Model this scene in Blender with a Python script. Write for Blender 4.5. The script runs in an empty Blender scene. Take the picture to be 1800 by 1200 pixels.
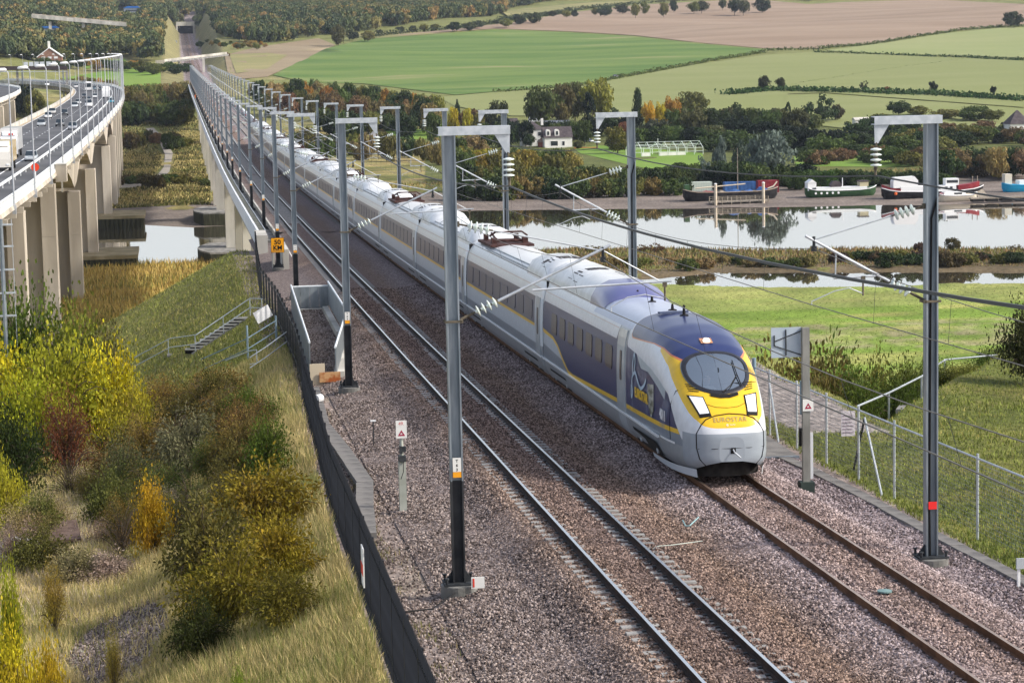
import bpy, math, random
import numpy as np
from mathutils import Vector, Matrix
random.seed(7); RNG = np.random.default_rng(11)
SC = bpy.context.scene
COL = SC.collection
R_ = math.radians

# ---------------------------------------------------------------- camera
CZ = 30.0; FPX = 4254.0
_n = np.array([0.0211, 1.0, -(72.0 - 600) / FPX]); DOWN = _n / np.linalg.norm(_n)
_t = np.array([307.5 - 900, (72.0 - 600) - 0.0211 * (307.5 - 900), FPX]); _t -= DOWN * (_t @ DOWN); TRK = _t / np.linalg.norm(_t)
RGT = np.cross(DOWN, TRK)          # world X, in camera axes (x right, y down, z forward)
cam_d = bpy.data.cameras.new('camera'); cam = bpy.data.objects.new('camera', cam_d); COL.objects.link(cam)
cam_d.sensor_width = 36.0; cam_d.lens = 36.0 * FPX / 1800.0; cam_d.clip_start = 0.5; cam_d.clip_end = 12000
def _w(v): return Vector((float(v @ RGT), float(v @ TRK), float(-(v @ DOWN))))
_cx = _w(np.array([1., 0, 0])); _cy = _w(np.array([0, -1., 0])); _cz = _w(np.array([0, 0, -1.]))
cam.matrix_world = Matrix(((_cx.x, _cy.x, _cz.x, 0), (_cx.y, _cy.y, _cz.y, 0), (_cx.z, _cy.z, _cz.z, CZ), (0, 0, 0, 1)))
SC.camera = cam

# ---------------------------------------------------------------- light
SUN_DIR = Vector((0.78, -0.30, 0.62)).normalized()
sun_d = bpy.data.lights.new('sun', 'SUN'); sun = bpy.data.objects.new('sun', sun_d); COL.objects.link(sun)
sun_d.energy = 4.6; sun_d.angle = R_(5); sun_d.color = (1.0, 0.95, 0.87)
sun.rotation_euler = SUN_DIR.to_track_quat('Z', 'Y').to_euler()
W = bpy.data.worlds.new("World"); SC.world = W; W.use_nodes = True
wn = W.node_tree.nodes; wl = W.node_tree.links
bg = wn['Background']; bg.inputs['Strength'].default_value = 0.15
sky = wn.new('ShaderNodeTexSky'); sky.sky_type = 'NISHITA'; sky.sun_disc = False
sky.sun_elevation = math.asin(SUN_DIR.z); sky.sun_rotation = math.atan2(SUN_DIR.x, SUN_DIR.y)
sky.air_density = 1.0; sky.dust_density = 5.0; sky.ozone_density = 1.2
veil = wn.new('ShaderNodeMix'); veil.data_type = 'RGBA'; veil.blend_type = 'ADD'; veil.inputs[0].default_value = 1.0; veil.inputs[7].default_value = (2.5, 2.62, 2.9, 1)   # even thin overcast over the clear-sky light
tcw = wn.new('ShaderNodeTexCoord'); sxw = wn.new('ShaderNodeSeparateXYZ'); wl.new(tcw.outputs['Generated'], sxw.inputs[0]); hz_r = wn.new('ShaderNodeValToRGB')   # the veil is whiter low down, all the way round, as haze makes it
hz_r.color_ramp.elements[0].position = 0.10; hz_r.color_ramp.elements[0].color = (4.7, 4.8, 4.9, 1); hz_r.color_ramp.elements[1].position = 0.65; hz_r.color_ramp.elements[1].color = (1.6, 1.75, 2.1, 1); wl.new(sxw.outputs[2], hz_r.inputs[0]); wl.new(hz_r.outputs[0], veil.inputs[7])
wl.new(sky.outputs[0], veil.inputs[6]); wl.new(veil.outputs[2], bg.inputs['Color'])
SC.view_settings.view_transform = 'Standard'; SC.view_settings.look = 'None'
SC.view_settings.exposure = -0.12; SC.view_settings.gamma = 1.0
SC.cycles.use_denoising = True
SC.cycles.max_bounces = 6; SC.cycles.transparent_max_bounces = 12

# ---------------------------------------------------------------- pixel <-> world
def ray(px, py):
    d = np.array([px - 900.0, py - 600.0, FPX]); return np.array([d @ RGT, d @ TRK, -(d @ DOWN)])
def at_z(px, py, z):
    r = ray(px, py); t = (z - CZ) / r[2]; return np.array([r[0] * t, r[1] * t, z])
def at_y(px, py, y):
    r = ray(px, py); t = y / r[1]; return np.array([r[0] * t, y, CZ + r[2] * t])
def at_x(px, py, x):
    r = ray(px, py); t = x / r[0]; return np.array([x, r[1] * t, CZ + r[2] * t])

# ---------------------------------------------------------------- mesh builder
class MB:
    def __init__(s): s.v = []; s.f = []; s.m = []
    def add(s, vs, fs, mat=0):
        o = len(s.v); s.v.extend([tuple(map(float, p)) for p in vs])
        for f in fs: s.f.append(tuple(i + o for i in f)); s.m.append(mat)
    def box(s, x0, x1, y0, y1, z0, z1, mat=0):
        s.add([(x0, y0, z0), (x1, y0, z0), (x1, y1, z0), (x0, y1, z0), (x0, y0, z1), (x1, y0, z1), (x1, y1, z1), (x0, y1, z1)],
              [(3, 2, 1, 0), (4, 5, 6, 7), (0, 1, 5, 4), (1, 2, 6, 5), (2, 3, 7, 6), (3, 0, 4, 7)], mat)
    def obox(s, c, sx, sy, sz, rz=0, mat=0, rx=0, ry=0):
        from mathutils import Euler
        Mx = Euler((rx, ry, rz)).to_matrix()
        vs = [Mx @ Vector((a * sx / 2, b * sy / 2, d * sz / 2)) + Vector(c) for d in (-1, 1) for a, b in ((-1, -1), (1, -1), (1, 1), (-1, 1))]
        s.add(vs, [(3, 2, 1, 0), (4, 5, 6, 7), (0, 1, 5, 4), (1, 2, 6, 5), (2, 3, 7, 6), (3, 0, 4, 7)], mat)
    def tube(s, p, q, r, n=6, mat=0, r2=None):
        p = Vector(p); q = Vector(q); d = q - p
        if d.length < 1e-6: return
        d.normalize(); a = d.orthogonal().normalized(); b = d.cross(a); r2 = r if r2 is None else r2
        vs = [p + (a * math.cos(2 * math.pi * i / n) + b * math.sin(2 * math.pi * i / n)) * r for i in range(n)]
        vs += [q + (a * math.cos(2 * math.pi * i / n) + b * math.sin(2 * math.pi * i / n)) * r2 for i in range(n)]
        fs = [(i, (i + 1) % n, n + (i + 1) % n, n + i) for i in range(n)] + [tuple(range(n - 1, -1, -1)), tuple(range(n, 2 * n))]
        s.add(vs, fs, mat)
    def path(s, pts, r, n=6, mat=0):
        pts = [Vector(p) for p in pts]; rings = []; N = len(pts)
        a = None
        for i, p in enumerate(pts):
            d = (pts[min(i + 1, N - 1)] - pts[max(i - 1, 0)]).normalized()
            if a is None: a = d.orthogonal().normalized()
            a = (a - d * a.dot(d)).normalized(); b = d.cross(a)
            rr = r[i] if isinstance(r, (list, tuple)) else r
            rings.append([p + (a * math.cos(2 * math.pi * k / n) + b * math.sin(2 * math.pi * k / n)) * rr for k in range(n)])
        vs = [v for g in rings for v in g]; fs = []
        for i in range(N - 1):
            for k in range(n): fs.append((i * n + k, i * n + (k + 1) % n, (i + 1) * n + (k + 1) % n, (i + 1) * n + k))
        fs += [tuple(range(n - 1, -1, -1)), tuple(range((N - 1) * n, N * n))]
        s.add(vs, fs, mat)
    def lathe(s, prof, n=12, base=(0, 0, 0), axis=(0, 0, 1), mat=0):
        d = Vector(axis).normalized(); a = d.orthogonal().normalized(); b = d.cross(a); base = Vector(base); vs = []; fs = []
        for (r, z) in prof:
            for k in range(n):
                vs.append(base + d * z + (a * math.cos(2 * math.pi * k / n) + b * math.sin(2 * math.pi * k / n)) * r)
        for i in range(len(prof) - 1):
            for k in range(n): fs.append((i * n + k, i * n + (k + 1) % n, (i + 1) * n + (k + 1) % n, (i + 1) * n + k))
        fs += [tuple(range(n - 1, -1, -1)), tuple(range((len(prof) - 1) * n, len(prof) * n))]
        s.add(vs, fs, mat)
    def prism(s, poly, axis, a0, a1, mat=0):
        """poly of 2D points extruded along one axis: 'x' -> (y,z), 'y' -> (x,z), 'z' -> (x,y)"""
        def P(u, w, a): return (a, u, w) if axis == 'x' else ((u, a, w) if axis == 'y' else (u, w, a))
        n = len(poly); vs = [P(u, w, a0) for u, w in poly] + [P(u, w, a1) for u, w in poly]
        s.add(vs, [(i, (i + 1) % n, n + (i + 1) % n, n + i) for i in range(n)] + [tuple(range(n - 1, -1, -1)), tuple(range(n, 2 * n))], mat)
    def run(s, poly, ys, zf, mat=0, closed=True, caps=True, xf=None):
        """cross-section (x, dz) swept along Y over heights zf(y)"""
        n = len(poly); vs = []
        for y in ys:
            z = zf(y); dx = xf(y) if xf else 0
            vs += [(x + dx, y, z + h) for x, h in poly]
        fs = []
        for i in range(len(ys) - 1):
            for k in range(n if closed else n - 1):
                k2 = (k + 1) % n; fs.append((i * n + k, i * n + k2, (i + 1) * n + k2, (i + 1) * n + k))
        if closed and caps: fs += [tuple(range(n)), tuple(range(len(ys) * n - 1, (len(ys) - 1) * n - 1, -1))]
        s.add(vs, fs, mat)
    def loft(s, rings, mat=0, closed=True, caps=True):
        n = len(rings[0]); vs = [p for g in rings for p in g]; fs = []
        for i in range(len(rings) - 1):
            for k in range(n if closed else n - 1):
                k2 = (k + 1) % n; fs.append((i * n + k, i * n + k2, (i + 1) * n + k2, (i + 1) * n + k))
        if caps and closed: fs += [tuple(range(n - 1, -1, -1)), tuple(range((len(rings) - 1) * n, len(rings) * n))]
        s.add(vs, fs, mat)
    def build(s, name, mats, parent=None, smooth=False, local=False):
        me = bpy.data.meshes.new(name)
        vs = s.v
        if parent is not None and not local:
            L = parent.location if parent.parent is None else parent.parent.location
            vs = [(x - L.x, y - L.y, z - L.z) for x, y, z in vs]
        me.from_pydata(vs, [], s.f)
        if not isinstance(mats, (list, tuple)): mats = [mats]
        for m in mats: me.materials.append(m)
        if len(mats) > 1: me.polygons.foreach_set('material_index', s.m)
        if smooth:
            me.polygons.foreach_set('use_smooth', [True] * len(me.polygons))
            if smooth != 'all':
                me.set_sharp_from_angle(angle=R_(38))
        me.update()
        o = bpy.data.objects.new(name, me); COL.objects.link(o)
        if parent is not None: o.parent = parent
        return o
def tag(o, label=None, cat=None, group=None, kind=None):
    if label: o['label'] = label
    if cat: o['category'] = cat
    if group: o['group'] = group
    if kind: o['kind'] = kind
    return o
def thing(name, label, cat, loc=(0, 0, 0), group=None, rz=0):
    o = bpy.data.objects.new(name, None); COL.objects.link(o); o.location = loc; o.rotation_euler = (0, 0, rz)
    o.empty_display_size = 0.3
    return tag(o, label, cat, group)
def copy_tree(o, loc=None, rz=None, label=None, group=None, scale=None, parent=None):
    c = o.copy(); COL.objects.link(c)
    if parent is not None: c.parent = parent
    if loc is not None: c.location = loc
    if rz is not None: c.rotation_euler = (0, 0, rz)
    if scale is not None: c.scale = (scale,) * 3 if not isinstance(scale, tuple) else scale
    if label: c['label'] = label
    if group: c['group'] = group
    for ch in list(o.children): copy_tree(ch, parent=c)
    return c
def quick_mesh(name, verts, faces, mat, parent=None, col=None, smooth=False, mats=None):
    me = bpy.data.meshes.new(name); verts = np.asarray(verts, dtype=np.float32); faces = np.asarray(faces, dtype=np.int32)
    nf, k = faces.shape
    me.vertices.add(len(verts)); me.vertices.foreach_set('co', verts.ravel())
    me.loops.add(nf * k); me.loops.foreach_set('vertex_index', faces.ravel())
    me.polygons.add(nf); me.polygons.foreach_set('loop_start', np.arange(0, nf * k, k, dtype=np.int32)); me.polygons.foreach_set('loop_total', np.full(nf, k, dtype=np.int32))
    if smooth: me.polygons.foreach_set('use_smooth', np.ones(nf, dtype=bool))
    me.update(calc_edges=True); me.validate()
    if col is not None:
        a = me.color_attributes.new('Col', 'FLOAT_COLOR', 'POINT'); c4 = np.ones((len(verts), 4), dtype=np.float32); c4[:, :3] = col; a.data.foreach_set('color', c4.ravel())
    me.materials.append(mat)
    o = bpy.data.objects.new(name, me); COL.objects.link(o)
    if parent is not None: o.parent = parent
    return o

# ---------------------------------------------------------------- materials
ORD = 'first second third fourth fifth sixth seventh eighth ninth tenth eleventh twelfth thirteenth fourteenth fifteenth sixteenth seventeenth eighteenth nineteenth twentieth twenty-first twenty-second twenty-third twenty-fourth twenty-fifth twenty-sixth twenty-seventh twenty-eighth twenty-ninth thirtieth'.split()
def nth(i): return ORD[i] if i < len(ORD) else ORD[-1]
def newmat(name):
    m = bpy.data.materials.new(name); m.use_nodes = True; nt = m.node_tree; return m, nt, nt.nodes, nt.links, nt.nodes['Principled BSDF']
def mat(name, c1, c2=None, scale=3.0, rough=0.7, metal=0.0, bump=0.0, bscale=None, detail=4, coat=0.0, stretch=None, c3=None, s3=0.3, ramp=(0.38, 0.62), world=False):
    m, nt, N, L, b = newmat(name)
    b.inputs['Roughness'].default_value = rough; b.inputs['Metallic'].default_value = metal; b.inputs['Specular IOR Level'].default_value = 0.5 if rough < .35 else 0.2
    if coat: b.inputs['Coat Weight'].default_value = coat; b.inputs['Coat Roughness'].default_value = 0.08
    if c2 is None and not bump:
        b.inputs['Base Color'].default_value = (*c1, 1); return m
    if world: src = N.new('ShaderNodeNewGeometry').outputs['Position']
    else: src = N.new('ShaderNodeTexCoord').outputs['Object']
    if stretch:
        mp = N.new('ShaderNodeMapping'); mp.inputs['Scale'].default_value = stretch; L.new(src, mp.inputs[0]); src = mp.outputs[0]
    no = N.new('ShaderNodeTexNoise'); no.inputs['Scale'].default_value = scale; no.inputs['Detail'].default_value = detail; L.new(src, no.inputs['Vector'])
    if c2 is not None:
        cr = N.new('ShaderNodeValToRGB'); cr.color_ramp.elements[0].position = ramp[0]; cr.color_ramp.elements[1].position = ramp[1]
        cr.color_ramp.elements[0].color = (*c1, 1); cr.color_ramp.elements[1].color = (*c2, 1)
        L.new(no.outputs['Fac'], cr.inputs[0]); out = cr.outputs[0]
        if c3 is not None:
            n3 = N.new('ShaderNodeTexNoise'); n3.inputs['Scale'].default_value = s3; n3.inputs['Detail'].default_value = 5; L.new(src, n3.inputs['Vector'])
            r3 = N.new('ShaderNodeValToRGB'); r3.color_ramp.elements[0].position = 0.45; r3.color_ramp.elements[1].position = 0.65
            L.new(n3.outputs['Fac'], r3.inputs[0])
            mx = N.new('ShaderNodeMix'); mx.data_type = 'RGBA'; L.new(r3.outputs[0], mx.inputs[0]); L.new(out, mx.inputs[6]); mx.inputs[7].default_value = (*c3, 1); out = mx.outputs[2]
        L.new(out, b.inputs['Base Color'])
    else: b.inputs['Base Color'].default_value = (*c1, 1)
    if bump:
        nb = N.new('ShaderNodeTexNoise'); nb.inputs['Scale'].default_value = bscale or scale * 4; nb.inputs['Detail'].default_value = 3; L.new(src, nb.inputs['Vector'])
        bp = N.new('ShaderNodeBump'); bp.inputs['Strength'].default_value = bump; bp.inputs['Distance'].default_value = 0.05
        L.new(nb.outputs['Fac'], bp.inputs['Height']); L.new(bp.outputs[0], b.inputs['Normal'])
    return m
def objcol_mat(name, var=0.35, rough=0.6, transl=0.25, hue=0.03):
    """colour from the object's own colour, varied per object/instance and per leaf island"""
    m, nt, N, L, b = newmat(name); b.inputs['Roughness'].default_value = rough
    b.inputs['Specular IOR Level'].default_value = 0.12
    oi = N.new('ShaderNodeObjectInfo'); ge = N.new('ShaderNodeNewGeometry')
    hs = N.new('ShaderNodeHueSaturation'); L.new(oi.outputs['Color'], hs.inputs['Color'])
    mr = N.new('ShaderNodeMapRange'); mr.inputs['To Min'].default_value = 1 - var; mr.inputs['To Max'].default_value = 1 + var; L.new(ge.outputs['Random Per Island'], mr.inputs[0]); L.new(mr.outputs[0], hs.inputs['Value'])
    mh = N.new('ShaderNodeMapRange'); mh.inputs['To Min'].default_value = 0.5 - hue; mh.inputs['To Max'].default_value = 0.5 + hue
    nn = N.new('ShaderNodeTexNoise'); nn.inputs['Scale'].default_value = 0.9; L.new(ge.outputs['Position'], nn.inputs['Vector']); L.new(nn.outputs['Fac'], mh.inputs[0]); L.new(mh.outputs[0], hs.inputs['Hue'])
    L.new(hs.outputs[0], b.inputs['Base Color'])
    if transl:
        tr = N.new('ShaderNodeBsdfTranslucent'); L.new(hs.outputs[0], tr.inputs[0]); ms = N.new('ShaderNodeMixShader'); ms.inputs[0].default_value = transl
        L.new(b.outputs[0], ms.inputs[1]); L.new(tr.outputs[0], ms.inputs[2]); L.new(ms.outputs[0], N['Material Output'].inputs['Surface'])
    return m
def emit_mat(name, c, s):
    m, nt, N, L, b = newmat(name); b.inputs['Base Color'].default_value = (*c, 1); b.inputs['Emission Color'].default_value = (*c, 1); b.inputs['Emission Strength'].default_value = s; return m
M = {}
M['galv'] = mat('galvanised_steel', (0.20, 0.24, 0.28), (0.34, 0.38, 0.42), 2.2, 0.45, 0.55, stretch=(3, 3, 0.4), c3=(0.16, 0.18, 0.2), s3=0.5)
M['galv_light'] = mat('galvanised_light', (0.42, 0.46, 0.5), (0.55, 0.58, 0.62), 5, 0.45, 0.35)
M['steel_dark'] = mat('dark_steel', (0.03, 0.034, 0.04), (0.06, 0.065, 0.07), 4, 0.6, 0.4)
M['glass_disc'] = mat('porcelain', (0.62, 0.70, 0.66), (0.74, 0.80, 0.76), 9, 0.12, 0.0, coat=0.5)
M['wire'] = mat('wire', (0.05, 0.055, 0.06), None, rough=0.5, metal=0.3)
M['copper'] = mat('contact_wire', (0.16, 0.15, 0.14), None, rough=0.45, metal=0.6)
M['concrete'] = mat('pale_concrete', (0.48, 0.46, 0.42), (0.60, 0.58, 0.53), 0.5, 0.85, stretch=(1, 1, 0.25), bump=0.15, bscale=6, c3=(0.33, 0.32, 0.285), s3=0.18)
M['concrete_warm'] = mat('warm_concrete', (0.46, 0.41, 0.34), (0.57, 0.52, 0.45), 0.45, 0.85, stretch=(1, 1, 0.2), bump=0.15, bscale=5, c3=(0.30, 0.265, 0.22), s3=0.16)
M['concrete_grey'] = mat('grey_concrete', (0.20, 0.2, 0.195), (0.32, 0.31, 0.30), 1.2, 0.9, bump=0.25, bscale=12, c3=(0.14, 0.14, 0.13), s3=0.5)
M['white_beam'] = mat('white_parapet_concrete', (0.62, 0.65, 0.70), (0.72, 0.75, 0.79), 0.6, 0.8, stretch=(1, 1, 0.3))
M['moss'] = mat('mossy_coping', (0.07, 0.075, 0.06), (0.14, 0.14, 0.12), 1.5, 0.95, bump=0.3, bscale=8)
M['algae'] = mat('wet_algae_concrete', (0.02, 0.022, 0.012), (0.05, 0.05, 0.03), 1.0, 0.7, stretch=(2, 2, 0.3), bump=0.3)
M['asphalt'] = mat('asphalt', (0.085, 0.088, 0.095), (0.12, 0.122, 0.13), 0.15, 0.85, c3=(0.07, 0.072, 0.078), s3=0.05)
M['white_paint'] = mat('white_paint', (0.78, 0.79, 0.8), None, rough=0.5)
M['rail_shiny'] = mat('polished_rail_head', (0.70, 0.71, 0.74), None, rough=0.22, metal=1.0)
M['rail_rust'] = mat('rail_rust', (0.030, 0.022, 0.020), (0.06, 0.038, 0.03), 3, 0.8, 0.2)
M['rail_brown'] = mat('rail_brown', (0.10, 0.045, 0.022), (0.17, 0.08, 0.04), 2, 0.65, 0.35)
M['rail_head_brown'] = mat('rail_head_brown', (0.36, 0.25, 0.19), (0.46, 0.34, 0.27), 2, 0.35, 0.7)
M['sleeper'] = mat('sleeper_concrete', (0.25, 0.245, 0.235), (0.35, 0.34, 0.33), 5, 0.9, bump=0.2, bscale=30)
M['black'] = mat('matt_black', (0.012, 0.012, 0.013), None, rough=0.7)
M['rubber'] = mat('rubber', (0.02, 0.02, 0.022), None, rough=0.8)
# ================================================================ terrain
_ry = np.array([-80, 0, 50, 100, 150, 200, 250, 280, 330, 400, 500, 700, 1000, 1250, 1400, 1600, 2000, 2500, 3200])
_rz = np.array([21.7, 19.56, 18.25, 17.05, 15.94, 14.93, 14.02, 13.51, 12.9, 12.45, 12.1, 11.7, 11.4, 11.5, 13, 17, 29, 46, 72])
def rail_z(y): return float(np.interp(y, _ry, _rz))
XL, XR = 9.77, 14.57            # track centre lines
XC = (XL + XR) / 2
_hy = np.array([-100, 100, 380, 640, 700, 940, 1000, 1050, 1150, 1400, 2500, 3500, 5000])
_hz = np.array([-10.3, -10.3, -10.6, -11.3, -10.3, -9.6, -5.5, -1.5, 3.2, 14.5, 65, 112, 175])
_nb_x = np.array([-400, -60, -9, 2, 77, 109, 160, 400, 1000]); _nb_y = np.array([475, 470, 473, 475, 479, 466, 446, 400, 330])
_fb_x = np.array([-400, -60, -9, 2.7, 74, 109, 136, 202, 400, 1000]); _fb_y = np.array([590, 588, 588, 574, 602, 590, 584, 568, 530, 440])
_cn_x = np.array([66, 77, 91, 97, 136, 200, 500]); _cn_y = np.array([408, 403, 391, 388, 380, 362, 300])
_cf_x = np.array([66, 97, 143, 200, 500]); _cf_y = np.array([413, 424, 408, 394, 338])
def vnoise(x, y, s):
    """cheap smooth value noise"""
    x = np.asarray(x) / s; y = np.asarray(y) / s
    xi = np.floor(x); yi = np.floor(y); xf = x - xi; yf = y - yi; xf = xf * xf * (3 - 2 * xf); yf = yf * yf * (3 - 2 * yf)
    h = lambda a, b: np.modf(np.abs(np.sin(a * 127.1 + b * 311.7 + 3.7) * 43758.5453))[0]
    return (h(xi, yi) * (1 - xf) + h(xi + 1, yi) * xf) * (1 - yf) + (h(xi, yi + 1) * (1 - xf) + h(xi + 1, yi + 1) * xf) * yf - 0.5
def terrain(X, Y):
    X = np.asarray(X, float); Y = np.asarray(Y, float)
    h = np.interp(Y, _hy, _hz)
    h = h + np.clip((Y - 1000) / 400, 0, 1) * (vnoise(X, Y, 260) * 9 + vnoise(X + 999, Y, 110) * 3) * np.clip((np.abs(X - XC) - 20) / 60, 0, 1)
    h = h + vnoise(X, Y, 14) * 0.35 + vnoise(X, Y, 45) * 0.6
    # river and side channel
    d = np.minimum(Y - np.interp(X, _nb_x, _nb_y), np.interp(X, _fb_x, _fb_y) - Y) + vnoise(X, Y, 9) * 4
    far = (Y > 530)
    k = np.where(far, 0.030, 0.22)
    h = np.where(d > -60, np.minimum(h, -12 - np.clip(d, -60, 4) * k), h)
    d2 = np.minimum(Y - np.interp(X, _cn_x, _cn_y), np.interp(X, _cf_x, _cf_y) - Y) + vnoise(X + 50, Y, 6) * 3
    d2 = np.where(X < 66, -30, d2)
    h = np.where(d2 > -25, np.minimum(h, -12 - np.clip(d2, -40, 4) * 0.28), h)
    st = (X > 60) & (Y > np.interp(X, _cf_x, _cf_y) - 6) & (Y < np.interp(X, _nb_x, _nb_y) + 4); h = np.where(st, np.minimum(h, -11.55 + 0.25 * vnoise(X, Y, 7)), h)
    # creek on the left marsh
    cr = np.hypot((X + 3.2 - (Y - 398) * 0.16) / 1.0, (Y - 398) / 5.0) - 1.9
    h = np.where(cr < 8, np.minimum(h, -12 + np.clip(cr, -1.5, 8) * 0.5), h)
    # wooded rise on the far left
    h = h + np.clip((-60 - X) / 120, 0, 1) * np.clip((Y - 900) / 500, 0, 1) * 22
    # railway formation: near cutting/embankment and far embankment
    F = np.interp(Y, _ry, _rz) - 0.66
    # ---- left of the near line
    plat = np.interp(Y, [20, 50, 65, 80, 100, 125, 150, 185, 230, 270], [16.5, 14.9, 14.3, 14.0, 13.0, 10.6, 7.2, 2.0, -5, -11]) + vnoise(X, Y, 5) * 0.5 + vnoise(X, Y, 1.7) * 0.18
    slope = F - 0.10 - np.clip(3.7 - X, 0, 99) * np.interp(Y, [40, 90, 130], [0.42, 0.5, 0.6]) + vnoise(X, Y, 3.0) * 0.18 * np.clip(3.4 - X, 0, 1)
    endl = np.where(Y > 186, F - (Y - 186) * 0.62, 99)
    hl = np.minimum(np.maximum(slope, plat), endl)
    left = np.where(X < 3.7, hl, np.minimum(F - 0.1, endl))
    # ---- right of the near line
    ye = 78 + 1.9 * np.clip(X - 23, 0, 60)
    right = 17.35 - 0.02 * (Y - 60) - 0.06 * np.clip(X - 24, 0, 40) + vnoise(X, Y, 4) * 0.3
    right = right - 0.42 * np.clip(Y - np.where(X > 23.5, ye, 122), 0, 200)
    right = np.where(Y < 45, right + (45 - Y) * 0.05, right)
    w = np.clip((X - 18.9) / 1.2, 0, 1)
    near = np.where(X > 18.9, (F - 0.1) * (1 - w) + right * w, left)
    near = np.where((X > 3.7) & (X < 20), np.minimum(near, endl), near)
    h = np.where(Y < 290, np.maximum(h, near), h)
    h = np.where((Y < 20), h + (20 - Y) * 0.0, h)
    # far embankment / cutting for the line
    g = np.maximum(np.clip((np.abs(X - XC) - 7.0) / 12.0, 0, 1), np.clip((Y - 2480) / 40, 0, 1))
    hf = F * (1 - g) + h * g
    h = np.where(Y > 1215, hf, h)
    return h
def hz(x, y): return float(terrain(np.array([x]), np.array([y]))[0])
_T = np.concatenate([np.geomspace(35, 5200, 3500)])
def gp(px, py):
    """where the line of sight through a pixel of the photograph meets the ground"""
    r = ray(px, py); r = r / r[1]; X = r[0] * _T; Y = _T; Z = CZ + r[2] * _T
    k = np.nonzero(Z < terrain(X, Y))[0]
    if len(k) == 0: t = 5000.
    else:
        i = max(k[0], 1); a, b = _T[i - 1], _T[i]
        for _ in range(18):
            m = (a + b) / 2
            if CZ + r[2] * m < hz(r[0] * m, m): b = m
            else: a = m
        t = b
    return Vector((r[0] * t, t, hz(r[0] * t, t)))

NA, NR = 520, 900
ang = np.tan(np.concatenate([np.linspace(R_(-16), R_(-4.6), 70), np.linspace(R_(-4.5), R_(19.6), 390), np.linspace(R_(19.8), R_(34), 60)]))
rad = np.geomspace(28, 5200, NR)
AA, RR = np.meshgrid(ang, rad); GX = (AA * RR).ravel(); GY = RR.ravel(); GZ = terrain(GX, GY)
idx = np.arange(NA * NR).reshape(NR, NA)
gf = np.stack([idx[:-1, :-1], idx[:-1, 1:], idx[1:, 1:], idx[1:, :-1]], -1).reshape(-1, 4)
# ground colour by what grows there
c = np.zeros((NA * NR, 3)); 
def setc(mask, col): c[mask] = col
def mixc(w, col):
    global c
    w = np.clip(w, 0, 1)[:, None]; c = c * (1 - w) + np.array(col) * w
setc(np.ones(NA * NR, bool), (0.12, 0.15, 0.045))
n1 = vnoise(GX, GY, 7) + 0.5; n2 = vnoise(GX + 77, GY, 2.2) + 0.5; n3 = vnoise(GX, GY + 31, 28) + 0.5; n4 = vnoise(GX * 0.35, GY, 5) + 0.5
marsh = (GY > 230) & (GY < 480)
c[marsh] = (0.16, 0.24, 0.035)
lm = marsh & (GX < 30); c[lm] = (0.34, 0.25, 0.07)
mixc(np.where(lm, (n1 - 0.45) * 2.4, 0), (0.17, 0.17, 0.04))
rm = marsh & (GX >= 30)
mixc(np.where(rm, (n4 - 0.5) * 2.6, 0), (0.30, 0.30, 0.09)); mixc(np.where(rm & (GY > 350), 0.6, 0), (0.27, 0.29, 0.09))
mixc(np.where(rm & (GY > 300) & (GY < 330), (n2 - 0.3) * 1.2, 0), (0.33, 0.27, 0.17))
strip = (GX > 60) & (GY > np.interp(GX, _cf_x, _cf_y) - 2) & (GY < np.interp(GX, _nb_x, _nb_y) + 3)
c[strip] = (0.22, 0.16, 0.075); mixc(np.where(strip, (n1 - .4) * 2.5, 0), (0.13, 0.14, 0.035))
farb = (GY > 480) & (GY < 1010)
c[farb] = (0.27, 0.235, 0.09); gpx = 307.5 + GX / np.maximum(GY, 1) * 4254; rt = farb & (gpx > 735); c[rt] = (0.10, 0.115, 0.035)
mixc(np.where(farb, (n3 - 0.42) * 2.6, 0), (0.115, 0.125, 0.035)); mixc(np.where(farb & ~rt, (n1 - 0.5) * 2, 0), (0.33, 0.25, 0.11)); mixc(np.where(farb & (gpx < 420), (n2 - 0.5) * 2.4, 0), (0.09, 0.085, 0.03))

mud = (GZ < -10.95) & (GY > 560) & (GY < 680)
c[mud] = (0.185, 0.155, 0.135)
mud2 = (GZ < -11.5) & (GY < 560); c[mud2] = (0.13, 0.10, 0.06)
hill = GY > 1010; c[hill] = (0.17, 0.18, 0.06); mixc(np.where(hill & (GX < 60), (n3 - .3) * 1.5, 0), (0.28, 0.25, 0.11))
# near left: rough grass, and right embankment
nl = (GY < 215) & (GX < 4); c[nl] = (0.26, 0.22, 0.085)
mixc(np.where(nl, (n2 - 0.45) * 2.2, 0), (0.15, 0.17, 0.04)); mixc(np.where(nl & (GY > 112), 0.75 - n2 * .5, 0), (0.15, 0.16, 0.035))
nr = (GY < 230) & (GX > 19); c[nr] = (0.13, 0.15, 0.035); mixc(np.where(nr, (n2 - .4) * 2, 0), (0.20, 0.19, 0.055))
gpath = (GX > 19.9) & (GX < 22.8 + (GY-76)*.03) & (GY > 76) & (GY < 120); c[gpath] = (0.34, 0.30, 0.28)
c[nr] *= .8
form = (GX > 3.7) & (GX < 19.1) & (GY < 200); c[form] = (0.27, 0.22, 0.20); mixc(np.where(form, (n2 - .35) * 1.2, 0), (0.20, 0.17, 0.12))
heap = np.hypot((GX + 2.0) / 1.6, (GY - 62.5) / 5.0); mixc(np.where(nl, 1.5 - heap * 1.3, 0), (0.34, 0.32, 0.31))
far_line = (GY > 1205) & (np.abs(GX - XC) < 8); c[far_line] = (0.25, 0.21, 0.21)
far_cut = (GY > 1205) & (np.abs(GX - XC) >= 8) & (np.abs(GX - XC) < 21); c[far_cut] = (0.22, 0.20, 0.09)
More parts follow.
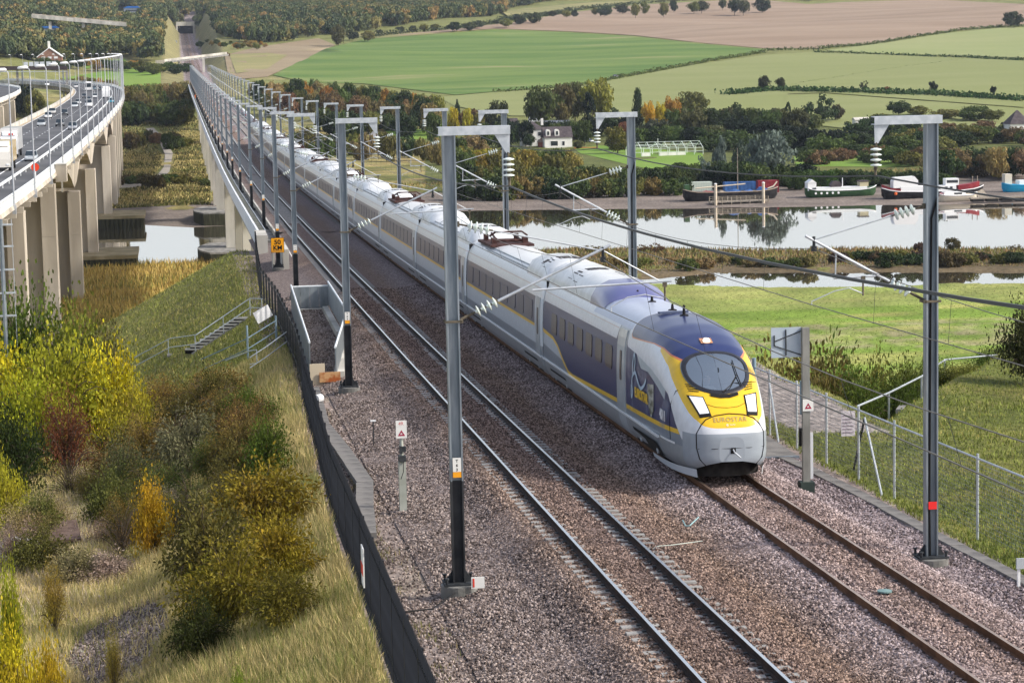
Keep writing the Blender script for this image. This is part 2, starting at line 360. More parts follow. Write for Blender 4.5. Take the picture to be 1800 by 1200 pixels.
m, nt, N, L, b = newmat('ground'); b.inputs['Roughness'].default_value = 0.95; b.inputs['Specular IOR Level'].default_value = 0.15
at = N.new('ShaderNodeVertexColor'); at.layer_name = 'Col'
ge = N.new('ShaderNodeNewGeometry')
def _noise(scale, detail=5):
    n_ = N.new('ShaderNodeTexNoise'); n_.inputs['Scale'].default_value = scale; n_.inputs['Detail'].default_value = detail; L.new(ge.outputs['Position'], n_.inputs['Vector']); return n_
na = _noise(1.6, 6); nb2 = _noise(0.11, 6)
mm = N.new('ShaderNodeMapRange'); mm.inputs['From Min'].default_value = 0.3; mm.inputs['From Max'].default_value = 0.7; mm.inputs['To Min'].default_value = 0.6; mm.inputs['To Max'].default_value = 1.4; L.new(na.outputs['Fac'], mm.inputs[0])
mm2 = N.new('ShaderNodeMapRange'); mm2.inputs['From Min'].default_value = 0.3; mm2.inputs['From Max'].default_value = 0.7; mm2.inputs['To Min'].default_value = 0.72; mm2.inputs['To Max'].default_value = 1.25; L.new(nb2.outputs['Fac'], mm2.inputs[0])
mu = N.new('ShaderNodeMath'); mu.operation = 'MULTIPLY'; L.new(mm.outputs[0], mu.inputs[0]); L.new(mm2.outputs[0], mu.inputs[1])
hs = N.new('ShaderNodeHueSaturation'); L.new(at.outputs['Color'], hs.inputs['Color']); L.new(mu.outputs[0], hs.inputs['Value']); L.new(hs.outputs[0], b.inputs['Base Color'])
nb3 = _noise(3.5, 5); bp = N.new('ShaderNodeBump'); bp.inputs['Strength'].default_value = 0.7; bp.inputs['Distance'].default_value = 0.25; L.new(nb3.outputs['Fac'], bp.inputs['Height']); L.new(bp.outputs[0], b.inputs['Normal'])
M['ground'] = m
tag(quick_mesh('ground', np.stack([GX, GY, GZ], -1), gf, m, col=c, smooth=True), kind='structure')

# water
m, nt, N, L, b = newmat('river_water'); b.inputs['Base Color'].default_value = (0.10, 0.085, 0.055, 1); b.inputs['Roughness'].default_value = 0.03; b.inputs['IOR'].default_value = 1.33
b.inputs['Specular IOR Level'].default_value = 0.6; b.inputs['Coat Weight'].default_value = 1.0; b.inputs['Coat Roughness'].default_value = 0.02
ge = N.new('ShaderNodeNewGeometry'); mp = N.new('ShaderNodeMapping'); mp.inputs['Scale'].default_value = (0.35, 1.0, 1); L.new(ge.outputs['Position'], mp.inputs[0])
nw = N.new('ShaderNodeTexNoise'); nw.inputs['Scale'].default_value = 0.55; nw.inputs['Detail'].default_value = 3; L.new(mp.outputs[0], nw.inputs['Vector'])
bp = N.new('ShaderNodeBump'); bp.inputs['Strength'].default_value = 0.035; bp.inputs['Distance'].default_value = 0.3; L.new(nw.outputs['Fac'], bp.inputs['Height']); L.new(bp.outputs[0], b.inputs['Normal'])
M['water'] = m
wb = MB(); wb.add([(-420, 300, -12), (1000, 300, -12), (1000, 700, -12), (-420, 700, -12)], [(0, 1, 2, 3)])
tag(wb.build('river_water', m), kind='structure')

# ---------------------------------------------------------------- fields draped on the far hill
def field_mat(name, c1, c2, rows=0.0, rdir=0.0, c3=None):
    m, nt, N, L, b = newmat(name); b.inputs['Roughness'].default_value = 0.95; b.inputs['Specular IOR Level'].default_value = 0.1
    ge = N.new('ShaderNodeNewGeometry'); n_ = N.new('ShaderNodeTexNoise'); n_.inputs['Scale'].default_value = 0.03; n_.inputs['Detail'].default_value = 8
    mp = N.new('ShaderNodeMapping'); mp.inputs['Rotation'].default_value = (0, 0, rdir); mp.inputs['Scale'].default_value = (0.25, 1, 1); L.new(ge.outputs['Position'], mp.inputs[0]); L.new(mp.outputs[0], n_.inputs['Vector'])
    cr = N.new('ShaderNodeValToRGB'); cr.color_ramp.elements[0].position = 0.36; cr.color_ramp.elements[1].position = 0.64; cr.color_ramp.elements[0].color = (*c1, 1); cr.color_ramp.elements[1].color = (*c2, 1); L.new(n_.outputs['Fac'], cr.inputs[0]); out = cr.outputs[0]
    if c3:
        e = cr.color_ramp.elements.new(0.70); e.color = (*c3, 1)
    if rows:
        wv = N.new('ShaderNodeTexWave'); wv.inputs['Scale'].default_value = rows; wv.inputs['Distortion'].default_value = 3.0; wv.inputs['Detail Scale'].default_value = 0.3; wv.bands_direction = 'Y'; L.new(mp.outputs[0], wv.inputs['Vector'])
        mr = N.new('ShaderNodeMapRange'); mr.inputs['To Min'].default_value = 0.80; mr.inputs['To Max'].default_value = 1.14; L.new(wv.outputs['Fac'], mr.inputs[0])
        hs = N.new('ShaderNodeHueSaturation'); L.new(out, hs.inputs['Color']); L.new(mr.outputs[0], hs.inputs['Value']); out = hs.outputs[0]
    L.new(out, b.inputs['Base Color']); return m
def inside(px, py, poly):
    r = np.zeros(len(px), bool); j = len(poly) - 1
    for i in range(len(poly)):
        xi, yi = poly[i]; xj, yj = poly[j]
        hit = ((yi > py) != (yj > py)) & (px < (xj - xi) * (py - yi) / (yj - yi + 1e-12) + xi); r ^= hit; j = i
    return r
def drape(name, pix, material, lift=0.3, dense=True):
    """a sheet lying on the hill, its outline given by landmarks"""
    pts = []
    for i, (px, py) in enumerate(pix):
        q = pix[(i + 1) % len(pix)]; n_ = max(1, int(math.hypot(q[0] - px, (q[1] - py) * 3) / 30))
        for k in range(n_): pts.append(gp(px + (q[0] - px) * k / n_, py + (q[1] - py) * k / n_))
    import bmesh
    from mathutils.geometry import delaunay_2d_cdt
    P2 = [Vector((p.x, p.y)) for p in pts]; n0 = len(P2)
    xs = [p.x for p in P2]; ys = [p.y for p in P2]
    gx, gy = np.meshgrid(np.arange(min(xs), max(xs), 14.0), np.arange(min(ys), max(ys), 30.0)); gx = gx.ravel(); gy = gy.ravel()
    ins = inside(gx, gy, [(p.x, p.y) for p in P2]); P2 += [Vector((a, b_)) for a, b_ in zip(gx[ins], gy[ins])]
    r = delaunay_2d_cdt(P2, [(i, (i + 1) % n0) for i in range(n0)], [], 0, 1e-4)
    vx = np.array([v.x for v in r[0]]); vy = np.array([v.y for v in r[0]]); vz = terrain(vx, vy) + lift
    fs = np.array([f for f in r[2] if len(f) == 3]); fs = fs[inside(vx[fs].mean(1), vy[fs].mean(1), [(p.x, p.y) for p in P2[:n0]])]
    o = quick_mesh(name, np.stack([vx, vy, vz], -1), fs, material, smooth=True)
    return tag(o, kind='structure')
F_GREEN = field_mat('young_green_crop', (0.092, 0.160, 0.040), (0.155, 0.215, 0.062), 0.11, 0.2, c3=(0.25, 0.245, 0.115))
F_PALE = field_mat('pale_green_crop', (0.205, 0.229, 0.087), (0.229, 0.248, 0.105), 0.12, 0.05)
F_PALE2 = field_mat('lighter_green_crop', (0.238, 0.271, 0.112), (0.271, 0.290, 0.132), 0.12, 0.3)
F_BROWN = field_mat('ploughed_soil', (0.255, 0.185, 0.132), (0.320, 0.242, 0.178), 0.16, 0.15)
F_TAN = field_mat('stubble', (0.238, 0.182, 0.119), (0.294, 0.238, 0.154), 0.1, 0.5)
F_ROUGH = field_mat('rough_pasture', (0.203, 0.203, 0.083), (0.285, 0.255, 0.120))
F_LAWN = field_mat('meadow', (0.133, 0.238, 0.035), (0.182, 0.266, 0.056))
drape('field', [(480, 133), (520, 112), (575, 86), (640, 70), (780, 60), (870, 53), (1000, 58), (1115, 65), (1230, 78), (1345, 88), (1310, 98), (1210, 112), (1090, 135), (1000, 152), (870, 162), (800, 168), (640, 148), (540, 146)], F_GREEN, 0.30)
drape('field.001', [(770, 172), (870, 163), (1000, 155), (1100, 137), (1220, 115), (1350, 97), (1440, 92), (1700, 103), (1800, 108), (1800, 190), (1450, 164), (1385, 166), (1380, 200), (900, 205), (800, 188)], F_PALE, 0.33)
drape('field.002', [(1450, 90), (1560, 76), (1660, 60), (1760, 50), (1830, 48), (1830, 104), (1690, 99), (1560, 96)], F_PALE2, 0.36)
drape('field.003', [(660, 66), (800, 52), (900, 40), (1010, 22), (1130, 9), (1260, 2), (1340, 1), (1420, 8), (1500, 4), (1640, 0), (1800, 8), (1840, 40), (1750, 48), (1650, 58), (1540, 76), (1440, 86), (1345, 86), (1240, 77), (1115, 63), (1000, 56), (870, 51)], F_BROWN, 0.30)
drape('field.004', [(1380, 168), (1450, 166), (1800, 192), (1830, 225), (1600, 240), (1380, 215)], F_PALE, 0.34)
drape('field.005', [(470, 136), (420, 140), (400, 128), (395, 98), (450, 84), (560, 68), (590, 80), (540, 104), (500, 122)], F_TAN, 0.30)
drape('field.006', [(403, 97), (470, 94), (505, 98), (470, 122), (415, 130)], F_ROUGH, 0.36)
drape('field.007', [(225, 118), (282, 116), (283, 148), (255, 156), (150, 158), (100, 150), (110, 138), (160, 130)], F_LAWN, 0.3)
drape('field.008', [(600, 60), (720, 54), (770, 60), (660, 68)], F_ROUGH, 0.3)
drape('field.009', [(660, 214), (775, 208), (778, 240), (740, 246), (690, 243)], F_LAWN, 0.1)
drape('field.010', [(150, 112), (220, 104), (222, 112), (150, 122)], F_LAWN, 0.3)
drape('field.011', [(880, 20), (960, 12), (1050, 4), (1120, 3), (1010, 16), (900, 34)], F_ROUGH, 0.3)

drape('lawn', [(1010, 262), (1050, 256), (1110, 258), (1235, 270), (1240, 294), (1150, 300), (1080, 284), (1020, 270)], F_LAWN, 0.08)
drape('lawn', [(1395, 276), (1500, 274), (1705, 276), (1705, 290), (1560, 294), (1400, 292)], F_LAWN, 0.08)
drape('lawn', [(1300, 222), (1420, 214), (1420, 226), (1300, 236)], F_LAWN, 0.08)
# hedge banks between the fields are strips of scrub: built with the trees further down

# ================================================================ ballast, tracks
def ys_line(): return list(np.concatenate([np.arange(-20, 240, 4.0), np.arange(240, 1400, 20.0), np.arange(1400, 2490, 60.0)]))
YS = ys_line()
bal = MB()
prof = [(5.4, -0.72), (6.4, -0.56), (7.5, -0.56), (8.25, -0.23), (8.9, -0.19), (10.9, -0.21), (11.6, -0.30), (12.1, -0.36), (12.7, -0.28), (13.4, -0.16), (15.7, -0.16), (16.3, -0.24), (17.1, -0.60), (18.5, -0.62), (18.7, -0.85)]
bal.run(prof, [y for y in YS if y <= 200], rail_z, closed=False)
prof_v = [(7.6, -0.16), (8.9, -0.19), (10.9, -0.21), (12.1, -0.30), (13.4, -0.18), (15.7, -0.18), (16.8, -0.16)]
bal.run(prof_v, [200] + [y for y in YS if 200 < y < 1215] + [1215], rail_z, closed=False)
bal.run([(5.0, -0.8), (7.4, -0.3), (17.0, -0.3), (19.4, -0.8)], [1215] + [y for y in YS if y > 1215], rail_z, closed=False)
m, nt, N, L, b = newmat('ballast'); b.inputs['Roughness'].default_value = 0.95; b.inputs['Specular IOR Level'].default_value = 0.2
ge = N.new('ShaderNodeNewGeometry')
vo = N.new('ShaderNodeTexVoronoi'); vo.inputs['Scale'].default_value = 17; L.new(ge.outputs['Position'], vo.inputs['Vector'])
sp = N.new('ShaderNodeSeparateColor'); L.new(vo.outputs['Color'], sp.inputs[0])
cr = N.new('ShaderNodeValToRGB'); els = cr.color_ramp.elements; els[0].position = 0; els[0].color = (0.08, 0.066, 0.062, 1); els[1].position = 1; els[1].color = (0.40, 0.35, 0.345, 1)
e = els.new(0.5); e.color = (0.20, 0.165, 0.158, 1); L.new(sp.outputs[0], cr.inputs[0])
sx = N.new('ShaderNodeSeparateXYZ'); L.new(ge.outputs['Position'], sx.inputs[0])
nz = N.new('ShaderNodeTexNoise'); nz.inputs['Scale'].default_value = 0.35; nz.inputs['Detail'].default_value = 5
mp = N.new('ShaderNodeMapping'); mp.inputs['Scale'].default_value = (1, 0.15, 1); L.new(ge.outputs['Position'], mp.inputs[0]); L.new(mp.outputs[0], nz.inputs['Vector'])
def tint_nodes(N, L, colsock, xsock, noisesock):
    """brown traffic dust on the left track and between, paler mauve stone on the right"""
    mr = N.new('ShaderNodeMapRange'); mr.inputs['From Min'].default_value = 6.0; mr.inputs['From Max'].default_value = 18.0; L.new(xsock, mr.inputs[0])
    rp = N.new('ShaderNodeValToRGB'); el = rp.color_ramp.elements; el[0].position = 0.0; el[0].color = (0.95, 0.90, 0.85, 1); el[1].position = 1; el[1].color = (1.02, 0.98, 1.06, 1)
    for p_, c_ in ((0.14, (0.84, 0.80, 0.79, 1)), (0.22, (0.98, 0.82, 0.68, 1)), (0.31, (0.74, 0.62, 0.56, 1)), (0.42, (0.80, 0.66, 0.58, 1)), (0.50, (0.95, 0.78, 0.64, 1)), (0.56, (1.05, 0.96, 0.94, 1)), (0.63, (1.22, 1.16, 1.22, 1)), (0.72, (1.08, 0.93, 0.86, 1)), (0.84, (1.12, 1.02, 1.02, 1)), (0.90, (1.30, 1.24, 1.30, 1))):
        e = el.new(p_); e.color = c_
    ad = N.new('ShaderNodeMath'); ad.operation = 'MULTIPLY_ADD'; L.new(noisesock, ad.inputs[0]); ad.inputs[1].default_value = 0.12; L.new(mr.outputs[0], ad.inputs[2])
    sb = N.new('ShaderNodeMath'); sb.operation = 'SUBTRACT'; L.new(ad.outputs[0], sb.inputs[0]); sb.inputs[1].default_value = 0.06
    L.new(sb.outputs[0], rp.inputs[0])
    mx = N.new('ShaderNodeMix'); mx.data_type = 'RGBA'; mx.blend_type = 'MULTIPLY'; mx.inputs[0].default_value = 1; L.new(colsock, mx.inputs[6]); L.new(rp.outputs[0], mx.inputs[7]); return mx.outputs[2]
L.new(tint_nodes(N, L, cr.outputs[0], sx.outputs[0], nz.outputs['Fac']), b.inputs['Base Color'])
bp = N.new('ShaderNodeBump'); bp.inputs['Strength'].default_value = 0.9; bp.inputs['Distance'].default_value = 0.05; L.new(vo.outputs['Distance'], bp.inputs['Height']); bp.invert = True; L.new(bp.outputs[0], b.inputs['Normal'])
M['ballast'] = m
tag(bal.build('ballast_bed', m, smooth=True), kind='structure')

# loose ballast stones (uncountable): points instanced with a small angular stone
m, nt, N, L, b = newmat('ballast_stone'); b.inputs['Roughness'].default_value = 0.9; b.inputs['Specular IOR Level'].default_value = 0.25
oi = N.new('ShaderNodeObjectInfo'); cr = N.new('ShaderNodeValToRGB'); els = cr.color_ramp.elements; els[0].color = (0.06, 0.05, 0.047, 1); els[1].color = (0.47, 0.415, 0.40, 1); e = els.new(0.55); e.color = (0.20, 0.165, 0.155, 1); L.new(oi.outputs['Random'], cr.inputs[0])
ge = N.new('ShaderNodeNewGeometry'); sx = N.new('ShaderNodeSeparateXYZ'); L.new(ge.outputs['Position'], sx.inputs[0])
nz = N.new('ShaderNodeTexNoise'); nz.inputs['Scale'].default_value = 0.35; mp = N.new('ShaderNodeMapping'); mp.inputs['Scale'].default_value = (1, 0.15, 1); L.new(ge.outputs['Position'], mp.inputs[0]); L.new(mp.outputs[0], nz.inputs['Vector'])
L.new(tint_nodes(N, L, cr.outputs[0], sx.outputs[0], nz.outputs['Fac']), b.inputs['Base Color']); M['stone'] = m
pX = np.array([p[0] for p in prof]); pZ = np.array([p[1] for p in prof])
def stones(n, y0, y1):
    # density falls with distance
    u = RNG.random(n); yy = np.exp(np.log(y0) + (np.log(y1) - np.log(y0)) * u)
    xx = RNG.uniform(3.9, 18.6, n)
    keep = np.ones(n, bool)
    # thinner on the cess walkways
    cess = (xx < 7.2) | (xx > 17.3); keep &= ~cess | (RNG.random(n) < np.where(xx < 5.6, 0.30 + .5 * vnoise(xx, yy, 3), 0.6))
    # keep rails clear
    for xc in (XL, XR):
        for s_ in (-.755, .755): keep &= np.abs(xx - xc - s_) > 0.09
        ph = np.abs((yy / 0.6) % 1.0 - 0.5) < 0.21
        ins = (np.abs(xx - xc) < 1.22)
        on = ph & ins & ((np.abs(np.abs(xx - xc) - .755) < 0.30) | (np.abs(xx - xc) > 0.98))
        keep &= ~on | (RNG.random(n) < (0.10 if xc == XL else 0.55))
    xx, yy = xx[keep], yy[keep]
    zz = np.maximum(np.interp(yy, _ry, _rz) + np.interp(xx, pX, pZ, left=-9), np.where(xx < 5.9, terrain(xx, yy) + .01, -99)) + RNG.uniform(-0.015, 0.02, len(xx)) + vnoise(xx, yy, 0.9) * 0.06
    return np.stack([xx, yy, zz], -1)
def gn_scatter(name, pts, material, build_inst, smin, smax):
    me = bpy.data.meshes.new(name); me.vertices.add(len(pts)); me.vertices.foreach_set('co', pts.astype(np.float32).ravel()); me.update()
    o = bpy.data.objects.new(name, me); COL.objects.link(o)
    ng = bpy.data.node_groups.new(name, 'GeometryNodeTree'); ng.interface.new_socket('Geometry', in_out='INPUT', socket_type='NodeSocketGeometry'); ng.interface.new_socket('Geometry', in_out='OUTPUT', socket_type='NodeSocketGeometry')
    N = ng.nodes; L = ng.links; gi = N.new('NodeGroupInput'); go = N.new('NodeGroupOutput')
    ip = N.new('GeometryNodeInstanceOnPoints'); L.new(gi.outputs[0], ip.inputs['Points'])
    inst = build_inst(N, L); L.new(inst, ip.inputs['Instance'])
    rr = N.new('FunctionNodeRandomValue'); rr.data_type = 'FLOAT_VECTOR'; rr.inputs[1].default_value = (6.28, 6.28, 6.28)
    L.new(rr.outputs[0], ip.inputs['Rotation'])
    rs = N.new('FunctionNodeRandomValue'); rs.data_type = 'FLOAT_VECTOR'; rs.inputs[0].default_value = smin; rs.inputs[1].default_value = smax; rs.inputs['Seed'].default_value = 5
    L.new(rs.outputs[0], ip.inputs['Scale'])
    L.new(ip.outputs[0], go.inputs[0])
    md = o.modifiers.new('scatter', 'NODES'); md.node_group = ng
    me.materials.append(material); return o
def stone_inst(N, L):
    ic = N.new('GeometryNodeMeshIcoSphere'); ic.inputs['Radius'].default_value = 1.0; ic.inputs['Subdivisions'].default_value = 1
    spn = N.new('GeometryNodeSetPosition'); rv = N.new('FunctionNodeRandomValue'); rv.data_type = 'FLOAT_VECTOR'; rv.inputs[0].default_value = (-.35, -.35, -.35); rv.inputs[1].default_value = (.35, .35, .35)
    L.new(ic.outputs[0], spn.inputs['Geometry']); L.new(rv.outputs[0], spn.inputs['Offset'])
    sm = N.new('GeometryNodeSetMaterial'); sm.inputs['Material'].default_value = M['stone']; L.new(spn.outputs[0], sm.inputs[0])
    sh = N.new('GeometryNodeSetShadeSmooth'); sh.inputs['Shade Smooth'].default_value = False; L.new(sm.outputs[0], sh.inputs[0]); return sh.outputs[0]
tag(gn_scatter('ballast_stones', stones(400000, 36, 140), M['stone'], stone_inst, (0.022, 0.022, 0.018), (0.048, 0.042, 0.034)), kind='stuff')

RAILP = [(-0.07, -0.172), (0.07, -0.172), (0.07, -0.155), (0.012, -0.135), (0.012, -0.04), (0.036, -0.03), (0.036, 0.0), (-0.036, 0.0), (-0.036, -0.03), (-0.012, -0.04), (-0.012, -0.135), (-0.07, -0.155)]
def track(xc, label, side_m, head_m, y1=2400):
    t = thing('railway_track', label, 'railway track', (xc, 60, rail_z(60)))
    for s_ in (-.755, .755):
        mb = MB(); mb.run([(xc + s_ + a, b_) for a, b_ in RAILP], YS, rail_z)
        o = mb.build('rail', [side_m, head_m], t)
        mi = np.zeros(len(o.data.polygons), dtype=np.int32)
        for i, p in enumerate(o.data.polygons):
            if abs(p.normal.z) > 0.8: mi[i] = 1 if abs(p.center.z + t.location.z - rail_z(p.center.y + t.location.y)) < 0.03 else 0
        o.data.polygons.foreach_set('material_index', mi)
    sl = MB()
    for a0, a1 in ((-1.25, -0.42), (0.42, 1.25)):
        sl.add([(a0, -.14, -.1), (a1, -.14, -.1), (a1, .14, -.1), (a0, .14, -.1), (a0 + .02, -.10, .10), (a1 - .02, -.10, .10), (a1 - .02, .10, .10), (a0 + .02, .10, .10)], [(4, 5, 6, 7), (0, 1, 5, 4), (1, 2, 6, 5), (2, 3, 7, 6), (3, 0, 4, 7)])
    sl.box(-.45, .45, -.09, .09, -.1, .03)
    for s_ in (-.755, .755):
        for d in (-.11, .11): sl.box(s_ + d - .04, s_ + d + .04, -.05, .05, .10, .135, 1)
    first = None
    for i in range(300):
        y = 33.0 + 0.6 * i; 
        if first is None: first = sl.build('sleeper', [M['sleeper'], M['steel_dark']], t, local=True); o = first
        else: o = first.copy(); COL.objects.link(o); o.parent = t
        o.location = (0, y - 60, rail_z(y) - 0.272 - t.location.z)
    rest = MB()
    for i in range(1660):
        y = 213.0 + 0.6 * i; z = rail_z(y) - 0.272
        rest.add([(xc - 1.25, y - .13, z - .05), (xc + 1.25, y - .13, z - .05), (xc + 1.25, y + .13, z - .05), (xc - 1.25, y + .13, z - .05), (xc - 1.25, y - .1, z + .1), (xc + 1.25, y - .1, z + .1), (xc + 1.25, y + .1, z + .1), (xc - 1.25, y + .1, z + .1)], [(4, 5, 6, 7), (0, 1, 5, 4), (1, 2, 6, 5), (3, 0, 4, 7)])
    tag(rest.build('sleeper_run', M['sleeper'], t), kind='stuff')
    return t
track(XL, 'empty left railway track with brightly polished rails beside the train', M['rail_rust'], M['rail_shiny'])
track(XR, 'right railway track with rusty brown rails under the oncoming train', M['rail_brown'], M['rail_head_brown'])
# ================================================================ railway viaduct
rv = thing('railway_viaduct', 'long pale concrete railway viaduct carrying two electrified tracks over the river', 'viaduct', (XC, 200, rail_z(200)))
YV = [186, 192] + list(np.arange(200, 1216, 12.0)) + [1216]
b = MB(); b.run([(5.7, -0.55), (5.86, -0.62), (5.86, 0.80), (5.7, 0.80)], YV, rail_z); b.build('parapet', M['white_beam'], rv)
b = MB(); b.run([(5.862, 0.3), (6.32, 0.3), (6.32, 0.78), (5.862, 0.78)], YV[:], rail_z); b.build('coping', M['moss'], rv)
b = MB(); b.run([(6.322, 0.70), (6.37, 0.70), (6.37, 0.83), (6.322, 0.83)], YV, rail_z); b.build('edge_rail', M['galv_light'], rv)
b = MB(); b.run([(5.87, -1.0), (18.5, -1.0), (18.5, -0.36), (5.87, -0.36)], YV[1:], rail_z); b.build('deck_slab', M['concrete_grey'], rv)
b = MB(); b.run([(7.44, -0.35), (7.6, -0.35), (7.6, 0.06), (7.44, 0.06)], YV[1:], rail_z); b.build('ballast_wall', M['concrete'], rv)
b = MB(); b.run([(16.8, -0.35), (16.96, -0.35), (16.96, 0.06), (16.8, 0.06)], YV[1:], rail_z); b.build('ballast_wall', M['concrete'], rv)
b = MB(); b.run([(18.1, -0.62), (18.65, -0.62), (18.65, 0.80), (18.1, 0.80)], YV, rail_z); b.build('parapet', M['white_beam'], rv)
def depth_v(y): return 2.6 + 3.2 * max(0, 1 - min(abs(y - p) for p in (391, 476, 589, 640)) / 40.0) ** 1.6
b = MB(); rings = []
for y in YV[1:]:
    z = rail_z(y) - 1.0; d = depth_v(y)
    rings.append([(9.2, y, z - d), (15.1, y, z - d), (16.6, y, z - .4), (17.2, y, z), (7.2, y, z), (7.8, y, z - .4)])
b.loft(rings); b.build('box_girder', M['concrete'], rv)
def grooved_pier(b, x0, x1, y0, y1, z0, z1, step=3.6):
    z = z1
    while z > z0:
        zz = max(z - step, z0); b.box(x0, x1, y0, y1, zz + 0.04, z); b.box(x0 + .05, x1 - .05, y0 + .05, y1 - .05, zz, zz + 0.04); z = zz
VP_ = [228, 262, 302, 345, 391, 476, 589, 640] + [640 + 47 * i for i in range(1, 13)]
for y in VP_:
    b = MB(); zt = rail_z(y) - 1.0 - depth_v(y) + .05; zb = hz(12, y) - 1 if y not in (476, 589) else -9.0
    if zt - zb < 1: continue
    grooved_pier(b, 8.5, 15.8, y - 1.5, y + 1.5, zb, zt); b.build('pier', M['concrete'], rv)
for y in (476, 589):
    b = MB(); n = 14
    pts = [(5.2 + (-2.3) * math.sin(math.pi * k / n), y - 12 + 24 * k / n) for k in range(n + 1)] + [(19.5 + 2.3 * math.sin(math.pi * k / n), y + 12 - 24 * k / n) for k in range(n + 1)]
    b.prism(pts, 'z', -14, -9.2, 0); o = b.build('pile_cap', M['algae'], rv)
    b = MB(); b.prism([(x, yy) for x, yy in pts], 'z', -9.198, -8.9, 0); b.build('cap_top', M['concrete_grey'], rv)
# abutment
b = MB(); b.box(5.9, 18.5, 184.5, 191.8, -2, rail_z(188) - 1.02); b.box(5.5, 6.3, 180.5, 185.9, rail_z(186) - 3.5, rail_z(186) + .82); b.build('abutment', M['concrete'], rv)

# ================================================================ motorway viaduct
_mr = np.array([(120, -19.5), (180, -18.2), (237, -17.2), (275, -16.3), (302, -15.95), (355, -15.4), (412, -15.1), (509, -15.0), (597, -15.2), (686, -15.6), (799, -17.0), (880, -18.8), (950, -21.2), (1038, -26.5), (1121, -37.0), (1200, -52.0), (1290, -74), (1390, -104), (1500, -142)])
def curve_pts(arr, step=9.0):
    yy = np.arange(arr[0, 0], arr[-1, 0], step)
    xx = np.interp(yy, arr[:, 0], arr[:, 1])
    for _ in range(6): xx[1:-1] = (xx[:-2] + 2 * xx[1:-1] + xx[2:]) / 4
    return np.stack([xx, yy], -1)
MP = curve_pts(_mr)
def normals(P):
    t = np.gradient(P, axis=0); t /= np.linalg.norm(t, axis=1)[:, None]; return np.stack([t[:, 1], -t[:, 0]], -1)   # to the right of travel (+Y)
MN = normals(MP); ZR = 14.5
def off(P, Nn, o): return P + Nn * o
def sweep(b, P, Nn, sec, z, mat=0, i0=0, i1=None, closed=True):
    i1 = len(P) if i1 is None else i1; rings = []
    for i in range(i0, i1):
        zz = z(i) if callable(z) else z
        rings.append([(P[i, 0] + Nn[i, 0] * o, P[i, 1] + Nn[i, 1] * o, zz + h) for o, h in (sec(i) if callable(sec) else sec)])
    b.loft(rings, mat, closed=closed, caps=closed)
def mpos(y, o, P=MP, Nn=MN):
    """point on the motorway: y along, o metres left(-)/right(+) of its right edge"""
    x = np.interp(y, P[:, 1], P[:, 0]); nx = np.interp(y, P[:, 1], Nn[:, 0]); ny = np.interp(y, P[:, 1], Nn[:, 1]); return Vector((x + nx * o, y + ny * o, ZR)), math.atan2(-nx, ny) if False else math.atan2(ny, nx)
PIERS = [222, 277, 333, 402, 476, 587, 653, 678, 720, 765, 812, 860, 908]
def depth_m(y): return 2.4 + 5.0 * max(0, 1 - min(abs(y - p) for p in (402, 476, 587, 653)) / 34.0) ** 1.7
LAMP_M = mat('lamp_post_grey', (0.36, 0.38, 0.42), (0.45, 0.47, 0.51), 1.0, 0.5, 0.2)
RAILW = mat('white_railing', (0.66, 0.69, 0.70), (0.76, 0.79, 0.8), 1.5, 0.6)
MARGIN = mat('sandy_verge', (0.36, 0.30, 0.22), (0.46, 0.39, 0.29), 0.4, 0.95, world=True)
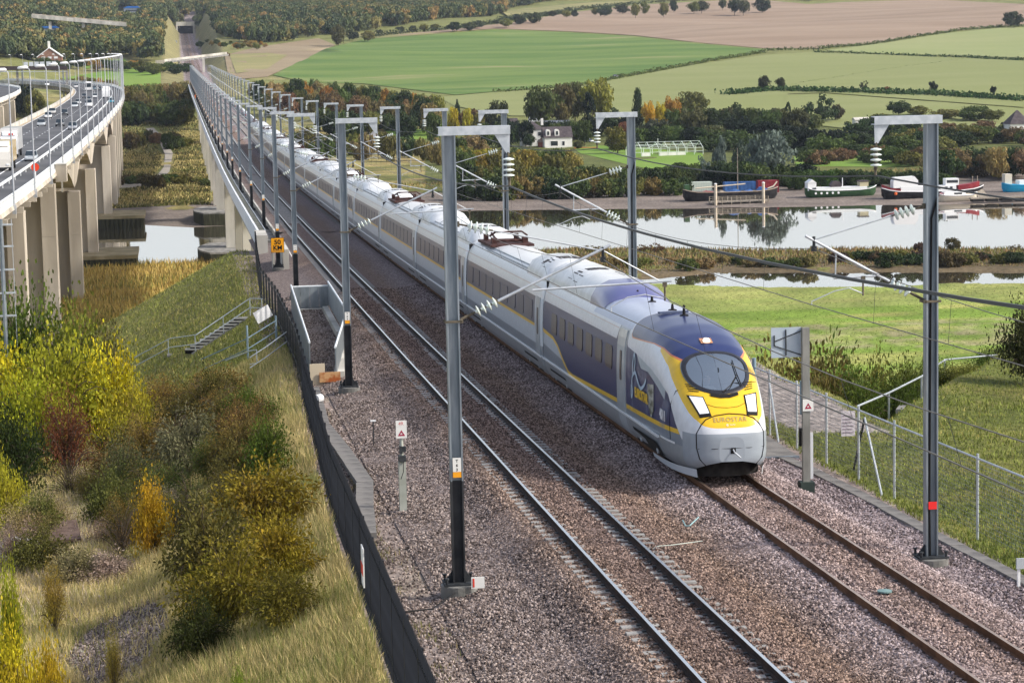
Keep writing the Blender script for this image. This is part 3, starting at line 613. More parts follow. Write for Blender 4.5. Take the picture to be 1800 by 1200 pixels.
def motorway(label, P, Nn, i1, right=True):
    t = thing('road_viaduct', label, 'viaduct', (P[0, 0], P[0, 1], ZR))
    b = MB(); sweep(b, P, Nn, [(-18.2, 0), (0, 0), (0.15, -.45), (-.6, -.95), (-17.6, -.95), (-18.35, -.45)], ZR); b.build('deck', [M['concrete_warm']], t)
    b = MB(); sweep(b, P, Nn, [(-17.9, .006), (-.35, .006), (-.35, .012), (-17.9, .012)], ZR); b.build('carriageway', M['asphalt'], t)
    b = MB(); sweep(b, P, Nn, lambda i: [(-16.6, -.96), (-1.5, -.96), (-1.8, -depth_m(P[i, 1])), (-16.2, -depth_m(P[i, 1]))], ZR); b.build('girder', M['concrete_warm'], t)
    b = MB()
    for o in ((-6.9, -17.0) if right else (-1.2, -12)): sweep(b, P, Nn, [(o - .1, .016), (o + .1, .016), (o + .1, .02), (o - .1, .02)], ZR)
    for o in (-10.2, -13.6):
        for i in range(0, len(P) - 1):
            p = P[i] + Nn[i] * o; q = P[i] * .72 + P[i + 1] * .28 + Nn[i] * o; w = Nn[i] * .09
            b.add([(p[0] - w[0], p[1] - w[1], ZR + .018), (p[0] + w[0], p[1] + w[1], ZR + .018), (q[0] + w[0], q[1] + w[1], ZR + .018), (q[0] - w[0], q[1] - w[1], ZR + .018)], [(0, 1, 2, 3)])
    b.build('lane_marking', M['white_paint'], t)
    b = MB(); sweep(b, P, Nn, [(-18.35, -.45), (-17.95, -.45), (-17.95, .95), (-18.35, .95)], ZR); b.build('parapet', M['concrete'], t)
    b = MB(); sweep(b, P, Nn, [(-17.94, .013), (-17.2, .013), (-17.2, .03), (-17.94, .03)], ZR); b.build('verge', MARGIN, t)
    b = MB()
    if right:
        sweep(b, P, Nn, [(-3.9, .42), (-3.78, .42), (-3.78, .74), (-3.9, .74)], ZR)
        for i in range(0, len(P)):
            p = P[i] + Nn[i] * -3.84; b.box(p[0] - .06, p[0] + .06, p[1] - .06, p[1] + .06, ZR, ZR + .42)
        b.build('crash_barrier', RAILW, t); b = MB()
    # railing: rails and close bars near the camera, a plain band farther off
    sweep(b, P, Nn, [(-.25, .98), (-.10, .98), (-.10, 1.12), (-.25, 1.12)], ZR); sweep(b, P, Nn, [(-.22, .0), (-.02, .0), (-.02, .38), (-.22, .38)], ZR)
    sweep(b, P, Nn, [(-.2, .62), (-.14, .62), (-.14, .78), (-.2, .78)], ZR)
    for i in range(len(P) - 1):
        n_ = 9 if P[i, 1] < 480 else 4
        for k in range(n_):
            p = P[i] + (P[i + 1] - P[i]) * k / n_ + Nn[i] * -.17; w = .17 if n_ == 9 else .5
            b.box(p[0] - .04, p[0] + .04, p[1] - w, p[1] + w, ZR + .38, ZR + .98)
    b.build('railing', RAILW, t)
    for y in PIERS:
        x0 = np.interp(y, P[:, 1], P[:, 0]); zt = ZR - depth_m(y) + .02; zb = hz(x0 - 8, y) - 1 if y not in (476, 587) else -9.0
        b = MB(); b.box(x0 - 17.0, x0 - 1.4, y - .6, y + .6, zb, zt)
        for a in (-1.15, -8.6, -15.6): grooved_pier(b, x0 + a - 1.9, x0 + a, y - 2.2, y + 2.2, zb, zt, 7.0)
        b.build('pier', M['concrete_warm'], t)
        b = MB()
        for s_ in np.arange(-24, 25, 9.0):
            p = Vector((np.interp(y + s_, P[:, 1], P[:, 0]), y + s_, ZR)); b.box(p.x - 1.6, p.x + .05, p.y - .3, p.y + .3, ZR - 1.5, ZR - .952)
        if y < 800: b.build('corbel', M['concrete_warm'], t)
    return t
mway = motorway('motorway viaduct with busy four lane carriageway curving left, on tall beige piers', MP, MN, None)
MP2 = off(MP, MN, -38.0); MN2 = MN
m2 = motorway('second motorway viaduct deck at far left beyond the dark gap', MP2[20:], MN2[20:], None, right=False)
for y in (476, 587):
    t = thing('pile_cap', 'broad dark pile cap with sheet piling under the ' + ('nearer' if y == 476 else 'farther') + ' motorway river pier', 'pier base', (-27, y, -12), 'motorway pier bases')
    x1 = -8.8
    b = MB(); b.box(-60, x1, y - 11, y + 9, -14, -9.6); b.build('core', M['algae'], t)
    b = MB(); b.box(-60.2, x1 + .3, y - 11.3, y + 9.2, -9.58, -8.9); b.build('cap_slab', mat('weathered_cap', (0.20, 0.17, 0.10), (0.30, 0.26, 0.17), 0.3, 0.95, world=True), t)
    proto = None
    for k in range(28):
        x = x1 - .4 - k * 1.0
        if proto is None:
            b = MB(); b.box(-.28, .28, -.22, .0, -4.6, -.3); proto = b.build('sheet_pile', M['algae'], t, local=True); o = proto
        else: o = proto.copy(); COL.objects.link(o); o.parent = t
        o.location = (x + 27, -11.02, 3.0 - 0.3)

# lamps along the right edge of the motorway
lamp = thing('street_lamp', '', 'street lamp', (0, 0, 0), 'street lamps along the motorway viaduct')
b = MB(); b.tube((0, 0, 0), (0, 0, 13.3), .10, 8, 0, .06); b.box(-.2, .2, -.2, .2, -.9, .05); b.build('post', LAMP_M, lamp, local=True, smooth=True)
b = MB(); b.path([(0, 0, 13.25), (-.1, 0, 13.5), (-.5, 0, 13.62)], .06, 6); b.build('arm', LAMP_M, lamp, local=True)
b = MB(); b.lathe([(.05, -.62), (.17, -.5), (.2, 0), (.17, .45), (.05, .6)], 8, (-.75, 0, 13.66), (1, 0, .06)); b.build('lantern', M['white_paint'], lamp, local=True, smooth='all')
first = True; s_acc = 0; last = None; y = 223.0
n_l = 0
while y < 1480:
    p, a = mpos(y, .12)
    i = min(range(len(MP)), key=lambda k: abs(MP[k, 1] - y)); ang_ = math.atan2(MN[i, 1], MN[i, 0])
    lab = [f'slim lamp post on the motorway railing, {nth(i_)} from the near left end' for i_ in range(16)][n_l] if 3 <= n_l < 16 else ['leftmost lamp post on the near end of the motorway railing', 'second lamp post from the near end of the motorway railing', 'third lamp post from the near end of the motorway railing'][n_l] if n_l < 3 else 'slim grey lamp post with flat white lantern on the distant bend of the motorway'
    if first: lamp.location = p; lamp.rotation_euler = (0, 0, ang_); lamp['label'] = lab; first = False
    else: copy_tree(lamp, p, ang_, lab)
    tl = math.hypot(MN[i, 1], MN[i, 0]); y += 27.3 * abs(MN[i, 0]); n_l += 1
# ---------------------------------------------------------------- vehicles
GLASS_D = mat('tinted_car_glass', (0.02, 0.03, 0.04), None, rough=0.08); TYRE = M['rubber']
HEADL = mat('headlamp_glass', (0.85, 0.88, 0.9), None, rough=0.15)
_paint = {}
def paint(c):
    if c not in _paint: _paint[c] = mat('car_paint', c, None, rough=0.3, coat=0.8)
    return _paint[c]
def car(p, rz, c, label, kind='car', group='cars driving on the motorway viaduct', plate=True):
    L_, W_, H_ = {'car': (4.3, 1.78, 1.45), 'estate': (4.6, 1.8, 1.5), 'van': (5.2, 1.95, 2.1), 'small': (3.8, 1.7, 1.48), 'pickup': (5.2, 1.9, 1.8)}[kind]
    t = thing('parked_car' if 'park' in (group or '') else ('van' if kind == 'van' else 'car'), label, 'van' if kind == 'van' else 'car', p, group, rz)
    pm = paint(c); hw = W_ / 2; f = -L_ / 2; r = L_ / 2       # front faces local -Y
    b = MB(); hb = H_ * .56
    def ring(y, z0, z1, w): return [(-w, y, z0 + .1), (-w * .9, y, z0), (w * .9, y, z0), (w, y, z0 + .1), (w, y, z1 - .12), (w * .86, y, z1), (-w * .86, y, z1), (-w, y, z1 - .12)]
    b.loft([ring(f, .32, .58, hw * .8), ring(f + .12, .22, .72, hw * .93), ring(f + .9, .2, hb * .98, hw), ring(0, .2, hb + .04, hw), ring(r - .5, .2, hb + .03, hw), ring(r - .05, .28, hb - .04, hw * .93)])
    b.build('body', pm, t, smooth=True, local=True)
    if kind == 'van': ys_ = (f + .75, f + 1.5, r - .1, r - .05)
    elif kind in ('estate', 'small'): ys_ = (f + 1.0, f + 1.75, r - .6, r - .12)
    else: ys_ = (f + 1.05, f + 1.85, r - 1.3, r - .5)
    g = MB(); wt = hw * .78; wb_ = hw * .9
    g.add([(-wb_, ys_[0], hb), (wb_, ys_[0], hb), (wb_, ys_[3], hb), (-wb_, ys_[3], hb), (-wt, ys_[1], H_ - .05), (wt, ys_[1], H_ - .05), (wt, ys_[2], H_ - .05), (-wt, ys_[2], H_ - .05)], [(0, 1, 5, 4), (1, 2, 6, 5), (2, 3, 7, 6), (3, 0, 4, 7), (4, 5, 6, 7)])
    g.build('windows', GLASS_D, t, local=True)
    rf = MB(); rf.loft([[(-wt, ys_[1] + .02, H_ - .06), (wt, ys_[1] + .02, H_ - .06), (wt * .8, ys_[1] + .05, H_), (-wt * .8, ys_[1] + .05, H_)], [(-wt, ys_[2] - .02, H_ - .06), (wt, ys_[2] - .02, H_ - .06), (wt * .8, ys_[2] - .05, H_), (-wt * .8, ys_[2] - .05, H_)]])
    if kind == 'van': rf.box(-hw * .93, hw * .93, f + 2.2, r - .1, hb, H_ - .04)
    rf.build('roof', pm, t, local=True)
    for sx_ in (-1, 1):
        for yy in (f + .8, r - .85):
            w = MB(); w.lathe([(.2, -.1), (.31, -.1), (.31, .1), (.2, .1)], 12, (sx_ * (hw - .12), yy, .31), (1, 0, 0)); w.build('wheel', TYRE, t, local=True)
        h = MB(); h.obox((sx_ * hw * .62, f + .06, .62), .36, .08, .15); h.build('headlight', HEADL, t, local=True)
    return t
def heading(y, towards=True):
    i = min(range(len(MP)), key=lambda k: abs(MP[k, 1] - y)); tx, ty = -MN[i, 1], MN[i, 0]
    return math.atan2(ty, tx) - math.pi / 2
SILVER = (0.42, 0.46, 0.5); WHITE = (0.75, 0.76, 0.78); DK = (0.03, 0.035, 0.04); BLUE = (0.03, 0.07, 0.2); TEAL = (0.03, 0.28, 0.42)
VEH = [(-20.8, 351, SILVER, 'silver saloon car nearest on the motorway, beside the hard shoulder line', 'car'),
       (-28.0, 512, SILVER, 'silver hatchback in the middle lane below the traffic cluster', 'small'),
       (-24.0, 508, DK, 'dark car in the second lane beside the silver hatchback', 'car'),
       (-20.5, 485, (0.3, 0.32, 0.36), 'grey car in the lane next to the hard shoulder line', 'estate'),
       (-29.6, 571, WHITE, 'white car leading in the lane nearest the left parapet', 'small'),
       (-30.6, 610, (0.5, 0.5, 0.5), 'pale grey car close behind the white car by the left parapet', 'car'),
       (-26.9, 593, DK, 'black car in the middle of the carriageway behind the dark car', 'car'),
       (-27.6, 672, (0.55, 0.6, 0.64), 'pale silver estate car just ahead of the traffic cluster', 'estate'),
       (-23.9, 675, WHITE, 'large white van at the front of the traffic cluster', 'van'),
       (-28.2, 712, (0.6, 0.63, 0.66), 'small pale car beside the large white van', 'small'),
       (-26.6, 745, (0.12, 0.15, 0.22), 'dark blue car in the thick of the cluster', 'car'),
       (-29.6, 800, (0.08, 0.08, 0.09), 'black hatchback at the left edge of the cluster', 'small'),
       (-26.3, 800, WHITE, 'white car in the heart of the traffic cluster', 'car'),
       (-19.0, 718, TEAL, 'bright turquoise car on the hard shoulder', 'small'),
       (-28.4, 935, DK, 'dark car at the back of the cluster near the bend', 'car'),
       (-31.8, 960, (0.1, 0.16, 0.2), 'dark teal car on the outside of the far bend', 'car'),
       (-41.5, 1030, WHITE, 'white hatchback in front of the white coach', 'small'),
       (-57.0, 1099, WHITE, 'white box van on the far bend at left', 'van'),
       (-74.0, 1165, (0.16, 0.2, 0.2), 'dark green car last on the far bend', 'estate')]
for x, y, c_, lab, k in VEH: car((x, y, ZR + .012), heading(y), c_, lab, k)
def lorry(x, y, cab_c, box_c, label, boxh=3.9, boxw=2.5, Ln=9.0, coach=False):
    t = thing('coach' if coach else 'lorry', label, 'coach' if coach else 'lorry', (x, y, ZR + .012), None if False else 'large vehicles on the motorway viaduct', heading(y))
    hw = boxw / 2
    if coach:
        b = MB(); b.loft([[(-hw, yy, .4), (hw, yy, .4), (hw, yy, 3.2 - tz), (hw * .85, yy, 3.45 - tz), (-hw * .85, yy, 3.45 - tz), (-hw, yy, 3.2 - tz)] for yy, tz in ((-5.5, .25), (-5.2, 0), (5.5, 0))]); b.build('body', paint(box_c), t, local=True)
        b = MB(); b.obox((0, -5.5, 2.15), 2.2, .1, 1.5); b.build('windscreen', GLASS_D, t, local=True)
        for s_ in (-1, 1): b = MB(); b.box(s_ * hw - .02, s_ * hw + .02, -5.0, 5.2, 1.7, 2.8); b.build('side_windows', GLASS_D, t, local=True)
        ws = (-3.6, 3.4)
    else:
        b = MB(); b.loft([[(-1.2, yy, .5), (1.2, yy, .5), (1.2, yy, h), (-1.2, yy, h)] for yy, h in ((-4.6, 1.5), (-4.5, 2.5), (-4.15, 3.1), (-2.9, 3.25))]); b.build('cab', paint(cab_c), t, local=True)
        b = MB(); b.add([(-1.05, -4.56, 1.75), (1.05, -4.56, 1.75), (1.0, -4.3, 2.75), (-1.0, -4.3, 2.75)], [(0, 1, 2, 3)]); b.add([(-1.05, -4.53, 1.75), (1.05, -4.53, 1.75), (1.0, -4.27, 2.75), (-1.0, -4.27, 2.75)], [(3, 2, 1, 0)]); b.build('windscreen', GLASS_D, t, local=True)
        b = MB(); b.box(-hw, hw, -2.7, -2.7 + Ln, 1.1, boxh); b.build('box_body', paint(box_c), t, local=True)
        b = MB(); b.box(-1.0, 1.0, -4.2, -2.7 + Ln, .6, 1.08); b.build('chassis', M['black'], t, local=True)
        b = MB(); b.loft([[(-.9, -3.9, 3.2), (.9, -3.9, 3.2), (.9, -3.85, 3.3), (-.9, -3.85, 3.3)], [(-1.1, -2.75, 3.22), (1.1, -2.75, 3.22), (1.1, -2.75, 3.85), (-1.1, -2.75, 3.85)]]); b.build('wind_deflector', paint(cab_c), t, local=True)
        ws = (-3.6, Ln - 5.0)
    for s_ in (-1, 1):
        for yy in ws: b = MB(); b.lathe([(.3, -.15), (.5, -.15), (.5, .15), (.3, .15)], 14, (s_ * (hw - .2), yy, .5), (1, 0, 0)); b.build('wheel', TYRE, t, local=True)
        b = MB(); b.obox((s_ * .9, -5.53 if coach else -4.62, .85), .4, .08, .2); b.build('headlight', HEADL, t, local=True)
    return t
lr = lorry(-24.6, 367, WHITE, (0.7, 0.7, 0.7), 'tall white lorry with a red badge on its cab, near left edge', 4.3)
b = MB(); b.obox((.25, -4.66, 1.62), .75, .04, .3); b.obox((.3, -4.2, 3.42), .7, .06, .28); b.build('red_badge', mat('red_badge', (0.6, 0.03, 0.02)), lr, local=True)
lorry(-23.0, 327, (0.75, 0.72, 0.66), (0.72, 0.5, 0.16), 'yellow and white lorry cut by the left picture edge', 3.8)
lorry(-22.3, 790, WHITE, (0.75, 0.75, 0.74), 'white box lorry behind the van, right side of the cluster', 3.6, 2.4, 6.0)
lorry(-33.4, 942, WHITE, WHITE, 'white coach coming round the far bend', coach=True, boxw=2.5)
i2 = 62
for k, (yy, c_) in enumerate(((815, (0.5, 0.05, 0.04)), (835, (0.05, 0.06, 0.08)))):
    x_ = np.interp(yy, MP2[:, 1], MP2[:, 0]); car((x_ - 9 - k * 3, yy, ZR + .012), heading(yy), c_, ['red car on the second motorway deck at the left picture edge', 'dark car on the second motorway deck behind the parapet'][k], 'car', 'cars on the far motorway deck')
# red disc sign on the railing
p, _ = mpos(293, -.9)
t = thing('road_sign', 'small round red sign on a white post by the motorway railing', 'road sign', p)
b = MB(); b.tube(p, p + Vector((0, 0, 1.3)), .07, 6); b.build('post', M['white_paint'], t)
b = MB(); b.lathe([(.02, -.04), (.48, -.04), (.48, .04), (.02, .04)], 16, p + Vector((0, 0, 1.8)), (0, 1, 0)); b.build('disc', mat('red_sign', (0.75, 0.06, 0.02), None, rough=0.5), t)
# cabinet on the outer edge
p, _ = mpos(318, .75)
t = thing('junction_box', 'beige concrete box fixed to the outside of the motorway deck', 'box', p)
b = MB(); b.box(p.x - .8, p.x + .6, p.y - 1.2, p.y + 1.2, ZR - 1.3, ZR + .9); b.build('housing', M['concrete_warm'], t); b = MB(); b.box(p.x - .85, p.x + .65, p.y - 1.25, p.y + 1.25, ZR + .902, ZR + 1.0); b.build('lid', M['concrete'], t)
b = MB(); b.box(p.x - .1, p.x + .1, p.y - 1.3, p.y - 1.22, ZR - 2.6, ZR - 1.3); b.build('drain_pipe', M['concrete'], t)
# ================================================================ the train
SECT = [(1.18, .28), (1.38, .55), (1.44, .95), (1.45, 1.3), (1.45, 2.2), (1.41, 3.0), (1.33, 3.45), (1.15, 3.78), (.8, 3.98), (.4, 4.05), (0, 4.08)]
SEC_H = np.array([p[1] for p in SECT]); SEC_X = np.array([p[0] for p in SECT])
ND = np.array([0, .04, .12, .25, .45, .75, 1.1, 1.6, 2.2, 2.9, 3.7, 4.7, 6, 8, 40])
NT = np.array([1.30, 1.45, 1.62, 1.84, 2.02, 2.2, 2.42, 2.78, 3.2, 3.55, 3.78, 3.97, 4.06, 4.08, 4.08])
NB = np.array([.62, .58, .54, .48, .42, .36, .33, .3, .28, .28, .28, .28, .28, .28, .28])
NW = np.array([.35, .6, .8, .95, 1.05, 1.14, 1.2, 1.27, 1.33, 1.37, 1.4, 1.42, 1.44, 1.45, 1.45]) / 1.45
def nsm(A):   # smooth interpolation of the nose curves
    dd = np.concatenate([np.linspace(0, .5, 40), np.linspace(.52, 9, 300)]); v = np.interp(dd, ND, A)
    for _ in range(10): v[3:-1] = (v[2:-2] + 2 * v[3:-1] + v[4:]) / 4
    return lambda d: float(np.interp(d, dd, v))
fT, fB, fW = nsm(NT), nsm(NB), nsm(NW)
def nose_half(d, h):
    T, B, w = fT(d), fB(d), fW(d); u = .28 + (h - B) / (T - B) * 3.8
    return -1 if (d < 0 or u < .28 or u > 4.08) else w * float(np.interp(u, SEC_H, SEC_X))
def nose_d(x, h, lo=0.0, hi=9.0):
    for _ in range(32):
        m = (lo + hi) / 2
        if nose_half(m, h) >= abs(x): hi = m
        else: lo = m
    return hi
Y_TIP = 63.4; L_LEAD = 25.05; L_CAR = 24.2
# fine profile of 56 points, left bottom -> top -> right bottom
_hh = np.concatenate([np.linspace(.28, .95, 5), np.linspace(1.05, 3.45, 16)[:-1], np.linspace(3.45, 4.08, 9)]); _xx = []
def fine_profile():
    pts = [(SECT[i][0], SECT[i][1]) for i in range(len(SECT))]; out = []
    for i in range(len(pts) - 1):
        n_ = max(1, int(math.hypot(pts[i + 1][0] - pts[i][0], pts[i + 1][1] - pts[i][1]) / 0.13))
        out += [(pts[i][0] + (pts[i + 1][0] - pts[i][0]) * k / n_, pts[i][1] + (pts[i + 1][1] - pts[i][1]) * k / n_) for k in range(n_)]
    out.append(pts[-1])
    a = np.array(out)
    for _ in range(3): a[2:-1] = (a[1:-2] + 2 * a[2:-1] + a[3:]) / 4
    right = [tuple(p) for p in a]; left = [(-x, h) for x, h in right]
    return left + right[::-1][1:]
FP = fine_profile()
def uv_mesh(name, rings_du, mats, parent, drop=None, smooth=True):
    """rings_du: list of (d, [(x,h)...]); car-local coords x, y=d, z=h with UV=(d/25, h/5)"""
    n = len(rings_du[0][1]); vs = [(x, d, h) for d, r in rings_du for x, h in r]; fs = []
    for i in range(len(rings_du) - 1):
        for k in range(n - 1): fs.append((i * n + k, i * n + k + 1, (i + 1) * n + k + 1, (i + 1) * n + k))
    if drop: fs = [f for f in fs if not drop([vs[i] for i in f])]
    me = bpy.data.meshes.new(name); me.from_pydata(vs, [], fs)
    ul = me.uv_layers.new(name='UVMap')
    li = np.zeros(len(me.loops), dtype=np.int32); me.loops.foreach_get('vertex_index', li); va = np.array(vs)
    ul.data.foreach_set('uv', np.stack([va[li, 1] / 25.0, va[li, 2] / 5.0], -1).astype(np.float32).ravel())
    me.materials.append(mats)
    if smooth: me.polygons.foreach_set('use_smooth', [True] * len(me.polygons))
    me.update(); o = bpy.data.objects.new(name, me); COL.objects.link(o); o.parent = parent; return o
# ---- livery shaders
BLUE_T = (0.018, 0.030, 0.115); SILV = (0.50, 0.55, 0.61); SLATE = (0.21, 0.245, 0.29); SKIRT = (0.30, 0.32, 0.34); YEL = (0.80, 0.50, 0.025); ROOFW = (0.70, 0.72, 0.74); BAND = (0.060, 0.062, 0.115)
class Livery:
    def __init__(s, name, base):
        s.m, s.nt, s.N, s.L, s.b = newmat(name); uv = s.N.new('ShaderNodeUVMap'); uv.uv_map = 'UVMap'; sp = s.N.new('ShaderNodeSeparateXYZ'); s.L.new(uv.outputs[0], sp.inputs[0]); s.u, s.v = sp.outputs[0], sp.outputs[1]; s.uvv = uv.outputs[0]
        rgb = s.N.new('ShaderNodeRGB'); rgb.outputs[0].default_value = (*base, 1); s.col = rgb.outputs[0]
        s.b.inputs['Roughness'].default_value = 0.28; s.b.inputs['Coat Weight'].default_value = 0.10; s.b.inputs['Specular IOR Level'].default_value = 0.38; s.b.inputs['Coat Roughness'].default_value = 0.06
    def curve(s, pts):
        cr = s.N.new('ShaderNodeValToRGB'); e = cr.color_ramp.elements; s.L.new(s.u, cr.inputs[0])
        pts = sorted(pts); e[0].position = pts[0][0] / 25; e[0].color = (pts[0][1] / 5,) * 3 + (1,); e[1].position = pts[-1][0] / 25; e[1].color = (pts[-1][1] / 5,) * 3 + (1,)
        for d, h in pts[1:-1]: q = e.new(d / 25); q.color = (h / 5,) * 3 + (1,)
        return cr.outputs[0]
    def math(s, op, a, b):
        n = s.N.new('ShaderNodeMath'); n.operation = op
        for i, x in enumerate((a, b)):
            if isinstance(x, (int, float)): n.inputs[i].default_value = x
            else: s.L.new(x, n.inputs[i])
        return n.outputs[0]
    def above(s, c): return s.math('GREATER_THAN', s.v, c if not isinstance(c, (int, float)) else c / 5)
    def between_d(s, a, b): return s.math('MULTIPLY', s.math('GREATER_THAN', s.u, a / 25), s.math('LESS_THAN', s.u, b / 25))
    def paint(s, mask, col):
        mx = s.N.new('ShaderNodeMix'); mx.data_type = 'RGBA'; s.L.new(mask, mx.inputs[0]); s.L.new(s.col, mx.inputs[6])
        if isinstance(col, tuple): mx.inputs[7].default_value = (*col, 1)
        else: s.L.new(col, mx.inputs[7])
        s.col = mx.outputs[2]
    def done(s, dirt=0.12):
        no = s.N.new('ShaderNodeTexNoise'); no.inputs['Scale'].default_value = 14; no.inputs['Detail'].default_value = 6; mp = s.N.new('ShaderNodeMapping'); mp.inputs['Scale'].default_value = (8, 1.2, 1); s.L.new(s.uvv, mp.inputs[0]); s.L.new(mp.outputs[0], no.inputs['Vector'])
        mr = s.N.new('ShaderNodeMapRange'); mr.inputs['From Min'].default_value = .35; mr.inputs['From Max'].default_value = .65; mr.inputs['To Min'].default_value = 1 - dirt; mr.inputs['To Max'].default_value = 1.0; s.L.new(no.outputs['Fac'], mr.inputs[0])
        hs = s.N.new('ShaderNodeHueSaturation'); s.L.new(s.col, hs.inputs['Color']); s.L.new(mr.outputs[0], hs.inputs['Value']); s.L.new(hs.outputs[0], s.b.inputs['Base Color']); return s.m
C = Livery('coach_livery', SKIRT)
C.paint(C.above(0.96), SLATE); C.paint(C.above(1.36), SILV); C.paint(C.math('MULTIPLY', C.above(1.98), C.between_d(1.75, 23.6)), YEL); C.paint(C.math('MULTIPLY', C.above(2.09), C.between_d(1.75, 23.6)), BAND)
C.paint(C.above(3.12), ROOFW); C.paint(C.math('MULTIPLY', C.above(3.44), C.math('LESS_THAN', C.v, 3.475 / 5)), (0.55, 0.42, 0.40)); M['coach'] = C.done()
D = Livery('driving_car_livery', SKIRT)
D.paint(D.above(0.96), SLATE)
# grey shade climbs ahead of the S-bend at the coach end
D.paint(D.math('MULTIPLY', D.above(D.curve([(18.2, 4.9), (18.4, 1.28), (25, 1.55)])), D.math('GREATER_THAN', D.u, 18.3 / 25)), SILV)
yl = [(0, 1.34), (1.2, 1.36), (9.5, 1.26), (18.0, 1.06), (19.0, 1.10), (20.0, 1.38), (21.2, 1.78), (22.3, 1.98), (25.0, 2.08)]
D.paint(D.math('MULTIPLY', D.above(D.curve([(a, b - .10) for a, b in yl])), D.math('GREATER_THAN', D.u, 1.15 / 25)), YEL)
D.paint(D.math('MULTIPLY', D.above(D.curve([(a, b + .03) for a, b in yl])), D.math('GREATER_THAN', D.u, 1.2 / 25)), BLUE_T)
# picture area: brushed pale shapes over the blue
no = D.N.new('ShaderNodeTexNoise'); no.inputs['Scale'].default_value = 5.5; no.inputs['Detail'].default_value = 7; no.inputs['Distortion'].default_value = 1.2
mp = D.N.new('ShaderNodeMapping'); mp.inputs['Scale'].default_value = (5, 1.1, 1); mp.inputs['Rotation'].default_value = (0, 0, 0.5); D.L.new(D.uvv, mp.inputs[0]); D.L.new(mp.outputs[0], no.inputs['Vector'])
cr = D.N.new('ShaderNodeValToRGB'); el = cr.color_ramp.elements; el[0].position = .55; el[0].color = (0, 0, 0, 1); el[1].position = .64; el[1].color = (1, 1, 1, 1); D.L.new(no.outputs['Fac'], cr.inputs[0])
D.paint(D.math('MULTIPLY', D.math('MULTIPLY', cr.outputs[0], 0.5), D.between_d(0.9, 7.6)), (0.16, 0.20, 0.30))
D.paint(D.math('MULTIPLY', D.above(D.curve([(2.2, 5), (2.5, 2.05), (3.4, 2.35), (4.6, 2.62), (5.6, 2.62), (6.3, 2.98), (6.6, 5)])), D.between_d(2.2, 6.6)), (0.40, 0.47, 0.52))
D.paint(D.between_d(7.9, 9.45), (0.42, 0.46, 0.50))
D.paint(D.math('MULTIPLY', D.math('LESS_THAN', D.v, 1.0), D.between_d(7.95, 8.05)), (0.2, 0.22, 0.24)); D.paint(D.between_d(9.38, 9.44), (0.2, 0.22, 0.24))
# silver-white above the band and in front of the picture
vin = [(0.3, 1.05), (1.0, 1.15), (1.45, 1.5), (2.2, 2.25), (3.2, 2.55), (4.2, 2.75), (6, 2.95), (7.8, 3.06), (7.9, 3.6), (9.5, 3.6), (9.6, 3.12), (24.5, 3.12), (25, 2.9)]
D.paint(D.above(D.curve(vin)), (0.66, 0.69, 0.74))
D.paint(D.math('MULTIPLY', D.math('LESS_THAN', D.u, 0.95 / 25), D.math('LESS_THAN', D.v, 1.38 / 5)), (0.30, 0.34, 0.39))
# pale lower cheek in front of the picture stays silver; yellow face
D.paint(D.math('MULTIPLY', D.above(D.curve([(0, 1.5), (.12, 1.54), (.34, 1.72), (.8, 1.92), (1.28, 2.17), (1.9, 2.54), (2.7, 3.0), (3.78, 3.34), (4.3, 5)])), D.math('LESS_THAN', D.u, 4.25 / 25)), YEL)
hb = [(1.9, 3.18), (2.35, 3.17), (2.7, 3.25), (3.6, 3.42), (4.5, 3.47), (7.3, 3.39), (7.6, 3.5), (7.75, 5)]
D.paint(D.math('MULTIPLY', D.above(D.curve([(a, b - .035) for a, b in hb])), D.between_d(1.9, 7.7)), (0.62, 0.20, 0.08))
D.paint(D.math('MULTIPLY', D.above(D.curve(hb)), D.between_d(1.9, 7.7)), (0.022, 0.034, 0.12))
D.paint(D.math('MULTIPLY', D.above(3.55), D.between_d(7.7, 14.5)), (0.42, 0.47, 0.60)); D.paint(D.math('MULTIPLY', D.above(3.55), D.math('GREATER_THAN', D.u, 14.5 / 25)), ROOFW)  # bluish front roof: reflected sky painted into the livery colour
D.paint(D.math('MULTIPLY', D.above(3.44), D.math('MULTIPLY', D.math('LESS_THAN', D.v, 3.465 / 5), D.math('GREATER_THAN', D.u, 9.6 / 25))), (0.55, 0.42, 0.40)); M['lead'] = D.done()
M['win'] = mat('train_window', (0.040, 0.028, 0.028), (0.075, 0.052, 0.048), 2.5, 0.3, stretch=(1, 4, .3), coat=0.1); M['win2'] = mat('coach_window', (0.045, 0.042, 0.072), (0.066, 0.058, 0.082), 2.5, .3, stretch=(1, 4, .3)); M['win_frame'] = mat('window_frame', (0.10, 0.10, 0.16), None, rough=0.4)
M['panto'] = mat('pantograph_brown', (0.045, 0.02, 0.018), (0.09, 0.045, 0.04), 5, 0.7); M['roof_white'] = mat('roof_white', ROOFW, (0.58, 0.60, 0.62), 1.5, 0.35, coat=0.3); M['grille'] = mat('grille', (0.025, 0.022, 0.025), (0.06, 0.055, 0.06), 40, 0.7, stretch=(1, 6, 1))
M['door'] = mat('door_silver', (0.36, 0.41, 0.45), (0.42, 0.47, 0.51), 2, 0.3, 0.2, coat=0.4); M['sill'] = mat('bright_sill', (0.78, 0.80, 0.82), None, rough=0.3, metal=0.1)
M['under'] = mat('underframe', (0.012, 0.011, 0.011), (0.03, 0.027, 0.026), 4, 0.8)
train = thing('passenger_train', 'long silver and blue high speed train with yellow nose coming towards the camera', 'train', (XR, Y_TIP, rail_z(Y_TIP)))
def side_x(h, e=0.012): return float(np.interp(h, SEC_H, SEC_X)) + e
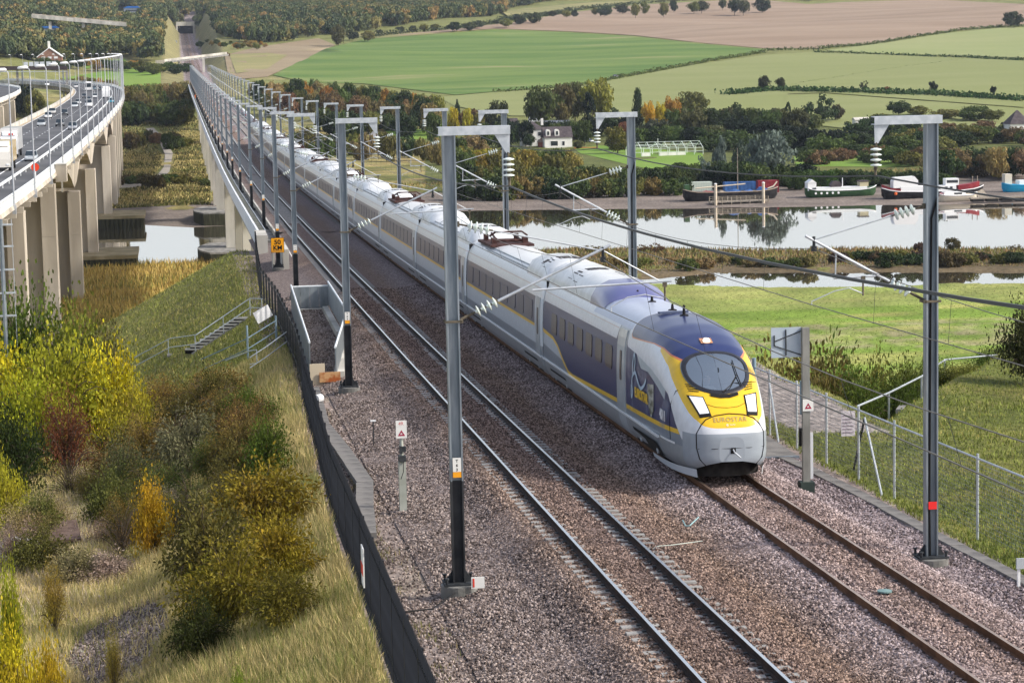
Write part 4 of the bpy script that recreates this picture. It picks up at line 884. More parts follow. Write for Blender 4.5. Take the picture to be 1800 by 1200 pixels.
def side_patch(b, s, d0, d1, h0, h1, e=0.012, mat=0, th=0.02, r=0.0, nseg=3):
    """thin plate following the body side between heights h0..h1; corners cut by r"""
    hs_ = np.linspace(h0, h1, nseg + 1)
    def ins(h): return 0 if r == 0 else (r if (h < h0 + 1e-6 or h > h1 - 1e-6) else 0)
    hs2 = sorted(set([h0, h0 + r, h1 - r, h1] + list(hs_[1:-1]))) if r else list(hs_)
    ring = [[(s * side_x(h, e - th), d0 + ins(h), h) for h in hs2], [(s * side_x(h, e), d0 + ins(h), h) for h in hs2], [(s * side_x(h, e), d1 - ins(h), h) for h in hs2], [(s * side_x(h, e - th), d1 - ins(h), h) for h in hs2]]
    n = len(hs2); vs = [p for q in ring for p in q]; fs = []
    for a in range(3):
        for k in range(n - 1): fs.append((a * n + k, a * n + k + 1, (a + 1) * n + k + 1, (a + 1) * n + k) if s > 0 else ((a + 1) * n + k, (a + 1) * n + k + 1, a * n + k + 1, a * n + k))
    for k in (0, n - 1): fs.append((0 * n + k, n + k, 2 * n + k, 3 * n + k))
    b.add(vs, fs, mat)
def roof_pod(b, d0, d1, mat=0, hh=.44, w=1.12):
    R = []
    for d, k in ((d0, 0.0), (d0 + .7, .75), (d0 + 1.5, 1.0), (d1 - .6, 1.0), (d1 - .05, .9), (d1, .0)):
        R.append([(-w - .05, d, 3.62), (-w, d, 3.78 + hh * k * .35), (-w * .82, d, 3.92 + hh * k * .8), (-w * .45, d, 4.03 + hh * k), (0, d, 4.06 + hh * k), (w * .45, d, 4.03 + hh * k), (w * .82, d, 3.92 + hh * k * .8), (w, d, 3.78 + hh * k * .35), (w + .05, d, 3.62)])
    b.loft(R, mat, closed=False)
def pod_h(x, k=1.0, hh=.44, w=1.12):
    return float(np.interp(abs(x), [0, w * .45, w * .82, w], [4.06 + hh * k, 4.03 + hh * k, 3.92 + hh * k * .8, 3.78 + hh * k * .35]))
def grille_quad(b, x0, x1, d0, d1, e=.012):
    p = [(x0, d0), (x1, d0), (x1, d1), (x0, d1)]; b.add([(x, d, pod_h(x) + e) for x, d in p] + [(x, d, pod_h(x) - .03) for x, d in p], [(0, 1, 2, 3), (0, 4, 5, 1), (1, 5, 6, 2), (2, 6, 7, 3), (3, 7, 4, 0)])
def add_bogie(car, d):
    b = MB(); b.box(-1.12, 1.12, d - 1.7, d + 1.7, .32, .62); b.box(-1.22, -1.02, d - 2.0, d + 2.0, .38, .72); b.box(1.02, 1.22, d - 2.0, d + 2.0, .38, .72)
    for yy in (d - 1.25, d + 1.25):
        for s in (-1, 1): b.lathe([(.2, -.06), (.45, -.06), (.45, .06), (.2, .06)], 18, (s * .755, yy, .46), (1, 0, 0))
        b.tube((-.9, yy, .46), (.9, yy, .46), .09, 8)
    b.build('bogie', M['under'], car, local=True)
    b = MB(); b.lathe([(.03, -.05), (.12, -.03), (.12, .05)], 10, (-1.26, d - 1.25, .46), (1, 0, 0)); b.lathe([(.03, -.05), (.12, -.03), (.12, .05)], 10, (-1.26, d + 1.25, .46), (1, 0, 0)); b.build('axle_box', M['galv_light'], car, local=True)
def opening_panels(car, ds):
    for d in ds:
        b = MB()
        for s in (-1, 1):
            p = [(d - 2.1, .27), (d - 1.75, .74), (d + 1.75, .74), (d + 2.1, .27)]
            b.add([(s * (side_x(h, .014)), dd, h) for dd, h in p], [(0, 1, 2, 3) if s < 0 else (3, 2, 1, 0)])
        b.build('bogie_opening_shade', M['under'], car, local=True)  # dark panel on the skirt stands for the shaded gap round the bogie
def pantograph(car, d):
    b = MB(); b.box(-.98, .98, d - 2.6, d + 2.1, 3.99, 4.10); b.build('roof_well', M['panto'], car, local=True)
    b = MB()
    for s in (-1, 1): b.tube((s * .55, d - 1.6, 4.2), (s * .45, d + 1.2, 4.42), .05, 6); b.tube((s * .3, d + 1.2, 4.46), (s * .55, d - 1.5, 4.6), .035, 6); b.box(s * .7 - .12, s * .7 + .12, d - 1.8, d - 1.4, 4.1, 4.36); b.box(s * .7 - .1, s * .7 + .1, d + 1.1, d + 1.4, 4.1, 4.38)
    b.tube((-.62, d - 1.7, 4.22), (.62, d - 1.7, 4.22), .06, 6); b.path([(-.85, d - 1.4, 4.42), (-.6, d - 1.5, 4.6), (.6, d - 1.5, 4.6), (.85, d - 1.4, 4.42)], .035, 6); b.path([(-.85, d - 1.1, 4.42), (-.6, d - 1.2, 4.6), (.6, d - 1.2, 4.6), (.85, d - 1.1, 4.42)], .035, 6)
    b.build('pantograph', M['panto'], car, local=True)
# ---------------------------------------------------------------- ordinary coach
def make_coach(kind):
    ds = [0.02, .1, .3, 1, 2, 4, 7, 10, 14, 17, 20, 22.5, 23.6, 23.9]
    def sc(d): return .965 if d in (0.02, 23.9) else (.985 if d in (.1,) else 1.0)
    car_o = uv_mesh('coach', [(d, [(x * sc(d), 2 + (h - 2) * sc(d)) for x, h in FP]) for d in ds], M['coach'], train)
    b = MB()
    for s in (-1, 1): side_patch(b, s, .12, 23.85, .93, .99, .03, 0, .06, nseg=1)
    b.build('sill_strip', M['sill'], car_o, local=True)
    b = MB(); b.loft([[(x * .93, d, 2.1 + (h - 2.1) * .95) for x, h in FP] for d in (-.34, .05)], closed=False); b.loft([[(x * .93, d, 2.1 + (h - 2.1) * .95) for x, h in FP] for d in (23.8, 24.0)], closed=False); b.box(-1.2, 1.2, .02, .1, .4, 3.8); b.box(-1.2, 1.2, 23.8, 23.88, .4, 3.8); b.build('gangway_bellows', M['rubber'], car_o, local=True)
    for s in (-1, 1):
        b = MB(); side_patch(b, s, .42, 1.42, .98, 3.15, .016, 0, .03, nseg=8); b.build('door', M['door'], car_o, local=True)
        b = MB(); side_patch(b, s, .78, 1.08, 1.75, 2.75, .03, 0, .03, r=.05, nseg=3); b.build('door_window', M['win'], car_o, local=True)
        for k in range(9):
            d0 = 2.35 + k * 2.34; b = MB(); side_patch(b, s, d0, d0 + 1.75, 2.2, 2.92, .016, 0, .03, r=.1); b.build('window', M['win2'], car_o, local=True)
    b = MB(); roof_pod(b, .25, 5.6); b.build('roof_pod', M['roof_white'], car_o, local=True, smooth=True)
    b = MB()
    for x0, x1 in ((-.98, -.72), (-.62, -.3), (-.24, .08), (.16, .5)):
        grille_quad(b, x0, x1, 1.9, 2.5); grille_quad(b, x0 + .05, x1 + .05, 2.62, 3.15)
    b.build('roof_grille', M['grille'], car_o, local=True)
    add_bogie(car_o, 3.2); add_bogie(car_o, 20.8); opening_panels(car_o, (3.2, 20.8))
    b = MB(); b.box(-1.0, 1.0, 6, 18, .3, .8); b.build('underframe', M['under'], car_o, local=True)
    b = MB()
    for k, xx in enumerate((-1.02, -.98)): b.tube((xx + k * .2 - .06, 5.6, 3.9 + k * .05), (xx + k * .2 - .06, 19.0, 3.9 + k * .05), .03, 5)
    b.build('roof_cable', M['galv'], car_o, local=True)
    if kind == 0: pantograph(car_o, 20.6)
    else:
        b = MB(); roof_pod(b, 18.6, 23.7); b.build('roof_pod', M['roof_white'], car_o, local=True, smooth=True)
        b = MB()
        for dd in (20.6, 22.2): b.add([(x, dd + (x + .3) * .1, pod_h(x) + .012) for x in (-1.0, -.6, -.1, .3)] + [(x, dd + .3 + (x + .3) * .1, pod_h(x) + .012) for x in (-1.0, -.6, -.1, .3)], [(k, k + 1, k + 5, k + 4) for k in range(3)])
        b.build('roof_slot', M['grille'], car_o, local=True)
    return car_o
def seat_car(o, y0, ln):
    z0, z1 = rail_z(y0 + 3.2), rail_z(y0 + ln - 3.4); sl = (z1 - z0) / (ln - 6.6)
    o.location = (0, y0 - Y_TIP, z0 - sl * 3.2 - train.location.z); o.rotation_euler = (math.atan(sl), 0, 0)
protos = [make_coach(0), make_coach(1)]
for i in range(15):
    y0 = Y_TIP + L_LEAD + i * L_CAR
    o = protos[i % 2] if i < 2 else copy_tree(protos[i % 2], parent=train)
    seat_car(o, y0, L_CAR)
# ---------------------------------------------------------------- driving car
dd = [0.0, .02, .04, .08, .12, .18, .25, .34] + list(np.arange(.42, 3.6, .06)) + list(np.arange(3.7, 8.3, .2)) + [9, 11, 14, 17, 20, 23, 24.5, 24.8, 24.98]
WIN_C = 2.86
def in_win(x, h, k=1.0):
    a = x / (.93 * k); bb = (h - 2.92) / ((.44 if h > 2.92 else .56) * k); return abs(a) ** 2.3 + abs(bb) ** 2.3 < 1
def ring_at(d):
    if d >= 8: return FP if d < 24.7 else [(x * (.985 if d < 24.9 else .965), 2 + (h - 2) * (.985 if d < 24.9 else .965)) for x, h in FP]
    T, B, w = fT(d), fB(d), fW(d); return [(x * w, B + (h - .28) / 3.8 * (T - B)) for x, h in FP]
lead = uv_mesh('driving_car', [(d, ring_at(d)) for d in dd], M['lead'], train, drop=lambda q: sum(p[1] for p in q) / 4 < 3.0 and in_win(sum(p[0] for p in q) / 4, sum(p[2] for p in q) / 4, .93) and sum(p[2] for p in q) / 4 > 2.2)
b = MB(); b.add([(x, 0, h) for x, h in ring_at(0.0)], [tuple(range(len(FP)))]); b.build('nose_tip', mat('nose_grey', (0.30, 0.34, 0.39), None, rough=0.3, coat=.5), lead, local=True)
def face_pt(x, h, e=0.015):
    d = nose_d(x, h); d1 = nose_d(x, h + .04); d2 = nose_d(x + .03, h); nx = -(-(d2 - d) / .03); nz = (d1 - d) / .04
    n = Vector((-(d2 - d) / .03 * -1, -1, (d1 - d) / .04)); n = Vector(((d2 - d) / .03, -1, (d1 - d) / .04)).normalized(); return Vector((x, d, h)) + n * e
def face_strip(b, outer, inner, e_o, e_i, closed=True, mat=0):
    n = len(outer); vs = [face_pt(*p, e_o) for p in outer] + [face_pt(*p, e_i) for p in inner]
    b.add(vs, [(i, (i + 1) % n, n + (i + 1) % n, n + i) for i in range(n if closed else n - 1)], mat)
def win_loop(k, n=48):
    out = []
    for i in range(n):
        t = 2 * math.pi * i / n; c_, s_ = math.cos(t), math.sin(t); r = (abs(c_) ** 2.3 + abs(s_) ** 2.3) ** (-1 / 2.3)
        out.append((.93 * k * r * c_, 2.92 + (.44 if s_ > 0 else .56) * k * r * s_))
    return out
b = MB(); L3 = [win_loop(k) for k in (1.03, 1.0, .95, .90, .87)]
for i in range(4): face_strip(b, L3[i], L3[i + 1], (.004, .03, .035, .035, .02)[i], (.004, .03, .035, .035, .02)[i + 1])
b.build('windscreen_surround', mat('gloss_black', (0.012, 0.011, 0.014), None, rough=0.15, coat=.5), lead, local=True, smooth=True)
m, nt, N, L, bb = newmat('windscreen_glass'); N.remove(bb); gl = N.new('ShaderNodeBsdfGlossy'); gl.inputs['Roughness'].default_value = 0.03; gl.inputs[0].default_value = (0.85, 0.92, 0.95, 1); tr = N.new('ShaderNodeBsdfTransparent'); tr.inputs[0].default_value = (0.55, 0.66, 0.70, 1); ms = N.new('ShaderNodeMixShader'); lw = N.new('ShaderNodeLayerWeight'); lw.inputs[0].default_value = .5
mr = N.new('ShaderNodeMapRange'); mr.inputs['To Min'].default_value = .48; mr.inputs['To Max'].default_value = .8; L.new(lw.outputs['Fresnel'], mr.inputs[0]); L.new(mr.outputs[0], ms.inputs[0]); L.new(tr.outputs[0], ms.inputs[1]); L.new(gl.outputs[0], ms.inputs[2]); L.new(ms.outputs[0], N['Material Output'].inputs['Surface']); M['windscreen'] = m
b = MB(); rings = [[face_pt(*p, .02) for p in win_loop(k, 40)] for k in (.885, .6, .35, .12)]; b.loft(rings, caps=False); b.add(rings[-1], [tuple(range(40))]); b.build('windscreen', m, lead, local=True, smooth=True)
# cab interior
b = MB(); b.box(-1.0, 1.0, 3.4, 3.5, 1.2, 3.45); b.box(-1.05, 1.05, 1.5, 3.4, 1.15, 1.25); b.add([(-.85, 1.25, 2.28), (.85, 1.25, 2.28), (.95, 2.0, 2.36), (-.95, 2.0, 2.36), (-.95, 2.0, 1.3), (.95, 2.0, 1.3), (.85, 1.1, 1.3), (-.85, 1.1, 1.3)], [(0, 1, 2, 3), (3, 2, 5, 4), (0, 7, 6, 1)]); b.build('cab_interior', mat('cab_grey', (0.14, 0.17, 0.19), (0.2, 0.23, 0.25), 2, .8), lead, local=True)
# wiper
b = MB(); p0 = face_pt(-.02, 2.36, .06); b.path([p0, face_pt(.25, 2.5, .07), face_pt(.52, 2.75, .07)], .014, 5); b.path([face_pt(.56, 2.5, .065), face_pt(.52, 2.75, .07), face_pt(.50, 3.1, .06)], .016, 5); b.build('wiper', M['black'], lead, local=True)
b = MB(); q = [(-.36, 2.30), (-.1, 2.25), (.16, 2.25), (.42, 2.30)]; q2 = [(-.36, 2.37), (-.1, 2.33), (.16, 2.33), (.42, 2.37)]; face_strip(b, q, q2, .022, .022, False); b.build('wiper_recess', M['black'], lead, local=True)
# head lamps
m_hl = emit_mat('headlamp_lens', (0.80, 0.84, 0.88), 0.12)
for s in (-1, 1):
    P4 = [(s * .97, 2.32), (s * .575, 2.29), (s * .50, 1.85), (s * .80, 1.82)]; cx_ = sum(p[0] for p in P4) / 4; cz_ = sum(p[1] for p in P4) / 4
    def shrink(k, dz=0): return [(cx_ + (x - cx_) * k, cz_ + (h - cz_) * k + dz) for x, h in P4]
    def dens(P): 
        o_ = []
        for i in range(4): a, c_ = P[i], P[(i + 1) % 4]; o_ += [(a[0] + (c_[0] - a[0]) * k / 5, a[1] + (c_[1] - a[1]) * k / 5) for k in range(5)]
        return o_
    b = MB(); face_strip(b, dens(shrink(1.06)), dens(shrink(.98)), .004, .022); face_strip(b, dens(shrink(.98)), dens(shrink(.80, .02)), .022, .024); b.build('headlamp_surround', M['black'], lead, local=True)
    b = MB(); lo = dens(shrink(.82, .02)); li_ = [face_pt(*p, .026) for p in lo]; lc = [face_pt(*p, .03) for p in dens(shrink(.3, .02))]; b.loft([li_, lc], caps=False); b.add(lc, [tuple(range(20))]); b.build('headlight', m_hl, lead, local=True)
    b = MB()
    for k in range(4):
        h0 = 2.58 - k * .05; xa = s * (.64 + .0 * k); xb = s * (.95 - .015 * k)
        q = [(xa + (xb - xa) * t, h0 + .02 * t) for t in (0, .5, 1)]; face_strip(b, q, [(x, h - .02) for x, h in q], .008, .008, False)
    b.build('vent_slot', M['black'], lead, local=True)
# coupler hatch outline and seams
def seam(name, pts, w=.022, m_=None, e=.008):
    b = MB(); b.path([face_pt(x, h, e) for x, h in pts], w / 2, 5); return b.build(name, m_ or M['black'], lead, local=True)
hp = [(.70, .52), (.86, .70), (.93, 1.0), (.93, 1.38), (.80, 1.62), (.66, 1.76), (.4, 1.85), (0, 1.89)]
seam('coupler_hatch_seam', [(-x, h) for x, h in hp] + hp[::-1][1:], .03)
seam('bonnet_seam', [(-.75, 2.25), (-.55, 2.12), (-.3, 2.05), (0, 2.03), (.3, 2.05), (.55, 2.12), (.75, 2.25)], .012)
seam('hatch_seam', [(-.9, .98), (-.5, .985), (0, .985), (.5, .985), (.9, .98)], .014)
b = MB(); b.path([face_pt(0.03, .95, .0), face_pt(.05, .88, .1), face_pt(.2, .74, .16)], .02, 6); b.build('coupling_hook', M['galv_light'], lead, local=True)
b = MB(); q = [(-.04, 1.0), (.1, 1.0)]; face_strip(b, q, [(-.04, .84), (.1, .84)], .012, .012, False); b.build('hook_recess', M['black'], lead, local=True)
# roof lamp, aerials
b = MB(); z_ = fT(3.12); b.add([(-.17, 2.92, fT(2.92) + .02), (.17, 2.92, fT(2.92) + .02), (.17, 3.28, fT(3.28) + .02), (-.17, 3.28, fT(3.28) + .02)], [(0, 1, 2, 3)]); b.build('roof_lamp_bezel', mat('lamp_bezel', (0.45, 0.22, 0.12), None, rough=.4), lead, local=True)
b = MB(); b.lathe([(.02, 0), (.11, .0), (.09, .05), (.02, .08)], 12, (0, 3.06, fT(3.06) + .025), (0, -.45, .9)); b.build('roof_lamp', emit_mat('lit_lamp', (1.0, 0.86, 0.66), 2.2), lead, local=True)
for d_, hgt in ((6.3, .32), (8.0, .2), (11.2, .2), (13.6, .2)):
    b = MB(); b.lathe([(.14, 0), (.13, .04), (.05, .06), (.035, hgt), (.01, hgt + .02)], 8, (.05, d_, fT(min(d_, 8.9)) - .02)); b.build('aerial', M['black'], lead, local=True)
b = MB(); b.obox((-.1, 7.1, 4.1), .9, .12, .06, .1); b.obox((-.35, 7.35, 4.08), .35, .1, .05, .1); b.build('roof_step', mat('blue_grey_fitting', (0.08, 0.1, 0.17)), lead, local=True)
# dark hump and rear pod
b = MB(); R = []
for d, k in ((13.2, .0), (13.8, .62), (14.8, .95), (15.8, 1.0)): R.append([(-1.17, d, 3.62), (-1.12, d, 3.78 + .44 * k * .35), (-.92, d, 3.92 + .44 * k * .8), (-.5, d, 4.03 + .44 * k), (0, d, 4.06 + .44 * k), (.5, d, 4.03 + .44 * k), (.92, d, 3.92 + .44 * k * .8), (1.12, d, 3.78 + .44 * k * .35), (1.17, d, 3.62)])
b.loft(R, closed=False); b.build('roof_hump', mat('roof_hump_blue', (0.09, 0.10, 0.26), (0.13, 0.13, 0.28), 1, .3, coat=.5), lead, local=True, smooth=True)
b = MB(); R = [[(-1.17, d, 3.62), (-1.12, d, 3.78 + .154), (-.92, d, 3.92 + .352), (-.5, d, 4.47), (0, d, 4.50), (.5, d, 4.47), (.92, d, 3.92 + .352), (1.12, d, 3.934), (1.17, d, 3.62)] for d in (15.8, 24.4, 24.85)]; b.loft(R, closed=False); b.build('roof_pod', M['roof_white'], lead, local=True, smooth=True)
b = MB()
for x0, x1, d0 in ((-1.0, -.76, 19.4), (-.66, -.36, 20.4), (-.32, -.02, 20.4), (.02, .34, 20.4), (-.98, -.74, 20.6)): grille_quad(b, x0, x1, d0, d0 + .85)
grille_quad(b, .35, .85, 17.6, 19.4); b.build('roof_grille', M['grille'], lead, local=True)
# side fittings
b = MB()
for s in (-1, 1):
    side_patch(b, s, 3.0, 24.9, .93, .99, .03, 0, .06, nseg=1)
    n_ = 12; prev = None
    for k in range(n_):
        da, db = 1.5 + k * 1.5 / n_, 1.5 + (k + 1) * 1.5 / n_
        b.add([(s * (nose_half(da, .93) + .02), da, .95), (s * (nose_half(db, .93) + .02), db, .95), (s * (nose_half(db, .99) + .02), db, 1.01), (s * (nose_half(da, .99) + .02), da, 1.01)], [(0, 1, 2, 3)])
b.build('sill_strip', M['sill'], lead, local=True)
for s in (-1, 1):
    for k in range(7):
        d0 = 10.35 + k * 1.94 if k < 6 else 22.2; ln = 1.25 if k < 6 else 1.0
        d0 = 10.2 + k * 1.86; b = MB(); side_patch(b, s, d0, d0 + 1.2, 2.10, 2.84, .016, 0, .03, r=.1); b.build('window', M['win'], lead, local=True)
    b = MB(); side_patch(b, s, 8.1, 9.34, 1.0, 3.5, .014, 0, .03, nseg=10); b.build('door', M['door'], lead, local=True)
    b = MB(); side_patch(b, s, 8.55, 8.82, 1.95, 2.85, .028, 0, .03, r=.04); b.build('door_window', M['win'], lead, local=True)
b = MB()
for s in (-1, 1):
    for a0, a1 in ((.35, 4.6),):
        N_ = 16; pr = []
        for k in range(N_ + 1):
            d = a0 + (a1 - a0) * k / N_; wv = nose_half(d, max(fB(d) + .06, .42)); pr.append((s * (wv + .05 * math.sin(math.pi * k / N_)), d))
        vs = [(x, d, .17) for x, d in pr] + [(x * 1.03, d, .40 - .1 * (k / N_)) for k, (x, d) in enumerate(pr)]
        b.add(vs, [(k, k + 1, N_ + 2 + k, N_ + 1 + k) for k in range(N_)])
b.build('plough_skirt', mat('plough_grey', (0.48, 0.51, 0.55), None, rough=.4), lead, local=True, smooth=True)
b = MB(); b.prism([(1.05 * math.cos(a), 1.5 - 1.05 * math.sin(a)) for a in np.linspace(0, math.pi, 15)] + [(-1.05, 4.2), (1.05, 4.2)], 'z', .15, .56); b.box(-1.0, 1.0, 8, 17, .3, .8); b.build('underframe', M['under'], lead, local=True)
add_bogie(lead, 5.2); add_bogie(lead, 21.6); opening_panels(lead, (5.3, 21.6))
# lettering
def text_obj(name, body, size, material, parent, mtx, extrude=.004, bold=0.0, align='LEFT', spacing=1.0):
    cu = bpy.data.curves.new(name, 'FONT'); cu.body = body; cu.size = size; cu.extrude = extrude; cu.offset = bold; cu.align_x = align; cu.space_character = spacing; cu.resolution_u = 3
    tmp = bpy.data.objects.new(name + '_tmp', cu); COL.objects.link(tmp); dg = bpy.context.evaluated_depsgraph_get(); me = bpy.data.meshes.new_from_object(tmp.evaluated_get(dg)); bpy.data.objects.remove(tmp); bpy.data.curves.remove(cu)
    me.name = name; me.transform(mtx); me.materials.clear(); me.materials.append(material); o = bpy.data.objects.new(name, me); COL.objects.link(o)
    if parent: o.parent = parent
    return o
def side_mtx(d, h, e=.03, slope=0.0):
    x = -(nose_half(min(d, 8.5), h) + e); return Matrix(((0, 0, -1, x), (-1, 0, 0, d), (0, 1, 0, h), (0, 0, 0, 1)))
M['yel'] = mat('yellow_lettering', YEL, None, rough=.4); M['white_l'] = mat('white_lettering', (0.8, 0.8, 0.82), None, rough=.4)
text_obj('lettering', 'EUROSTAR', .40, M['yel'], lead, side_mtx(6.35, 1.72, .03), bold=.012)
text_obj('fleet_number', '4011', .42, M['white_l'], lead, side_mtx(2.95, 1.50, .04), bold=.008)
tm = text_obj('nose_lettering', 'EUROSTAR', .17, mat('grey_lettering', (0.42, 0.33, 0.14), None, rough=.4), lead, Matrix.Identity(4), extrude=0, bold=.002, align='CENTER', spacing=1.15)
for v in tm.data.vertices: v.co = face_pt(v.co.x, 1.69 + v.co.y, .012)
tm = text_obj('nose_logo', 'e ~~', .13, M['white_l'], lead, Matrix.Identity(4), extrude=0, align='CENTER')
for v in tm.data.vertices: v.co = face_pt(v.co.x, 1.575 + v.co.y, .012)
sw = mat('swoosh_pale_blue', (0.30, 0.42, 0.52), (0.45, 0.56, 0.66), 3, .4)
for path_ in ([(6.9, 2.0), (6.95, 1.65), (6.75, 1.75), (6.8, 2.2), (6.35, 2.42), (5.9, 2.2), (5.5, 2.05), (5.0, 2.2), (4.75, 2.42)], [(6.7, 2.3), (6.75, 2.65), (6.55, 2.95), (6.4, 2.75), (6.5, 2.4)]):
    b = MB(); pp = []
    P_ = [np.array(p) for p in path_]
    for i in range(len(P_) - 1):
        a0, a1, a2, a3 = P_[max(i - 1, 0)], P_[i], P_[i + 1], P_[min(i + 2, len(P_) - 1)]
        for t in np.linspace(0, 1, 6)[:-1]: pp.append(.5 * ((2 * a1) + (-a0 + a2) * t + (2 * a0 - 5 * a1 + 4 * a2 - a3) * t * t + (-a0 + 3 * a1 - 3 * a2 + a3) * t ** 3))
    pp = np.array(pp); tg = np.gradient(pp, axis=0); tg /= np.linalg.norm(tg, axis=1)[:, None] + 1e-9; w_ = .055
    vs = []; 
    for p, t in zip(pp, tg):
        for s in (-1, 1): d_, h_ = p[0] - t[1] * w_ * s, p[1] + t[0] * w_ * s; vs.append((-(nose_half(min(d_, 8.5), h_) + .02), d_, h_))
    b.add(vs, [(2 * k, 2 * k + 1, 2 * k + 3, 2 * k + 2) for k in range(len(pp) - 1)]); b.build('swoosh_emblem', sw, lead, local=True)
b = MB(); q = [(4.55, 2.3), (3.75, 2.35), (3.75, 1.6), (4.1, 1.35), (4.5, 1.75)]; b.add([(-(nose_half(d, h) + .02), d, h) for d, h in q], [(0, 1, 2, 3, 4)]); b.build('picture_panel', mat('picture_panel', (0.10, 0.10, 0.07), (0.42, 0.42, 0.38), 2.2, .4, stretch=(1, 1, 2.5)), lead, local=True)
seam_ = MB(); seam_.path([(-(nose_half(d, h) + .006), d, h) for d, h in ((1.95, 1.02), (2.0, 1.5), (1.95, 2.0), (1.7, 2.4), (1.45, 2.55), (1.3, 2.62))], .009, 4); seam_.build('panel_seam', M['black'], lead, local=True)
seat_car(lead, Y_TIP, L_LEAD)
# driver at the desk: one skinned body seated behind the glass
drv = thing('person', 'driver in pale shirt sitting behind the windscreen of the train', 'person', (XR - .18, Y_TIP + 2.35, rail_z(Y_TIP + 2.3) + 1.45))
J = [(0, 0, .35), (0, .02, .55), (0, .03, .8), (0, 0, .98), (0, -.04, 1.08), (.2, 0, .93), (.3, -.12, .66), (.2, -.38, .62), (-.2, 0, .93), (-.3, -.12, .66), (-.2, -.38, .62), (.12, -.2, .33), (.14, -.5, .34), (.14, -.5, -.1), (-.12, -.2, .33), (-.14, -.5, .34), (-.14, -.5, -.1)]
E_ = [(0, 1), (1, 2), (2, 3), (3, 4), (2, 5), (5, 6), (6, 7), (2, 8), (8, 9), (9, 10), (0, 11), (11, 12), (12, 13), (0, 14), (14, 15), (15, 16)]
RD = [.15, .15, .17, .06, .10, .07, .055, .04, .07, .055, .04, .085, .075, .05, .085, .075, .05]
me = bpy.data.meshes.new('body'); me.from_pydata(J, E_, []); body = bpy.data.objects.new('body', me); COL.objects.link(body); body.parent = drv
sk = body.modifiers.new('skin', 'SKIN'); 
for i, v in enumerate(me.skin_vertices[0].data): v.radius = (RD[i], RD[i]); v.use_root = (i == 0)
body.modifiers.new('sub', 'SUBSURF').levels = 1
me.materials.append(mat('shirt', (0.5, 0.5, 0.5), None, rough=.8))
b = MB(); b.lathe([(.01, -.13), (.07, -.11), (.095, -.02), (.1, .05), (.08, .12), (.01, .15)], 12, (0, -.05, 1.17)); b.lathe([(.01, -.02), (.018, 0), (.008, .03)], 6, (0, -.15, 1.16), (0, -1, 0)); b.build('head', mat('skin', (0.5, 0.3, 0.22), None, rough=.6), drv, local=True, smooth='all')
b = MB(); b.lathe([(.104, .03), (.106, .08), (.085, .14), (.01, .165)], 12, (0, -.035, 1.17)); b.build('hair', mat('hair', (0.06, 0.04, 0.03)), drv, local=True, smooth='all')
# ================================================================ overhead line
M['mast_dark'] = mat('mast_lower_dark', (0.030, 0.032, 0.036), (0.055, 0.057, 0.062), 2, .55, .4)
M['plate_w'] = mat('plate_white', (0.7, 0.7, 0.68)); M['plate_y'] = mat('plate_orange', (0.80, 0.34, 0.02)); M['link'] = mat('rusty_link', (0.10, 0.09, 0.07), (0.18, 0.15, 0.11), 8, .7, .3)
DISC = None
def disc_set(part, p, q, n=4, r=.132):
    """n porcelain discs threaded between p and q"""
    global DISC
    p = Vector(p); q = Vector(q); d = (q - p).normalized()
    if DISC is None:
        b = MB(); b.lathe([(.03, -.05), (.035, -.02), (r * .6, .0), (r, .012), (r * .98, .03), (r * .45, .052), (.03, .06)], 14); DISC = b.build('disc', M['glass_disc'], part, smooth=True, local=True); COL.objects.unlink(DISC); proto = DISC
    for k in range(n):
        o = DISC.copy(); COL.objects.link(o); o.parent = part; o.location = p + (q - p) * ((k + .5) / n); o.rotation_mode = 'QUATERNION'; o.rotation_quaternion = d.to_track_quat('Z', 'Y')
